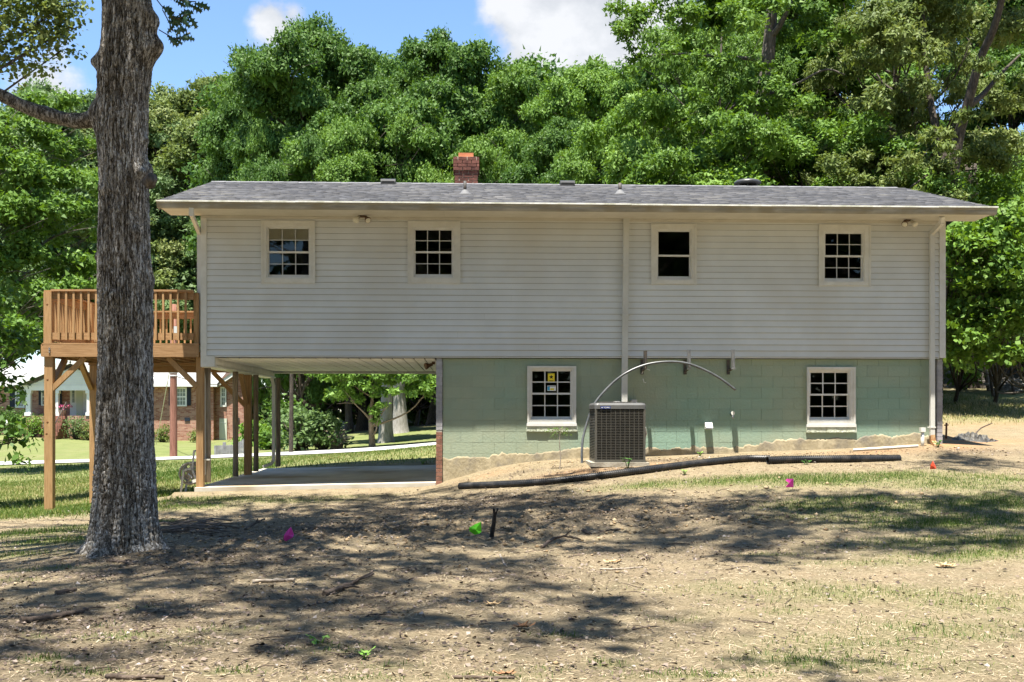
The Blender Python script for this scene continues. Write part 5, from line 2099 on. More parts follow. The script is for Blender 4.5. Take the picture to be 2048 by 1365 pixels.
# the wood's far mass that closes the gaps between the trunks
def mass(spec, seed, leafmat, leaf, name='woodland'):
    rg = np.random.default_rng(seed)
    cl = []
    for (px0, px1, D0, D1, y0, y1, n, r) in spec:
        for _ in range(n):
            D = D0 + (D1 - D0) * rg.random()
            px = px0 + (px1 - px0) * rg.random()
            py = y0 + (y1 - y0) * rg.random()
            p = C(px, py, D)
            zb = float(height0(p.x, p.y))
            if p.z < zb + .2:
                continue
            cl.append((p.x, p.y, p.z, r * (.7 + .6 * rg.random())))
    v, f, V = crown_solid(cl, rg, leaf=leaf * 1.1, cover=.42, tuft=1.6, tr_k=.5, inner=6)
    o = link(name, np_mesh(name, v, f, LEAF[leafmat], dict(v=np.clip(V - .12, 0, 1))))
    tag(o, 'distant mass of green wood filling the gaps behind the nearer trees', 'woodland', kind='stuff')
    return o


mass([(440, 1260, 92, 106, 190, 640, 90, 3.2)], 31, 'deep', .36)
mass([(1250, 2200, 52, 66, -40, 560, 70, 2.3), (1880, 2200, 44, 54, 480, 780, 24, 1.6)], 34, 'deep', .23)
mass([(600, 980, 80, 90, 690, 838, 40, 1.9)], 33, 'deep', .3)
mass([(-60, 560, 118, 135, 330, 720, 70, 4.0), (520, 960, 84, 98, 600, 850, 60, 2.4)], 32, 'pale', .5)

# ------------------------------------------------------------------ named trees near the house
# forked tree at the right
b = C(1905, HOR, 30)
zb = float(height0(b.x, b.y))
t = thing('forked_tree', 'dark forked tree rising behind the right tip of the roof', 'tree', (b.x, b.y, zb), _FG)


def limb_px(pts, D, r, n=10):
    P = [C(px, py, D + dd) for (px, py, dd) in pts]
    sp = spline(P, 5)
    return sp, [r[0] + (r[1] - r[0]) * i / (len(sp) - 1) for i in range(len(sp))]


g = G()
sp, rad = limb_px([(1868, 800, 0), (1876, 600, 0), (1897, 400, 0), (1907, 340, 0)], 30, (.22, .175))
sp[0].z = zb - .4
g.tube(sp, rad, 12)
sp, rad = limb_px([(1905, 350, 0), (1918, 270, 0), (1935, 210, -.3), (1960, 120, -.6), (1990, 50, -1), (2010, -40, -1.4), (2020, -160, -2)], 30, (.16, .06))
g.tube(sp, rad, 10)
sp, rad = limb_px([(1904, 352, 0), (1885, 310, .3), (1870, 250, .5), (1858, 180, .8), (1846, 60, 1.2), (1845, -60, 1.6), (1850, -160, 2)], 30, (.12, .05))
g.tube(sp, rad, 9)
sp, rad = limb_px([(1938, 212, 0), (1965, 190, .5), (2000, 150, 1), (2040, 110, 1.4)], 30, (.10, .03))
g.tube(sp, rad, 8)
sp, rad = limb_px([(1898, 345, 0), (1860, 350, -.4), (1820, 375, -.8)], 30, (.06, .02))
g.tube(sp, rad, 7)
g.build('trunk', BARK['dark'], t)
rg = np.random.default_rng(77)
cl = []
for (px, py, dd, r) in ((1850, 30, 1, 1.0), (1800, 120, 1, 1.0), (1760, 60, 1.5, 1.1), (1840, 200, .6, .7), (2030, 90, 0, 1.0), (2060, 200, 1, 1.0), (1960, 150, -1.4, .5), (1905, 300, -1, .45), (1870, 280, -.4, .45), (1845, 120, 0, .6), (1950, 240, -1.2, .5), (1990, -30, -1, 1.1), (1930, 20, 1.5, .9), (1960, 300, 2.6, .8), (2020, 300, 2.6, .9), (1760, 210, 1, .9),
                        (1800, 330, -.8, .5), (1900, 90, 2, .8), (1870, -80, 1, 1.2), (2040, -60, -1, 1.2), (1985, 200, 2.2, .7), (1720, 150, 1.8, .8), (1830, 400, -1, .4)):
    p = C(px, py, 30 + dd)
    cl.append((p.x, p.y, p.z, r))
v, f, V = crown_solid(cl, rg, leaf=.13, cover=.95, tuft=7, ratio=.28, droop=.8, tr_k=.40)
np_mesh_obj('crown', v, f, V, LEAF['olive'], t, (b.x, b.y, zb))

# tall tree whose grey trunk shows above the fan
b = C(1527, HOR, 33)
zb = float(height0(b.x, b.y))
t = thing('tall_tree', 'tall tree with a straight grey trunk rising behind the attic fan', 'tree', (b.x, b.y, zb), _FG)
g = G()
sp, rad = limb_px([(1522, 820, 0), (1524, 560, 0), (1521, 360, 0), (1522, 240, 0), (1533, 140, 0), (1540, 70, 0), (1548, -60, 0), (1552, -200, 0)], 33, (.32, .13))
sp[0].z = zb - .4
g.tube(sp, rad, 12)
sp, rad = limb_px([(1538, 80, 0), (1560, 50, -.3), (1580, 5, -.5), (1600, -90, -.6)], 33, (.10, .05))
g.tube(sp, rad, 8)
sp, rad = limb_px([(1535, 190, 0), (1590, 170, -.6), (1650, 140, -1), (1690, 150, -1.2)], 33, (.055, .02))
g.tube(sp, rad, 8)
sp, rad = limb_px([(1523, 120, 0), (1430, 112, -.5), (1360, 108, -.8), (1300, 112, -1)], 33, (.065, .02))
g.tube(sp, rad, 8)
g.build('trunk', BARK['grey'], t)
cl = []
for (px, py, dd, r) in ((1290, 60, -1, .8), (1255, 30, -.8, .6), (1270, 110, -1.2, .6), (1340, 20, -.6, .8), (1330, 110, -1.3, .5), (1240, 70, -1, .45), (1300, -30, 0, .9), (1390, 60, -.6, .8), (1420, 150, -.8, .8), (1470, 60, -1, .9), (1480, 210, -1, .7),
                        (1430, 260, -1.2, .8), (1560, 100, 1, .8), (1610, 40, -.7, .9), (1600, 230, -1, .8), (1660, 90, -1, .8), (1500, 310, -1.2, .6), (1570, 300, -1.2, .7), (1400, 330, -1, .8), (1522, 130, -.9, .5), (1536, 225, -.9, .45), (1518, 300, -.9, .5), (1500, 180, -.8, .6), (1560, 190, -.9, .6), (1555, 20, -.9, .6), (1450, -40, 0, 1.1), (1600, -60, -.6, 1.1), (1265, 150, -1.2, .35), (1370, 190, -1, .5)):
    p = C(px, py, 33 + dd)
    cl.append((p.x, p.y, p.z, r))
v, f, V = crown_solid(cl, np.random.default_rng(78), leaf=.13, cover=.95, tuft=7, ratio=.30, droop=.6, tr_k=.40)
np_mesh_obj('crown', v, f, V, LEAF['mid'], t, (b.x, b.y, zb))

# understorey at the right: vine-hung trunk, leaning stems, large-leaved saplings
b = gp(1957, 776)
D_ = (b - CAM).dot(pixdir(1957, 776)) / pixdir(1957, 776).length_squared
t = thing('vine_hung_trunk', 'thick dark vine-hung trunk past the right corner of the house', 'tree', b)
g = G()
sp = spline([b - Vector((0, 0, .3)), C(1955, 700, D_), C(1950, 600, D_), C(1945, 480, D_), C(1940, 330, D_)], 6)
g.tube(sp, [.36 * (1 - .35 * i / len(sp)) * (1 + .08 * math.sin(i * 2.3)) for i in range(len(sp))], 14)
rr = random.Random(8)
for k in range(26):
    x0 = 1957 + rr.uniform(-22, 22)
    y0 = rr.uniform(560, 700)
    P = [C(x0 + rr.uniform(-8, 8) + q * rr.uniform(-8, 8), y0 + q * rr.uniform(12, 30), D_ - .38 - rr.random() * .12) for q in range(4)]
    g.tube(spline(P, 3), .012, 5)
g.build('trunk', BARK['dark'], t)
rr = random.Random(18)
for k, (p0, p1, p2, r, lab) in enumerate((((1978, 782), (1962, 700), (1928, 600), .085, 'pale leaning stem crossing in front of the vine-hung trunk'),
                                          ((1968, 778), (1955, 690), (1938, 610), .065, 'thinner leaning stem hard against the vine-hung trunk'),
                                          ((1978, 775), (1977, 710), (1972, 560), .07, 'slim upright sapling stem right of the leaning stems'),
                                          ((2010, 770), (2000, 730), (1962, 715), .05, 'low crooked stem bending over the brush bank'),
                                          ((2046, 690), (2030, 640), (2008, 590), .06, 'dark slanting branch at the right edge above the brush bank'))):
    bb = gp(*p0) if k != 4 else gp(2052, 770)
    Dk = (bb - CAM).dot(pixdir(*p0)) / pixdir(*p0).length_squared
    Dk = Dk if k != 4 else D_ - 1
    P = [bb - Vector((0, 0, .15)), C(p0[0], p0[1], Dk), C(*p1, Dk), C(*p2, Dk), C(p2[0] - 12, p2[1] - 70, Dk + .5)]
    G().tube(spline(P, 5), [r * (1 - .6 * i / 20) for i in range(21)], 9).top('slender_tree', BARK['grey'] if k < 3 else BARK['dark'], lab, 'sapling', bb, 'slender stems at the edge of the wood')
for k, (px, py, D, spec, lm, lab) in enumerate((
        (1990, 795, D_ - 5.0, ((1930, 470, .55), (1915, 540, .45), (1985, 450, .7), (2040, 480, .7), (2000, 530, .5), (1925, 610, .4), (2035, 570, .6), (1900, 490, .3), (1960, 520, .5), (1915, 580, .35), (1970, 590, .5), (2010, 610, .5), (2045, 520, .6), (1905, 440, .4), (1960, 440, .5)), 'lime', 'bright sapling leaves brushing the upper right corner of the house'),
        (1995, 790, D_ - 3.5, ((1945, 690, .35), (2000, 690, .5), (1965, 665, .4), (2040, 700, .5), (1920, 700, .3), (2030, 650, .5), (1905, 660, .3), (2015, 720, .3), (2050, 640, .5), (1910, 630, .35)), 'lime', 'low bright sprays of large leaves above the brush bank'),
        (1920, 778, D_ - 1.5, ((1915, 740, .35), (1930, 765, .3), (1905, 700, .35), (1900, 765, .3), (1950, 755, .25)), 'mid', 'green undergrowth shrub at the foot of the house corner'),
        (2030, 790, D_ - 4.0, ((2030, 420, .9), (1960, 400, .9), (2070, 340, 1), (1930, 430, .6)), 'mid', 'leafy sapling reaching up to the roof tip at the right edge'))):
    bb = gp(px, py)
    cl = []
    for (a, b_, r) in spec:
        p = C(a, b_, D + rr.uniform(-.3, .3))
        cl.append((p.x, p.y, p.z, r * 1.25))
    tp = sum((Vector(c[:3]) for c in cl), Vector()) / len(cl)
    hero_tree('sapling', lab, bb, (tp.x, tp.y, max(tp.z, bb.z + .8)), cl, .05, lm, 'dark', 60 + k, 'saplings at the edge of the wood', 'sapling', leaf=.15, ratio=.38, dens=58, per=11, spray=.18, r_limb=.03, every=2, tuft=20)
# large-leaved shrubs leaning out of the wood into the sun
for k, (bp_, x0, x1, y0, y1, D, n, lm, lab) in enumerate((
        ((1905, 806), 1893, 1945, 470, 755, 28.2, 20, 'lime', 'sunlit leafy shrub hugging the right corner of the house'),
        ((1985, 806), 1940, 2005, 430, 700, 27.8, 26, 'lime', 'sunlit leafy shrub in the middle of the wood edge past the house'),
        ((2050, 806), 2000, 2075, 400, 735, 27.4, 30, 'mid', 'sunlit leafy shrub at the right edge of the wood edge'))):
    rg = np.random.default_rng(300 + k)
    bb = gp(*bp_)
    cl = [(*C(x0 + (x1 - x0) * rg.random(), y0 + (y1 - y0) * rg.random(), D + rg.uniform(-.8, .9)), .34 + .32 * rg.random()) for _ in range(n)]
    hero_tree('leafy_shrub', lab, bb, (bb.x, bb.y - 1.5, 4.6), cl, .06, lm, 'dark', 310 + k, 'leafy shrubs at the edge of the wood', 'shrub', leaf=.14, ratio=.40, dens=56, per=12, spray=.14, r_limb=.035, every=2, tuft=18)
# undergrowth closing the foot of the wood
cl = []
rg = np.random.default_rng(64)
for i in range(60):
    p = C(rg.uniform(1850, 2250), HOR, rg.uniform(40.5, 47))
    zb = float(height0(p.x, p.y))
    cl.append((p.x, p.y, zb + .2 + 3.6 * rg.random() ** 1.5, .55 + .5 * rg.random()))
v, f, V = crown_arrays(cl, rg, leaf=.16, dens=14, per=14, spray=.22)
o = link('undergrowth', np_mesh('undergrowth', v, f, LEAF['deep'], dict(v=V)))
tag(o, 'dark undergrowth closing the foot of the wood past the house corner', 'undergrowth', kind='stuff')
# heap of brush on the bank
g = G()
rr = random.Random(5)
for i in range(150):
    p = gp(1985 + rr.random() * 75, 772 + rr.random() * 14)
    a = rr.uniform(0, 6.28)
    ln = rr.uniform(.3, 1.3)
    c = p + Vector((0, 0, rr.uniform(.0, .25)))
    d = Vector((math.cos(a), math.sin(a), rr.uniform(-.15, .25))) * ln / 2
    g.tube([c - d, c + Vector((0, 0, .05)), c + d], [.014, .018, .006], 4)
tag(g.build('brush_heap', BARK['pale']), 'pale heap of cut brush on the bank at the right edge', 'brush pile', kind='stuff')

# ------------------------------------------------------------------ trees at the left
# off-frame tree whose boughs hang in from the left, with its lower spray by the post
for k, (base, top, spec, lm, bk, lab, kw) in enumerate((
        ((-19.5, 16, -.8), (-18.5, 16, 13), ((-60, 260, 36, 1.3), (30, 290, 37, 1.3), (110, 310, 38, 1.2), (-10, 360, 36, 1.4), (80, 390, 37, 1.3), (160, 380, 38, 1.0), (20, 450, 36, 1.3), (110, 470, 37, 1.3), (170, 480, 38, .9), (-30, 540, 36, 1.3), (60, 540, 36, 1.3), (140, 560, 37, 1.2),
                                             (10, 620, 36, 1.1), (90, 610, 36, 1.1), (165, 560, 37, .9), (30, 670, 35, .8), (75, 665, 35, .7), (60, 230, 38, 1.0), (130, 240, 39, 1.0), (0, 700, 34.5, .6), (180, 300, 39, .9), (150, 420, 38, 1)), 'mid', 'grey',
         'big leafy tree filling the left edge behind the deck', dict(leaf=.15, cover=1.0, tuft=5, solid=True)),
        ((-15.5, 4.5, -.8), (-15.2, 4.5, 6), ((-30, 780, 24, .7), (5, 750, 24, .35), (20, 800, 24, .3), (-10, 860, 23.5, .5), (22, 885, 23.5, .3), (40, 880, 23.6, .18), (8, 930, 23.3, .28), (-20, 700, 24, .7), (28, 725, 24, .3), (55, 715, 24, .25), (-40, 620, 24, .8)), 'deep', 'grey',
         'low bough of glossy leaves hanging in at the left edge beside the lawn', dict(leaf=.16, dens=44, per=12, spray=.15)),
        ((-13.0, 1.5, -.7), (-12.2, 1.5, 10), ((20, 40, 23, .8), (70, 30, 23, .6), (110, 40, 23.3, .45), (145, 25, 23.4, .28), (150, 50, 23.4, .22), (60, 90, 23, .6), (100, 80, 23.2, .4), (130, 70, 23.4, .25), (20, 110, 23, .55), (60, 125, 23, .35), (95, 112, 23.2, .2), (140, 108, 23.4, .13), (120, 104, 23.4, .13), (95, 135, 23.1, .16), (70, 145, 23, .14), (35, 150, 23, .2), (-20, 60, 23, 1.0), (-40, 140, 23, .7), (0, -20, 23, .9), (90, -20, 23, .6), (150, 5, 23.4, .2)), 'olive', 'dark',
         'yellow-green tree with open sprays against the sky at the upper left', dict(leaf=.10, dens=105, per=9, spray=.12, ratio=.42, tuft=26)))):
    cl = [(*C(px, py, D), r) for (px, py, D, r) in spec]
    hero_tree('overhanging_tree', lab, (base[0], base[1], float(height0(base[0], base[1]))), top, cl, .26 if k < 1 else .17, lm, bk, 40 + k, 'trees leaning in from the left edge', every=1 if k < 2 else 4, r_limb=.12 if k < 2 else .05, **kw)

# small maple and thick old trunks beyond the road
b = gp(745, 895)
D_ = (b - CAM).dot(pixdir(745, 895)) / pixdir(745, 895).length_squared
cl = [(*C(px, py, D_ + dd), r) for (px, py, dd, r) in ((690, 760, -.5, .8), (735, 755, -.8, .8), (780, 750, -.8, .8), (830, 765, -.5, .9), (700, 800, -.5, .6), (745, 828, -.8, .42), (760, 790, -.6, .5), (660, 790, .3, .7), (860, 775, 0, .8), (720, 720, 0, 1.2), (800, 715, 0, 1.2), (830, 790, -.2, .5), (755, 845, -.7, .25), (640, 760, 0, .8), (720, 775, -1, .6), (800, 790, -1, .6), (770, 815, -1, .45), (680, 785, -.6, .6), (855, 800, -.4, .5), (845, 745, -.6, .9), (700, 740, -.6, .9), (770, 770, .5, .7))]
hero_tree('small_maple', 'small maple with a tan trunk at the road edge, seen through the carport', b, (b.x, b.y, C(745, 770, D_).z), cl, .17, 'lime', 'tan', 51, leaf=.15, ratio=.45, cover=.9, tuft=9, solid=True, every=4, r_limb=.10)
for k, (px, py, D0, w, lean, lab) in enumerate(((772, 886, 55, .36, 4, 'thick pale grey trunk just behind the small maple'), (800, 866, 60, .42, -6, 'second thick grey trunk, flaring at the foot, right of the maple'))):
    b = gp(px, py)
    D_ = (b - CAM).dot(pixdir(px, py)) / pixdir(px, py).length_squared
    g = G()
    sp = spline([b - Vector((0, 0, .3)), C(px, py - 40, D_), C(px + lean * .4, py - 100, D_), C(px + lean, py - 260, D_)], 6)
    g.tube(sp, [w * (1 + .55 * math.exp(-i * .5)) * (1 - .02 * i) for i in range(len(sp))], 14)
    tt = thing('old_tree', lab, 'tree', b)
    g.build('trunk', BARK['pale'], tt)
    cl = [(*C(px + dx, py + dy, D_), r) for (dx, dy, r) in ((-60, -230, 1.6), (20, -250, 1.8), (70, -220, 1.5), (0, -300, 2))]
    v, f, V = crown_solid(cl, np.random.default_rng(90 + k), leaf=.24, cover=1)
    np_mesh_obj('crown', v, f, V, LEAF['deep'], tt, b)
# brush pile beyond the road
g = G()
rr = random.Random(6)
for i in range(170):
    p = gp(800 + rr.random() * 90, 838 + rr.random() * 10)
    a = rr.uniform(0, 6.28)
    ln = rr.uniform(.5, 2.2)
    c = p + Vector((0, 0, rr.uniform(.0, .8)))
    d = Vector((math.cos(a), math.sin(a), rr.uniform(-.2, .4))) * ln / 2
    g.tube([c - d, c + Vector((0, 0, .05)), c + d], [.02, .03, .01], 4)
tag(g.build('branch_heap', BARK['tan']), 'reddish heap of cut branches under the trees beyond the road', 'brush pile', kind='stuff')


# shrubs
def shrub(px, py, w, h, lm, label, seed, leaf=.12, dens=30, group='shrubs round the brick house', name='shrub', D=None):
    b = gp(px, py)
    D_ = (b - CAM).dot(pixdir(px, py)) / pixdir(px, py).length_squared
    if D is not None:
        D_ = D
        b = C(px, py, D)
        b.z = min(b.z, float(height0(b.x, b.y)))
    rg = np.random.default_rng(seed)
    cl = []
    k = D_ / F
    wm, hm = w * k / 2, h * k
    for i in range(9):
        a = 2 * math.pi * i / 9
        q = .62 if i % 2 else .45
        cl.append((b.x + wm * q * math.cos(a), b.y + wm * q * math.sin(a) * .8, b.z + hm * (.40 + .22 * rg.random()), min(wm, hm) * .50))
    cl.append((b.x, b.y, b.z + hm * .68, min(wm, hm) * .5))
    for i in range(8):
        a = 2 * math.pi * i / 8 + .3
        cl.append((b.x + wm * .66 * math.cos(a), b.y + wm * .55 * math.sin(a), b.z + hm * .17, min(wm, hm) * .34))
    cl.append((b.x + wm * .2, b.y - wm * .3, b.z + hm * .3, min(wm, hm) * .5))
    t = thing(name, label, 'shrub', b, group)
    g = G()
    for c in cl:
        g.tube([b - Vector((0, 0, .1)), b.lerp(Vector(c[:3]), .5) + Vector((0, 0, .05)), Vector(c[:3])], [.05, .035, .02], 6)
    g.build('stem', BARK['dark'], t)
    v, f, V = crown_arrays(cl, rg, leaf=leaf, dens=dens, per=14, spray=.16 if hm < 2 else .25)
    np_mesh_obj('foliage', v, f, V, LEAF[lm], t, b)


shrub(18, 862, 74, 56, 'deep', 'dark rounded shrub by the left window of the brick house', 1, D=82)
shrub(66, 863, 52, 52, 'lime', 'bright round shrub left of the brick steps', 2, D=80.5)
shrub(152, 868, 46, 58, 'pale', 'soft pale shrub right of the brick steps', 3, D=80.5)
shrub(178, 874, 44, 40, 'olive', 'yellow-green shrub beside the soft pale shrub', 4, D=80.5)
shrub(325, 882, 38, 42, 'olive', 'yellowish twiggy shrub left of the red utility pole', 5, dens=22, D=82)
shrub(398, 884, 34, 26, 'olive', 'small yellow shrub at the foot of the brick wall by the deck post', 6, dens=24, D=82)
shrub(505, 893, 56, 56, 'lime', 'bright yellow-green shrub by the grey picket fence', 7, leaf=.2, dens=20)
shrub(540, 900, 40, 46, 'mid', 'green shrub right of the bright yellow-green one', 8, leaf=.2, dens=18)
shrub(600, 902, 112, 96, 'pale', 'large pale-flowered shrub behind the dark pole', 9, leaf=.2, dens=14)
shrub(646, 900, 92, 78, 'pale', 'spreading shrub right of the dark pole, by dry grasses', 10, leaf=.2, dens=16)
shrub(566, 884, 66, 110, 'deep', 'tall dark shrub behind the far carport post', 11, leaf=.22, dens=12)
# dry ornamental grass
b = gp(672, 899)
g = G()
rr = random.Random(2)
for i in range(70):
    a = rr.uniform(-.9, .9)
    h_ = rr.uniform(.5, 1.1)
    e = b + Vector((math.sin(a) * h_ * .8 + .2, rr.uniform(-.4, .4), h_ * math.cos(a) * .8))
    g.tube([b + Vector((rr.uniform(-.3, .3), 0, 0)), b.lerp(e, .6) + Vector((0, 0, .15)), e], [.02, .018, .008], 4)
g.top('dry_grass_clump', M['pale_stick'], 'pale clump of dry tall grass beside the spreading shrub', 'grass clump', b)

# ------------------------------------------------------------------ the oak in front
OD = 12.5
OUT = [(-420, 212, 292), (-250, 208, 296), (-100, 206, 300), (0, 205, 303), (60, 205, 304), (110, 201, 304), (160, 196, 303), (200, 196, 297), (260, 190, 296), (300, 195, 296), (350, 197, 299),
       (400, 197, 299), (500, 195, 300), (600, 196, 304), (700, 197, 304), (800, 197, 306), (900, 193, 307), (1000, 187, 312), (1050, 180, 315), (1085, 172, 319), (1100, 158, 326), (1112, 150, 333), (1125, 139, 343), (1150, 128, 354)]
kz = OD / F
ob = C(247, 1100, OD)
obz = hz(ob.x, ob.y)
oak = thing('oak_tree', 'big rough-barked oak trunk standing in the yard before the deck', 'tree', (ob.x, ob.y, obz))
pyz = np.array([CAM.z + (HOR - o[0]) * kz for o in OUT])[::-1]
lft = np.array([o[1] for o in OUT], float)[::-1]
rgt = np.array([o[2] for o in OUT], float)[::-1]
NA, NZ = 240, 760
zz = np.linspace(pyz[0], pyz[-1], NZ)
cxp, wid = np.interp(zz, pyz, (lft + rgt) / 2), np.interp(zz, pyz, rgt - lft)
ax_ = (cxp - 1024) * kz
rad = wid * kz / 2
th = np.arange(NA) * 2 * math.pi / NA
TH, ZZ = np.meshgrid(th, zz)
RR = np.repeat(rad[:, None], NA, 1)
# root flare lobes
fl = np.clip((obz + .55 - ZZ) / .6, 0, 1) ** 2
RR = RR * (1 + fl * (.20 * np.cos(TH * 4 + .7) + .10 * np.cos(TH * 7)))
RR = RR + (fbm(np.cos(TH) * 1.3 + 5, np.sin(TH) * 1.3 + ZZ * .9, 83, 3) - .5) * .045 - .010
# burls and knots: pixel row, angle (0 = right, 180 = left, 270 = towards the camera), height, spread z, spread angle
for (py, an, hgt, sz, sa) in ((125, 180, .105, .085, .42), (98, 352, .165, .15, .42), (45, 350, .115, .13, .45), (15, 330, .05, .1, .35), (342, 350, .075, .10, .36), (352, 325, .07, .06, .26), (282, 355, .035, .06, .3), (560, 355, .04, .16, .5), (470, 318, .045, .07, .22),
                              (228, 182, .10, .13, .55), (515, 186, .035, .05, .3), (385, 232, .035, .07, .25), (598, 258, .03, .07, .25), (165, 300, .02, .035, .12), (640, 345, .03, .2, .5)):
    zc = CAM.z + (HOR - py) * kz
    da = (TH - R(an) + math.pi) % (2 * math.pi) - math.pi
    RR = RR + hgt * np.exp(-((ZZ - zc) / sz) ** 2 - (da / sa) ** 2)
# bark plates: cells stretched upwards, longer higher up
cell_h = np.interp(zz, [obz, obz + 1.5, 3.5, 7], [.06, .075, .13, .2])
vv_ = np.concatenate([[0], np.cumsum(np.diff(zz) / cell_h[:-1])])
NCELL = 58
U = TH / (2 * math.pi) * NCELL + (fbm(TH * 3, ZZ * 2.2, 71, 3) - .5) * 3.0 * np.minimum(1, np.minimum(TH, 2 * math.pi - TH) * 2)
Vc = np.repeat(vv_[:, None], NA, 1) + (fbm(TH * 4, ZZ * 4, 72, 3) - .5) * 2.4
iu, iv = np.floor(U), np.floor(Vc)
f1 = np.full(U.shape, 9.)
f2 = np.full(U.shape, 9.)
for du in (-1, 0, 1):
    for dv in (-1, 0, 1):
        cu, cv = iu + du, iv + dv
        wu = np.mod(cu, NCELL)
        jx, jy = _hash(wu, cv, 5), _hash(wu, cv, 6)
        d = np.hypot(cu + .15 + .7 * jx - U, (cv + .1 + .8 * jy - Vc))
        f2 = np.where(d < f1, f1, np.minimum(f2, d))
        f1 = np.minimum(f1, d)
edge = np.clip((f2 - f1) / .22, 0, 1)
low_ = np.clip((obz + 1.9 - ZZ) / 1.2, .25, 1)                # blocky plates near the foot, long strips above
per_ = 2 * math.pi
ang = np.stack([np.cos(TH), np.sin(TH)])


def ring_noise(k, kz, seed, o=4):
    """noise without a seam: blend two copies across the back of the trunk"""
    w_ = np.clip((TH - math.pi * .25) / .5, 0, 1) * 1.0
    a_ = fbm(TH * k, ZZ * kz, seed, o)
    b_ = fbm((TH + per_) * k, ZZ * kz, seed, o)
    return b_ + (a_ - b_) * w_


r1 = np.abs(2 * ring_noise(15, 2.6, 171, 4) - 1)
r2 = np.abs(2 * ring_noise(26.0, 7, 172, 3) - 1)
strip = np.clip(r1 / .16, 0, 1) * (.55 + .45 * np.clip(r2 / .22, 0, 1))
cellh = _hash(np.mod(iu, NCELL), iv, 9)
plate = strip * (1 - low_ * .75) + low_ * .75 * (edge * edge * (3 - 2 * edge)) * (.55 + .45 * strip)
plate = np.clip(plate, 0, 1)
rough = fbm(TH * 14, ZZ * 22, 75, 3)
fine = fbm(TH * 30, ZZ * 60, 76, 2)
smooth_ = np.clip(fbm(TH * 1.2, ZZ * .8, 79, 3) * 2.4 - .9, 0, 1) * .45          # patches where the bark lies flatter
RR = RR + (.026 * (plate - 1)) * (1 - smooth_) + (rough - .5) * .018 + (fine - .5) * .006
cy, sy = math.cos(YAW), math.sin(YAW)
rx = ax_[:, None] + RR * np.cos(TH)
ry = OD + RR * np.sin(TH)
Xw = CAM.x + cy * rx + sy * ry
Yw = CAM.y - sy * rx + cy * ry
V = np.stack([Xw.ravel() - ob.x, Yw.ravel() - ob.y, ZZ.ravel() - obz], 1)
idx = np.arange(NA * NZ).reshape(NZ, NA)
Fq = np.stack([idx[:-1].ravel(), np.roll(idx, -1, 1)[:-1].ravel(), np.roll(idx, -1, 1)[1:].ravel(), idx[1:].ravel()], 1)
val = np.clip(.12 + .62 * plate * (.55 + .6 * rough) + .55 * (fbm(TH * 2.5, ZZ * 1.6, 78, 4) - .45) + .18 * smooth_, 0, 1)


def oak_bark():
    m = attr_mat('oak_bark', ((0, (.024, .021, .018)), (.19, (.095, .080, .064)), (.48, (.305, .272, .228)), (.8, (.48, .445, .395)), (1, (.58, .565, .54))), rough=.95, spec=.08)
    nt = m.node_tree
    N, L = nt.nodes.new, nt.links.new
    b = nt.nodes['Principled BSDF']
    at = next(n for n in nt.nodes if n.type == 'ATTRIBUTE')
    cr = next(n for n in nt.nodes if n.type == 'VALTORGB')
    geo = N('ShaderNodeNewGeometry')

    def nz(scale, zs, det, rough):
        mp = N('ShaderNodeMapping')
        mp.inputs['Scale'].default_value = (1, 1, zs)
        L(geo.outputs['Position'], mp.inputs[0])
        n = N('ShaderNodeTexNoise')
        n.inputs['Scale'].default_value = scale
        n.inputs['Detail'].default_value = det
        n.inputs['Roughness'].default_value = rough
        L(mp.outputs[0], n.inputs['Vector'])
        return n.outputs['Fac']

    def mth(op, a, b_):
        q = N('ShaderNodeMath')
        q.operation = op
        for i, v in enumerate((a, b_)):
            if isinstance(v, (int, float)):
                q.inputs[i].default_value = v
            else:
                L(v, q.inputs[i])
        return q.outputs[0]
    n1 = nz(26, .26, 9, .72)
    n2 = nz(75, .5, 6, .7)
    add = mth('ADD', mth('MULTIPLY', mth('SUBTRACT', n1, .5), 1.25), mth('MULTIPLY', mth('SUBTRACT', n2, .5), .7))
    n3 = nz(19, .16, 7, .62)
    n4 = nz(42, .42, 5, .6)
    fis = []
    for nn_, w_ in ((n3, .055), (n4, .045)):
        mr = N('ShaderNodeMapRange')
        mr.interpolation_type = 'SMOOTHSTEP'
        mr.inputs['From Max'].default_value = w_
        L(mth('ABSOLUTE', mth('SUBTRACT', nn_, .5), 0), mr.inputs['Value'])
        fis.append(mr.outputs[0])
    f_ = mth('MULTIPLY', mth('ADD', mth('MULTIPLY', fis[0], .72), .28), mth('ADD', mth('MULTIPLY', fis[1], .45), .55))
    L(mth('MULTIPLY', mth('ADD', mth('ADD', at.outputs['Fac'], .27), mth('MULTIPLY', add, .8)), f_), cr.inputs[0])
    bp = N('ShaderNodeBump')
    bp.inputs['Strength'].default_value = .9
    bp.inputs['Distance'].default_value = .03
    L(mth('ADD', mth('ADD', n1, mth('MULTIPLY', n2, .4)), mth('MULTIPLY', f_, .9)), bp.inputs['Height'])
    L(bp.outputs[0], b.inputs['Normal'])
    return m


M['oak_bark'] = oak_bark()
tr_ = link('trunk', np_mesh('trunk', V, Fq, M['oak_bark'], dict(v=val.ravel()), smooth=True), oak)
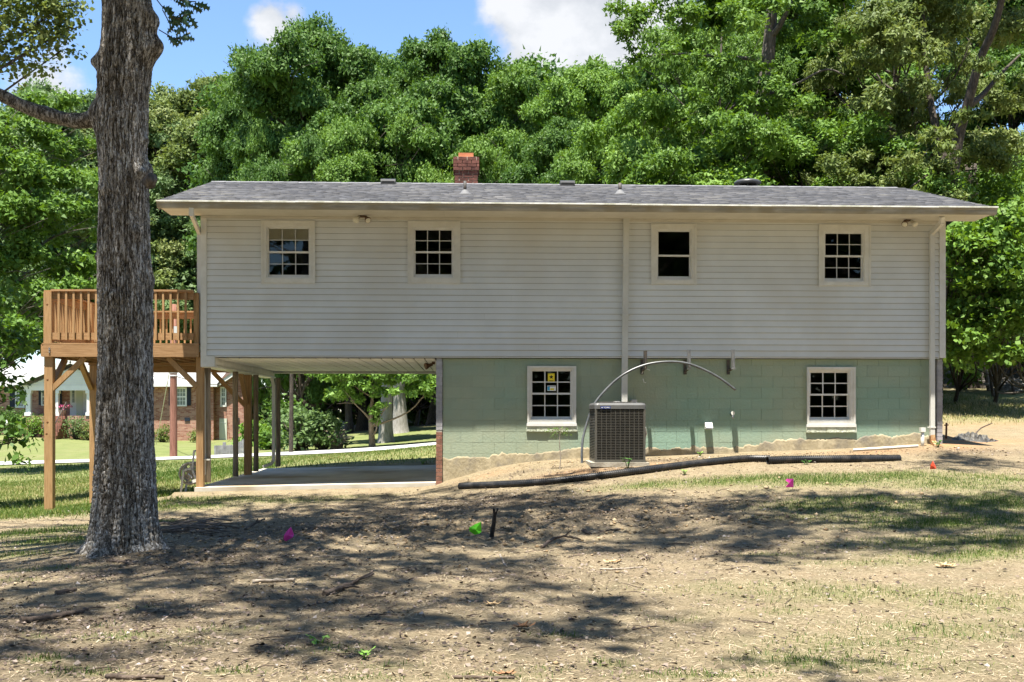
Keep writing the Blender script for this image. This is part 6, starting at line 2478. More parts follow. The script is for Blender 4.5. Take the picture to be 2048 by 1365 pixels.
# limb to the left
lp = [C(214, 236, OD), C(188, 238, OD), C(150, 242, OD), (C(100, 231, OD - .05)), C(50, 214, OD - .1), C(0, 190, OD - .15), C(-80, 150, OD - .3), C(-220, 40, OD - .6), C(-330, -150, OD - .9)]
sp = spline(lp, 26)
lr = np.interp(np.linspace(0, 1, len(sp)), [0, .10, .2, .4, 1], [.15, .105, .085, .078, .05])
n_ = 36
vs, vv2 = [], []
ref = Vector((0, 1, 0))
for i, p in enumerate(sp):
    d = (sp[min(i + 1, len(sp) - 1)] - sp[max(i - 1, 0)]).normalized()
    s_ = (ref - d * ref.dot(d)).normalized()
    t_ = d.cross(s_)
    for k in range(n_):
        a = 2 * math.pi * k / n_
        kk = k if k <= n_ // 2 else n_ - k
        nz = float(fbm(np.array([kk * .33 + 3]), np.array([i * .06]), 81, 4)[0])
        ridge = abs(2 * nz - 1) * 2
        r_ = lr[i] * (1 + .34 * (nz - .5))
        q = p + s_ * (math.cos(a) * r_) + t_ * (math.sin(a) * r_)
        vs.append((q.x - ob.x, q.y - ob.y, q.z - obz))
        vv2.append(min(1, max(0, .30 + .5 * (nz - .5) + .15 * ridge)))
fs = [(i * n_ + k, i * n_ + (k + 1) % n_, (i + 1) * n_ + (k + 1) % n_, (i + 1) * n_ + k) for i in range(len(sp) - 1) for k in range(n_)]
link('limb', np_mesh('limb', vs, fs, M['oak_bark'], dict(v=vv2), smooth=True), oak)
# sawn face of the cut branch
c = C(304, 357, OD - .34)
dv = Vector((.55, -.75, .35)).normalized()
G().tube([c - dv * .10, c + dv * .012, c + dv * .022, c + dv * .022], [.075, .060, .045, .001], 18).build('branch_stub', BARK['grey'], oak)
# oak leaves hanging in beside the burl: single lobed leaves
def oak_leaf_mesh():
    half = [(0, 0), (.012, .10), (.05, .17), (.16, .20), (.06, .28), (.09, .36), (.27, .44), (.10, .50), (.12, .58), (.30, .70), (.12, .72), (.10, .80), (.17, .92), (.05, .90), (0, 1.0)]
    pts = [(x, y) for x, y in half] + [(-x, y) for x, y in half[-2:0:-1]]
    L = .17
    vs = [(x * L, y * L, .02 * math.sin(y * 3) - abs(x) * .03) for x, y in pts]
    mid = [(0, y * L, .02 * math.sin(y * 3)) for (x, y) in half]
    n = len(half)
    fs = []
    right = list(range(n))
    left = [0] + [len(pts) - k for k in range(1, n - 1)] + [n - 1]
    M0 = len(vs)
    vs += mid
    for k in range(n - 1):
        fs.append((right[k], right[k + 1], M0 + k + 1, M0 + k))
        fs.append((left[k + 1], left[k], M0 + k, M0 + k + 1))
    g = G().add(vs, fs)
    m, nt, b_, N, L_ = new_mat('oak_leaf')
    b_.inputs['Base Color'].default_value = (.022, .062, .014, 1)
    b_.inputs['Roughness'].default_value = .45
    return g.mesh('leaf', m)


olm = oak_leaf_mesh()
rr = random.Random(21)
tw = G()
for (pts, n) in (([(306, -10), (330, 20), (352, 38), (372, 30)], 13), ([(318, 60), (335, 70), (350, 78), (366, 78)], 9), ([(318, -20), (345, -5), (370, 2), (392, 4)], 9), ([(325, 20), (338, 45), (345, 62)], 5)):
    P = spline([C(a, b_, OD - .15 - .05 * i) for i, (a, b_) in enumerate(pts)], 6)
    tw.tube(P, .006, 5)
    for i in range(n):
        p = P[int((.25 + .75 * i / (n - 1)) * (len(P) - 1))]
        o = piece('leaf', olm, oak, p + Vector((rr.uniform(-.02, .02), rr.uniform(-.05, .05), rr.uniform(-.02, .02))))
        az = rr.uniform(-1.2, 1.2)
        o.rotation_euler = (R(90) + rr.uniform(-.5, .5), R(95) + rr.uniform(-.9, .8), az * .5)
        s_ = rr.uniform(.75, 1.1)
        o.scale = (s_, s_, s_)
tw.build('twig', BARK['dark'], oak)

# ------------------------------------------------------------------ canopies above the frame that dapple the yard
SH = SUN_DIR / -SUN_DIR.z


def to_px(x, y, z):
    r = Vector((x, y, z)) - CAM
    c, s = math.cos(YAW), math.sin(YAW)
    d = r.x * s + r.y * c
    return 1024 + F * (r.x * c - r.y * s) / d, HOR - F * r.z / d, d


def shade_want(px, py):
    """how much of the yard the photograph shows in shade, 0..1"""
    def box(x0, x1, y0, y1, fx, fy):
        return min(1, max(0, (px - x0) / fx + 1)) * min(1, max(0, (x1 - px) / fx + 1)) * min(1, max(0, (py - y0) / fy + 1)) * min(1, max(0, (y1 - py) / fy + 1))
    s = max(.965 * box(520, 1250, 990, 1080, 140, 22), .93 * box(1150, 2060, 995, 1092, 60, 14), .9 * box(330, 620, 1020, 1120, 60, 20))
    s = max(s, .84 * box(0, 700, 1120, 1365, 40, 20), .74 * box(700, 1240, 1120, 1365, 60, 20), .75 * box(180, 520, 1060, 1120, 40, 20))
    s = max(s, .45 * box(1150, 1450, 938, 985, 60, 10), .7 * box(1890, 2200, 880, 930, 20, 10), .35 * box(0, 180, 1060, 1120, 30, 15), .75 * box(340, 560, 985, 1010, 40, 8))
    s = max(s, .15 * box(1300, 2060, 1120, 1365, 60, 20), .55 * box(1230, 1420, 1240, 1290, 60, 20), .6 * box(1500, 1620, 1110, 1135, 40, 10), .5 * box(1550, 1680, 1310, 1350, 40, 14))
    return s


rg = np.random.default_rng(12)
cl = {0: [], 1: [], 2: []}
gx, gy = np.meshgrid(np.arange(-13, 15, .43), np.arange(-19.5, -.9, .43))
gx = (gx + rg.uniform(-.2, .2, gx.shape)).ravel()
gy = (gy + rg.uniform(-.2, .2, gy.shape)).ravel()
nz_ = fbm(gx * .62 + 3, gy * 1.1 + 8, 91, 3)
nz_ = (nz_ - nz_.min()) / (nz_.max() - nz_.min())
rank = np.argsort(np.argsort(nz_)) / len(nz_)
gz = height(gx, gy)
for x, y, z, q in zip(gx, gy, gz, rank):
    if y + 20.5 > 5.2:
        px, py, d = to_px(x, y, z)
        w_ = shade_want(px, py) if -60 < px < 2110 and py < 1420 else .62
    else:
        w_ = .62
    if q > w_ ** 1.8:
        continue
    h = 11 + 8 * rg.random()
    p = Vector((x, y, z)) - SH * h
    if p.y + 20.5 > .5 and to_px(*p)[1] > -60 and abs(to_px(*p)[0] - 1024) < 1150:
        continue
    key = 0 if x < 2.2 and y > -14.5 else (1 if y > -14.5 else 2)
    cl[key].append((p.x, p.y, p.z, .28 + .15 * rg.random()))
for key in (0, 1, 2):
    c = cl[key]
    kw = dict(dens=46, per=11, leaf=.15, spray=.13, ratio=.33)
    if key == 0:
        v, f, V = crown_arrays(c, rg, **kw)
        np_mesh_obj('crown', v, f, V, LEAF['deep'], oak, (ob.x, ob.y, obz))
        g = branch_set(G(), C(252, -380, OD), (ob.x, ob.y, 15), c, .22, rg, every=5, n=6, r_limb=.10)
        g.build('upper_limb', BARK['grey'], oak)
    elif key == 1:
        b = (12.6, -8.5, hz(12.6, -8.5))
        hero_tree('shade_tree', 'tall tree standing outside the right edge that shades the yard', b, (11.5, -9, 16), c, .34, 'deep', 'grey', 13, every=5, r_limb=.10, **kw)
    else:
        b = (6.5, -25, hz(6.5, -25))
        hero_tree('shade_tree', 'tall tree standing behind the viewpoint over the near yard', b, (5.5, -24, 16), c, .34, 'deep', 'grey', 14, every=5, r_limb=.10, **kw)
# the wood behind the viewpoint, mirrored in the window panes
rg = np.random.default_rng(55)
n = 460
bx_, by_ = rg.uniform(-48, 52, n), rg.uniform(-60, -46, n)
bz_ = -1 + 36 * rg.random(n)
cl = [(a, b_, c, 1.9 + 1.2 * r_) for a, b_, c, r_ in zip(bx_, by_, bz_, rg.random(n))]
v, f, V = crown_solid(cl, rg, leaf=.9, cover=.8, tuft=1.4, tr_k=.5, inner=6)
o = link('woodland', np_mesh('woodland', v, f, LEAF['deep'], dict(v=V)))
tag(o, 'mass of wood behind the viewpoint', 'woodland', kind='stuff')
# ------------------------------------------------------------------ the brick house across the road
NY = 64.5


def nx(px, Y=NY):
    return W(px, 800, Y).x


def nz(py, Y=NY, px=200):
    return W(px, py, Y).z


def brick_wall_mat():
    m, nt, b, N, L = new_mat('far_brickwork')
    geo = N('ShaderNodeNewGeometry')
    sp = N('ShaderNodeSeparateXYZ')
    cb = N('ShaderNodeCombineXYZ')
    ad = N('ShaderNodeMath')
    L(geo.outputs['Position'], sp.inputs[0])
    L(sp.outputs['X'], ad.inputs[0])
    L(sp.outputs['Y'], ad.inputs[1])
    L(ad.outputs[0], cb.inputs['X'])
    L(sp.outputs['Z'], cb.inputs['Y'])
    br = N('ShaderNodeTexBrick')
    br.inputs['Scale'].default_value = 1.0
    br.inputs['Brick Width'].default_value = .28
    br.inputs['Row Height'].default_value = .10
    br.inputs['Mortar Size'].default_value = .010
    br.inputs['Bias'].default_value = -.1
    br.inputs['Color1'].default_value = (.27, .095, .055, 1)
    br.inputs['Color2'].default_value = (.50, .29, .20, 1)
    br.inputs['Mortar'].default_value = (.36, .27, .22, 1)
    L(cb.outputs[0], br.inputs['Vector'])
    L(br.outputs['Color'], b.inputs['Base Color'])
    b.inputs['Roughness'].default_value = .9
    return m


M['far_brick'] = brick_wall_mat()
M['far_roof'] = mat('pale_roof_shingles', (.25, .25, .247), (.36, .357, .35), 2.5, .9, stretch=(1, 1, 5))
M['far_white'] = mat('white_paint', (.72, .72, .68), (.78, .78, .75), 2, .6)
M['shutter'] = mat('blue_black_shutter', (.016, .022, .035), None, rough=.6)
M['far_door'] = mat('pale_green_door', (.55, .58, .46), (.60, .62, .50), 1, .6)
M['far_glass'] = mat('far_window_glass', (.10, .13, .12), (.20, .24, .22), .8, .15, spec=.6)
bx0, bx1 = nx(-40), nx(427)
gz_ = float(height0((bx0 + bx1) / 2, NY))
bh = thing('brick_house', 'low red brick house with a white porch gable across the road', 'house', ((bx0 + bx1) / 2, NY, gz_))
ez = nz(768)
zlow = nz(905)
G().box(bx0, bx1, NY, NY + 8, zlow, ez).build('wall', M['far_brick'], bh)
# main roof, ridge parallel to the road
rz = nz(733, NY + 4.5)
g = G().add([(bx0 - .5, NY - .6, ez), (bx1 + .4, NY - .6, ez), (bx1 + .4, NY + 4.4, rz), (bx0 - .5, NY + 4.4, rz), (bx1 + .4, NY + 9, ez), (bx0 - .5, NY + 9, ez)], [(0, 1, 2, 3), (3, 2, 4, 5), (1, 4, 2), (0, 3, 5)])
g.build('roof', M['far_roof'], bh)
G().box(bx0 - .5, bx1 + .4, NY - .62, NY - .05, ez - .22, ez - .02).build('fascia', M['far_white'], bh)
# porch gable
ga, gb = nx(33, NY - 2.4), nx(245, NY - 2.4)
gm = nx(146, NY - 2.4)
pz0, pz1 = nz(771, NY - 2.4), nz(725, NY - 2.4)
yp = NY - 2.4
g = G().prism([(ga + .9, yp, pz0), (gb - .9, yp, pz0), (gm, yp, pz1 - .35)], (0, .12, 0))
gab = g.build('porch_gable', M['far_white'], bh)
nb_ = 9
for i in range(nb_):
    z0 = pz0 + (pz1 - .35 - pz0) * i / nb_
    t = 1 - i / nb_
    G().box(gm - (gm - ga - .9) * t, gm + (gb - .9 - gm) * t, yp - .05, yp - .002, z0, z0 + .03).build('gable_board', M['far_white'], gab)
g = G()
for (a, b) in ((ga, gm), (gb, gm)):
    d = .28
    g.add([(a, yp - .5, pz0 - .05), (b, yp - .5, pz1), (b, NY + 3, pz1), (a, NY + 3, pz0 - .05), (a, yp - .5, pz0 - .05 + d), (b, yp - .5, pz1 + d), (b, NY + 3, pz1 + d), (a, NY + 3, pz0 - .05 + d)],
          [(0, 1, 2, 3), (4, 7, 6, 5), (0, 4, 5, 1), (3, 2, 6, 7), (0, 3, 7, 4)])
g.build('porch_roof', M['far_roof'], bh)
for (a, b) in ((ga, gm), (gb, gm)):
    G().bar((a, yp - .52, pz0 + .08), (b, yp - .52, pz1 + .12), .06, .40).build('rake_trim', M['far_white'], bh)
G().box(ga + .4, gb - .4, yp - .05, yp + .3, pz0 - .38, pz0 - .01).build('porch_beam', M['far_white'], bh)
pf = nz(832, NY - 2.4)
G().box(ga + .4, gb - .4, yp, NY, zlow, pf).build('porch_floor', M['far_brick'], bh)
for px in (56, 111.5, 178, 235):
    x = nx(px, yp)
    G().box(x - .17, x + .17, yp + .0, yp + .32, pf, pz0 - .39).box(x - .24, x + .24, yp - .06, yp + .38, pf, pf + .25).box(x - .24, x + .24, yp - .06, yp + .38, pz0 - .6, pz0 - .385).build('porch_column', M['far_white'], bh)


def far_window(px0, px1, py0, py1, shut=None, Y=NY, rows=4, cols=3):
    x0, x1, z0, z1 = nx(px0, Y), nx(px1, Y), nz(py1, Y), nz(py0, Y)
    f = .11
    g = G()
    for (a, b, c, d) in ((x0, x0 + f, z0, z1), (x1 - f, x1, z0, z1), (x0 + f, x1 - f, z1 - f, z1), (x0 + f, x1 - f, z0, z0 + f), (x0 + f, x1 - f, (z0 + z1) / 2 - .05, (z0 + z1) / 2 + .05)):
        g.box(a, b, Y - .09, Y - .01, c, d)
    w = g.build('window', M['far_white'], bh)
    G().box(x0 + f, x1 - f, Y - .05, Y - .02, z0 + f, z1 - f).build('pane', M['far_glass'], w)
    for i in range(1, cols):
        xx = x0 + f + (x1 - x0 - 2 * f) * i / cols
        G().box(xx - .015, xx + .015, Y - .065, Y - .052, z0 + f, z1 - f).build('muntin', M['far_white'], w)
    for i in range(1, rows):
        zz_ = z0 + f + (z1 - z0 - 2 * f) * i / rows
        G().box(x0 + f, x1 - f, Y - .068, Y - .053, zz_ - .015, zz_ + .015).build('muntin', M['far_white'], w)
    for s in shut or ():
        a, b = nx(s[0], Y), nx(s[1], Y)
        sh_ = G().box(a, b, Y - .08, Y - .01, z0 + .05, z1 - .02).build('shutter', M['shutter'], w)


far_window(31, 50, 776, 816, ((20, 30), (57, 63)))
far_window(352, 374, 775, 813, ((338, 344.5), (374.5, 382)))
far_window(83, 113, 776, 812, ((78, 87), (116, 124)))
# door with its sidelight and surround
a, b = nx(141), nx(190)
G().box(a, b, NY - .12, NY - .01, pf, nz(774)).build('door_surround', M['far_white'], bh)
dr = G().box(nx(154), nx(167), NY - .16, NY - .125, pf + .05, nz(778)).build('door', M['far_door'], bh)
for i in range(3):
    z = nz(779 + i * 9)
    G().box(nx(145.5), nx(150), NY - .14, NY - .125, z - .32, z).build('sidelight_pane', M['far_glass'], bh)
# steps and railings
n = 7
sa, sb = nx(107.5, yp), nx(133, yp)
zg = float(height0(sa, yp - 2.2))
st = None
for i in range(n):
    z1_ = zg + (pf - zg) * (i + 1) / n
    y0 = yp - .30 * (n - i)
    G().box(sa, sb, y0, y0 + .30 - .002, zg - .4, z1_).build('step', M['brick'], bh)
for x in (sa + .05, sb - .05):
    g = G()
    p0, p1 = Vector((x, yp - 2.1, zg + 1.1)), Vector((x, yp + .1, pf + 1.0))
    g.tube([p0, p1], .035, 6)
    for t in np.linspace(0, 1, 7):
        p = p0.lerp(p1, t)
        g.tube([p, p - Vector((0, 0, .95))], .018, 5)
    g.build('railing', M['dark_steel'], bh)
g = G().box(nx(375 - 5.5), nx(375 + 5), NY - .05, NY + .0, nz(843), nz(836))
g.build('crawl_vent', M['shutter'], bh)
# right-hand wing with its own gable and the pale cellar door
WY = NY + .6
wx0, wx1 = nx(425, WY), nx(488, WY)
zr_ = nz(728, WY)
g = G().prism([(wx0, WY, zlow), (wx1, WY, zlow), (wx1, WY, nz(735, WY)), (nx(478, WY), WY, nz(741, WY)), (wx0, WY, nz(768, WY))], (0, 7, 0))
g.build('wing_wall', M['far_brick'], bh)
G().bar((nx(434, WY), WY - .2, nz(772, WY)), (nx(500, WY), WY - .2, nz(727, WY)), .5, .26).build('wing_rake', M['far_white'], bh)
g = G().add([(nx(434, WY), WY - .5, nz(768, WY)), (nx(500, WY), WY - .5, nz(723, WY)), (nx(500, WY), WY + 7, nz(723, WY)), (nx(434, WY), WY + 7, nz(768, WY))], [(0, 1, 2, 3)])
g.build('wing_roof', M['far_roof'], bh)
far_window(441, 453, 774, 814, None, WY, 4, 2)
dd_ = G().box(nx(439, WY), nx(454, WY), WY - .08, WY - .01, nz(881, WY), nz(837.5, WY)).build('cellar_door', M['far_door'], bh)
G().box(nx(440.5, WY), nx(452.5, WY), WY - .095, WY - .081, nz(846, WY), nz(845, WY)).build('door_batten', M['far_white'], dd_)
G().box(nx(475, WY), nx(479, WY), WY - .15, WY - .01, nz(843, WY), nz(836, WY)).build('meter_box', M['dark_steel'], bh)
# wreath-like sign, bench and flower pot on the porch
p = W(191, 788, NY - .05)
ring = [(p.x + .3 * math.cos(a), NY - .08, p.z + .22 * math.sin(a)) for a in np.linspace(0, 6.283, 17)]
G().tube(ring, .08, 6, cap=False).top('wreath', LEAF['deep'], 'green wreath hanging on the brick wall beside the front door', 'wreath', p)
p = W(189, 832, NY - .9)
bn = thing('porch_bench', 'pale bench with a cushion on the brick house porch', 'bench', (p.x, NY - .9, pf))
G().box(p.x - .75, p.x + .75, NY - 1.1, NY - .5, pf + .40, pf + .47).build('seat', M['reel_pale'], bn)
G().box(p.x - .75, p.x + .75, NY - .5, NY - .44, pf + .47, pf + 1.05).build('backrest', M['reel_pale'], bn)
for sx in (-.7, .7):
    for y in (NY - 1.05, NY - .5):
        G().box(p.x + sx - .04, p.x + sx + .04, y - .04, y + .04, pf, pf + .399).build('leg', M['reel_pale'], bn)
G().box(p.x - .28, p.x + .28, NY - .70, NY - .51, pf + .48, pf + .85).build('cushion', M['far_white'], bn)
p = W(124, 828, yp + .3)
fp = thing('flower_pot', 'pot of pink flowers at the top of the brick steps', 'flower pot', (p.x, yp + .35, pf))
G().lathe((p.x, yp + .35, pf), [(.0, .0), (.22, .0), (.32, .38), (.35, .42), (.28, .42), (0, .40)], 14).build('pot', M['reel'], fp)
rg = np.random.default_rng(3)
v, f, V = crown_arrays([(p.x, yp + .35, pf + .62, .34), (p.x - .3, yp + .35, pf + .55, .25), (p.x + .32, yp + .35, pf + .6, .28)], rg, leaf=.10, dens=120, per=8, spray=.07, ratio=.45)
me = np_mesh('blossom', v - np.array([p.x, yp + .35, pf]), f, attr_mat('pink_petals', ((0, (.10, .16, .05)), (.42, (.65, .10, .25)), (1, (.85, .45, .55))), rough=.7), dict(v=V))
link('blossom', me, fp)
# grey picket fence by the road
_q = gp(460, 910)
FD = (_q - CAM).dot(pixdir(460, 910)) / pixdir(460, 910).length_squared
fy = C(460, HOR, FD).y
fx0, fx1 = W(430, 900, fy).x, W(492, 900, fy).x
fz = float(height0(fx0, fy))
fc = thing('picket_fence', 'short weathered grey picket fence beside the road', 'fence', (fx0, fy, fz))
npk = 18
for i in range(npk):
    x = fx0 + (fx1 - fx0) * i / (npk - 1)
    up = max(0, (i - 11) / 7) * .35
    zb_ = float(height0(x, fy))
    zt_ = zb_ + .44 + up
    G().prism([(x - .035, fy, zb_ - .02), (x + .035, fy, zb_ - .02), (x + .035, fy, zt_ - .05), (x, fy, zt_), (x - .035, fy, zt_ - .05)], (0, .02, 0)).build('picket', M['grey_picket'] if 'grey_picket' in M else M.setdefault('grey_picket', mat('grey_picket', (.17, .17, .18), (.28, .28, .28), 5, .9, rnd=.15)), fc)
for z in (.12, .34):
    G().box(fx0, fx1, fy + .021, fy + .05, fz + z, fz + z + .07).build('rail', M['grey_picket'], fc)
for px in (448, 472):
    x = W(px, 900, fy).x
    G().box(x - .06, x + .06, fy + .03, fy + .13, fz - .1, fz + .56).build('post', M['grey_picket'], fc)
# white yard light globe by the dark shrub
p = gp(13, 872)
yl = thing('yard_lamp', 'small white garden lamp in front of the dark rounded shrub', 'garden lamp', p)
G().tube([p, p + Vector((0, 0, .75))], .03, 8).build('stem', M['far_white'], yl)
G().lathe(p + Vector((0, 0, .75)), [(0, 0), (.14, .05), (.18, .18), (.13, .32), (0, .38)], 12).build('lamp_globe', M['far_white'], yl)

# ------------------------------------------------------------------ utility poles and wires
def pole(px, py, top, r, m, label, lean=0):
    b = gp(px, py)
    D_ = (b - CAM).dot(pixdir(px, py)) / pixdir(px, py).length_squared
    t = thing('utility_pole', label, 'utility pole', b, 'utility poles along the road')
    tp = C(px + lean, top, D_)
    G().tube([b - Vector((0, 0, .5)), b, b.lerp(tp, .5), tp], [r * 1.08, r * 1.05, r * .95, r * .82], 14).build('post', m, t)
    return t, b, tp, D_


M['pole_red'] = mat('reddish_pole', (.17, .075, .05), (.27, .13, .09), 6, .9, .3, 30, stretch=(4, 4, .4))
t1, b1, tp1, D1 = pole(347, 915, 609, .15, M['pole_red'], 'reddish wooden utility pole in front of the brick house')
p = C(351, 661, D1)
G().box(p.x - .02, p.x + .16, p.y - .25, p.y - .12, p.z - .15, p.z + .15).build('meter_box', M['reel_pale'], t1)
for zz_ in (746, 752):
    p = C(347, zz_, D1)
    G().tube([p - Vector((0, 0, .03)), p + Vector((0, 0, .03))], .165, 12).build('band', M['reel_pale'], t1)
t2, b2, tp2, D2 = pole(582, 907, 560, .085, BARK['dark'], 'slim dark pole seen through the carport', lean=3)


def wire(pts, r, label, name='power_line'):
    g = G().tube(spline(pts, 8), r, 5)
    return g.top(name, M['dark_steel'] if name != 'guy_wire' else M['reel_pale'], label, 'wire', pts[0], 'wires strung along the road')


a, b = tp1 + Vector((0, 0, -.3)), C(-200, 612, 50)
wire([a, a.lerp(b, .5) - Vector((0, 0, .35)), b], .018, 'overhead wire running left from the reddish pole')
b = C(700, 622, 52)
wire([a, a.lerp(b, .5) - Vector((0, 0, .35)), b], .018, 'overhead wire running right from the reddish pole behind the white house')
p0 = C(347, 752, D1)
q0 = C(445, 768, NY + 20.5)
wire([p0, p0.lerp(q0, .5) - Vector((0, 0, .2)), q0], .018, 'service wire dropping from the reddish pole to the brick house')
g0 = gp(312, 890)
wire([C(347, 700, D1), C(347, 700, D1).lerp(g0, .5), g0], .02, 'pale guy wire slanting down left of the reddish pole', 'guy_wire')
# ------------------------------------------------------------------ grass, thatch, litter, twigs
rg = np.random.default_rng(5)


def in_view(x, y, z, m=40):
    c, s = math.cos(YAW), math.sin(YAW)
    rx, ry, rz_ = x - CAM.x, y - CAM.y, z - CAM.z
    d = rx * s + ry * c
    px = 1024 + F * (rx * c - ry * s) / np.maximum(d, .1)
    py = HOR - F * rz_ / np.maximum(d, .1)
    return (d > 4.5) & (px > -m) & (px < 2048 + m) & (py < 1365 + m)


def scatter(n, x0, x1, y0, y1, near=1.0):
    """random ground points, denser near the viewpoint when near > 1"""
    x = rg.uniform(x0, x1, n)
    y = y0 + (y1 - y0) * rg.random(n) ** near
    return x, y


def ground_z(x, y):
    return height(x, y) + detail(x, y)


def blades(x, y, h, w, lean, v):
    z = ground_z(x, y)
    n = len(x)
    a = rg.uniform(0, 2 * math.pi, n)
    sx, sy = np.cos(a), np.sin(a)
    b = rg.uniform(0, 2 * math.pi, n)
    lx, ly = np.cos(b) * lean * h, np.sin(b) * lean * h
    P = np.stack([x, y, z - .005], 1)
    S_ = np.stack([sx * w, sy * w, np.zeros(n)], 1)
    mid = P + np.stack([lx * .35, ly * .35, h * .6], 1)
    tip = P + np.stack([lx, ly, h * np.sqrt(np.maximum(.12, 1 - .6 * lean ** 2))], 1)
    vs = np.stack([P - S_, P + S_, mid + S_ * .7, mid - S_ * .7, tip], 1).reshape(-1, 3)
    i = np.arange(n) * 5
    f4 = np.stack([i, i + 1, i + 2, i + 3], 1)
    f3 = np.stack([i + 3, i + 2, i + 4, i + 4], 1)
    return vs, f4, f3[:, :3], np.repeat(v, 5)


def tri_mesh(name, vs, fs_list, V, m):
    tr = []
    for f in fs_list:
        if f.shape[1] == 4:
            tr += [f[:, [0, 1, 2]], f[:, [0, 2, 3]]]
        else:
            tr.append(f)
    return np_mesh(name, vs, np.concatenate(tr), m, dict(v=V))


M['grass'] = attr_mat('grass_blades', ((0, (.035, .075, .012)), (.35, (.075, .135, .022)), (.62, (.17, .20, .055)), (.82, (.34, .30, .14)), (1, (.46, .39, .22))), rough=.6, trans=.3)
# near grass patches
x, y = scatter(1400000, -10, 12, -15.2, -.7, 1.25)
m = grass_mask(x, y)
keep = (rg.random(len(x)) < m ** 1.3 * .60) & in_view(x, y, height(x, y))
x, y, m = x[keep], y[keep], m[keep]
px_dry = np.clip((x - 1) / 6, 0, 1) * np.clip((-7.5 - y) / 2, 0, 1)
h = (.022 + .055 * rg.random(len(x)) ** 1.5) * (.55 + .75 * m)
v = np.clip(.22 + .20 * rg.normal(size=len(x)) + .34 * px_dry + .32 * (fbm(x * .8, y * .8, 15, 3) - .42), 0, 1)
far_r = np.clip((x - 5.5) / 2, 0, 1) * np.clip((y + 4.5) / 1.5, 0, 1)
v = np.clip(v + .28 * far_r, 0, 1)
vs, f4, f3, V = blades(x, y, h, .0020 + .0016 * rg.random(len(x)), rg.uniform(.2, 1.1, len(x)), v)
o = link('grass', tri_mesh('grass', vs, [f4, f3], V, M['grass']))
tag(o, 'patchy thin grass growing over the bare yard', 'grass', kind='stuff')
# lawn and dry grass further off
xs_, ys_ = [], []
for (n, a) in ((75000, (-16, -4.9, -3.5, 12)), (36000, (-16, 2, 7.0, 22)), (40000, (8.9, 16, -1, 18))):
    q = scatter(n, *a)
    xs_.append(q[0])
    ys_.append(q[1])
x, y = np.concatenate(xs_), np.concatenate(ys_)
m = grass_mask(x, y)
keep = (rg.random(len(x)) < m * .9) & in_view(x, y, height(x, y)) & ~((x > -5.2) & (x < 9.2) & (y > -.5) & (y < 7.0)) & (np.abs(y - 24.2) > 3.4)
x, y = x[keep], y[keep]
v = np.clip(.40 + .18 * rg.normal(size=len(x)) + .75 * (fbm(x * .5, y * .5, 16, 4) - .47) + .42 * (x > 8), 0, 1)
vs, f4, f3, V = blades(x, y, .05 + .05 * rg.random(len(x)), .005 + .005 * rg.random(len(x)), rg.uniform(.2, .9, len(x)), v)
o = link('lawn_grass', tri_mesh('lawn_grass', vs, [f4, f3], V, M['grass']))
tag(o, 'lawn grass and dry grass beyond the deck, carport and house corner', 'grass', kind='stuff')
# straw thatch lying flat
M['thatch'] = attr_mat('straw_thatch', ((0, (.10, .075, .05)), (.4, (.27, .205, .13)), (.75, (.46, .38, .26)), (1, (.60, .52, .40))), rough=.8)
x, y = scatter(230000, -10, 11, -15.3, -.3, 1.5)
keep = in_view(x, y, height(x, y))
x, y = x[keep], y[keep]
z = ground_z(x, y)
n = len(x)
a = rg.uniform(0, math.pi, n)
L_ = rg.uniform(.008, .032, n)
w_ = rg.uniform(.0008, .0018, n)
d = np.stack([np.cos(a), np.sin(a), rg.normal(size=n) * .18], 1) * L_[:, None]
s = np.stack([-np.sin(a), np.cos(a), rg.normal(size=n) * .3], 1) * w_[:, None]
P = np.stack([x, y, z + rg.uniform(.002, .012, n)], 1)
vs = np.stack([P - d - s, P + d - s, P + d + s, P - d + s], 1).reshape(-1, 3)
lm = litter_mask(x, y)
v = np.clip(.52 - .2 * lm + .2 * rg.normal(size=n), 0, 1)
o = link('thatch', np_mesh('thatch', vs, np.arange(4 * n).reshape(n, 4), M['thatch'], dict(v=np.repeat(v, 4))))
tag(o, 'fine dry thatch and straw strewn on the soil', 'straw', kind='stuff')
# leaf litter
M['litter'] = attr_mat('leaf_litter', ((0, (.035, .026, .022)), (.3, (.095, .068, .052)), (.55, (.20, .155, .125)), (.8, (.27, .23, .20)), (1, (.37, .335, .31))), rough=.75)
x, y = scatter(190000, -10, 11, -15.3, -.3, 1.3)
lm = litter_mask(x, y)
keep = (rg.random(len(x)) < .12 + .95 * lm) & in_view(x, y, height(x, y))
x, y = x[keep], y[keep]
z = ground_z(x, y)
n = len(x)
a = rg.uniform(0, 2 * math.pi, n)
A = np.stack([np.cos(a), np.sin(a), rg.normal(size=n) * .22], 1)
Nn = unit(np.stack([rg.normal(size=n) * .5, rg.normal(size=n) * .5, np.ones(n)], 1))
L_ = .010 + .046 * rg.random(n) ** 2.6
P = np.stack([x, y, z + rg.uniform(.002, .02, n)], 1)
vs, f = leaf_geo(P, unit(A), Nn, L_, L_ * rg.uniform(.15, .4, n), .5)
v = np.clip(.42 + .22 * rg.normal(size=n), 0, 1)
o = link('leaf_litter', np_mesh('leaf_litter', vs, f, M['litter'], dict(v=np.repeat(v, 4))))
tag(o, 'dark leaf litter and wood chips over the shaded soil', 'leaf litter', kind='stuff')
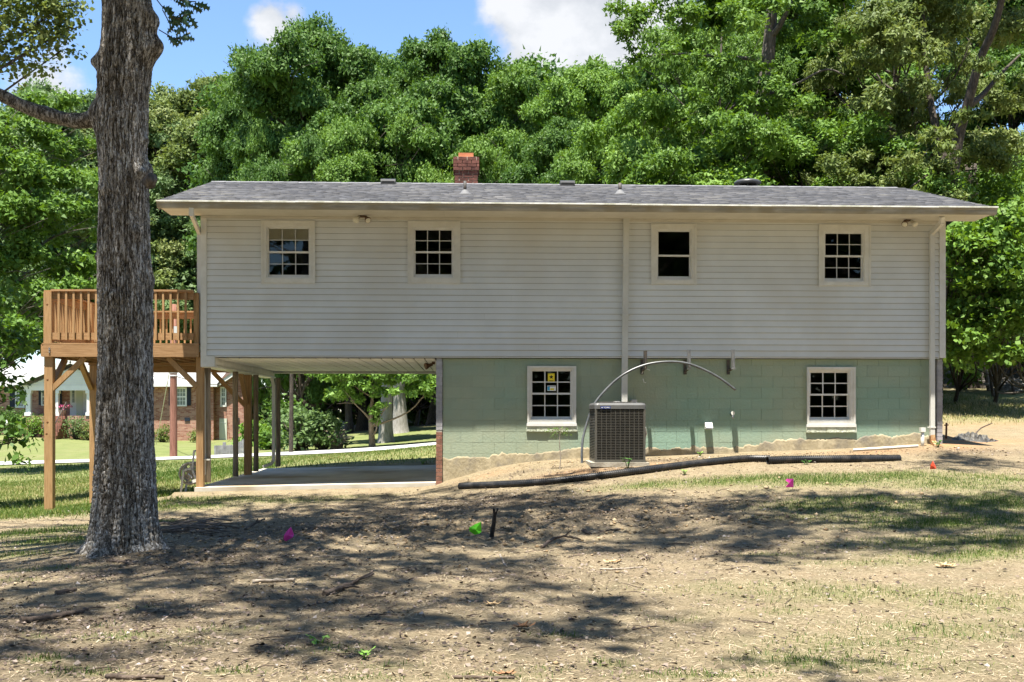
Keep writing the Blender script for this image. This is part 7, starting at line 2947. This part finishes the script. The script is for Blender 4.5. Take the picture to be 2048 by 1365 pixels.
# thin twigs
g = G()
rr = random.Random(31)
x, y = scatter(2600, -9, 10, -15.0, -1.2, 1.3)
lm = litter_mask(x, y)
keep = (rg.random(len(x)) < .22 + .6 * lm) & in_view(x, y, height(x, y))
x, y = x[keep], y[keep]
z = ground_z(x, y)
for i in range(len(x)):
    ln = rr.uniform(.05, .26)
    a = rr.uniform(0, math.pi)
    d = Vector((math.cos(a), math.sin(a), rr.uniform(-.1, .15))) * ln / 2
    c = Vector((x[i], y[i], z[i] + .008))
    r_ = rr.uniform(.002, .0055)
    g.tube([c - d, c + Vector((rr.uniform(-.02, .02), rr.uniform(-.02, .02), .008)), c + d], [r_, r_, r_ * .6], 4)
o = g.build('twig_litter', M['bark_stick'])
tag(o, 'thin dead twigs scattered over the yard', 'twigs', kind='stuff')
# clods of dug soil
x = np.concatenate([rg.normal(.2, 2.3, 2400), rg.uniform(-7, 9, 900), rg.uniform(1.0, 8.8, 500)])
y = np.concatenate([rg.normal(-6.2, 1.1, 2400), rg.uniform(-14, -2, 900), rg.normal(-.55, .25, 500)])
keep = (y < -.12)
x, y = x[keep], y[keep]
z = ground_z(x, y)
n = len(x)
r_ = .005 + .016 * rg.random(n) ** 2.5 + .022 * (np.arange(n) < 2400) * rg.random(n) ** 4
oct_ = np.array([[1, 0, 0], [0, 1, 0], [-1, 0, 0], [0, -1, 0], [0, 0, .9], [0, 0, -.6], [.7, .7, .3], [-.7, .6, .2]])
of = np.array([[0, 6, 4], [6, 1, 4], [1, 7, 4], [7, 2, 4], [2, 3, 4], [3, 0, 4], [0, 5, 6], [6, 5, 1], [1, 5, 7], [7, 5, 2], [2, 5, 3], [3, 5, 0]])
vs = oct_[None] * r_[:, None, None] * (1 + .35 * rg.normal(size=(n, 8, 1))) * np.array([1.2, 1.1, .8]) + np.stack([x, y, z + r_ * .3], 1)[:, None]
fs = (of[None] + (np.arange(n) * 8)[:, None, None]).reshape(-1, 3)
v = np.repeat(np.clip(.5 + .25 * rg.normal(size=n), 0, 1), 8)
M['clod'] = attr_mat('soil_clod', ((0, (.16, .105, .055)), (.5, (.30, .215, .12)), (1, (.44, .35, .24))), rough=.95)
o = link('clods', np_mesh('clods', vs.reshape(-1, 3), fs, M['clod'], dict(v=v)))
tag(o, 'crumbled clods of dug yellow soil', 'soil clods', kind='stuff')


# ------------------------------------------------------------------ single weeds
def weed(px, py, hgt, spread, nl, ll, m, label, seed, ratio=.45):
    r_ = random.Random(seed)
    b = gp(px, py)
    t = thing('weed', label, 'weed', b, 'weeds sprouting along the basement wall')
    half = [(0, 0), (.35, .25), (.5, .5), (.32, .8), (0, 1)]
    vs = [(x * ll * ratio * 1.6, yy * ll, -abs(x) * .1 * ll) for x, yy in half] + [(-x * ll * ratio * 1.6, yy * ll, -abs(x) * .1 * ll) for x, yy in half[1:-1]]
    me = G().add(vs, [(0, 1, 2, 3, 4, 7, 6, 5)]).mesh('leaf', m)
    g = G()
    k = max(3, nl // 6)
    for i in range(k):
        a = 6.28 * i / k + r_.random()
        e = b + Vector((math.cos(a) * spread * r_.uniform(.3, 1), math.sin(a) * spread * r_.uniform(.3, 1), hgt * r_.uniform(.7, 1)))
        md = b.lerp(e, .5) + Vector((0, 0, hgt * .12))
        g.tube([b - Vector((0, 0, .03)), md, e], [.008, .006, .004], 5)
        for j in range(max(3, nl // k)):
            tt = .35 + .65 * j / max(2, nl // k - 1)
            p = md.lerp(e, (tt - .5) * 2) if tt > .5 else b.lerp(md, tt * 2)
            o = piece('leaf', me, t, p)
            o.rotation_euler = (r_.uniform(-.3, .5), r_.uniform(-.4, .4), r_.uniform(0, 6.28))
            s_ = r_.uniform(.6, 1.1)
            o.scale = (s_, s_, s_)
    g.build('stem', m, t)


M['weed'] = mat('weed_leaf', (.12, .26, .035), (.20, .34, .06), 12, .5)
M['weed_dark'] = mat('dark_weed_leaf', (.05, .13, .025), (.08, .18, .04), 12, .5)
weed(1005, 927, .22, .13, 34, .085, M['weed'], 'bright yellow-green weed at the foot of the tan parged wall', 1)
weed(1256, 937, .22, .10, 22, .075, M['weed_dark'], 'broad-leaved weed growing in front of the concrete pad', 2)
weed(1276, 930, .24, .10, 18, .07, M['weed_dark'], 'dark weed against the lower louvres of the condenser', 3)
weed(1400, 913, .10, .10, 20, .05, M['weed'], 'small weed on the soil right of the condenser', 4)
weed(1876, 895, .12, .14, 24, .06, M['weed_dark'], 'low weed under the right downspout', 5)
weed(845, 928, .14, .22, 30, .07, M['weed'], 'weed at the back edge of the carport slab', 6)
weed(1370, 950, .10, .10, 18, .05, M['weed'], 'small weed leaning on the black drain pipe', 7)
weed(1612, 930, .08, .10, 18, .045, M['weed_dark'], 'tiny weed beside the dusty drain pipe', 8)
weed(640, 1285, .05, .10, 14, .05, M['weed'], 'sprig of green seedling in the bare lower yard', 9)
weed(730, 1315, .06, .07, 10, .05, M['weed'], 'seedling with a few green leaves at the lower left', 10)
# thin bare sapling in front of the basement window
b = gp(1119, 940)
D_ = (b - CAM).dot(pixdir(1119, 940)) / pixdir(1119, 940).length_squared
sp = spline([b - Vector((0, 0, .05)), C(1121, 915, D_), C(1119, 885, D_), C(1121, 865, D_), C(1124, 857, D_)], 5)
t = thing('sapling', 'thin bare sapling with wisps of leaves below the basement window', 'sapling', b)
g = G().tube(sp, [.011 - .0004 * i for i in range(len(sp))], 6)
tips = []
for (u, v_) in ((1095, 862), (1098, 868), (1139, 873), (1133, 861), (1128, 868), (1110, 860), (1105, 877)):
    a = sp[int(len(sp) * (.68 + .04 * (u % 7)))]
    e = C(u, v_, D_)
    g.tube([a, a.lerp(e, .5) + Vector((0, 0, .02)), e], [.005, .004, .002], 4)
    tips += [a.lerp(e, q) for q in (.5, .7, .85, 1)]
g.build('stem', M['pale_stick'], t)
cl = [(p.x, p.y, p.z, .035) for p in tips]
v, f, V = crown_arrays(cl, np.random.default_rng(4), leaf=.035, dens=800, per=2, spray=.02, ratio=.18)
np_mesh_obj('foliage', v, f, V, LEAF['lime'], t, b)

print('TRIS', sum(sum(len(p.vertices) - 2 for p in m.polygons) if len(m.polygons) < 20000 else len(m.loops) - 2 * len(m.polygons) for m in bpy.data.meshes))
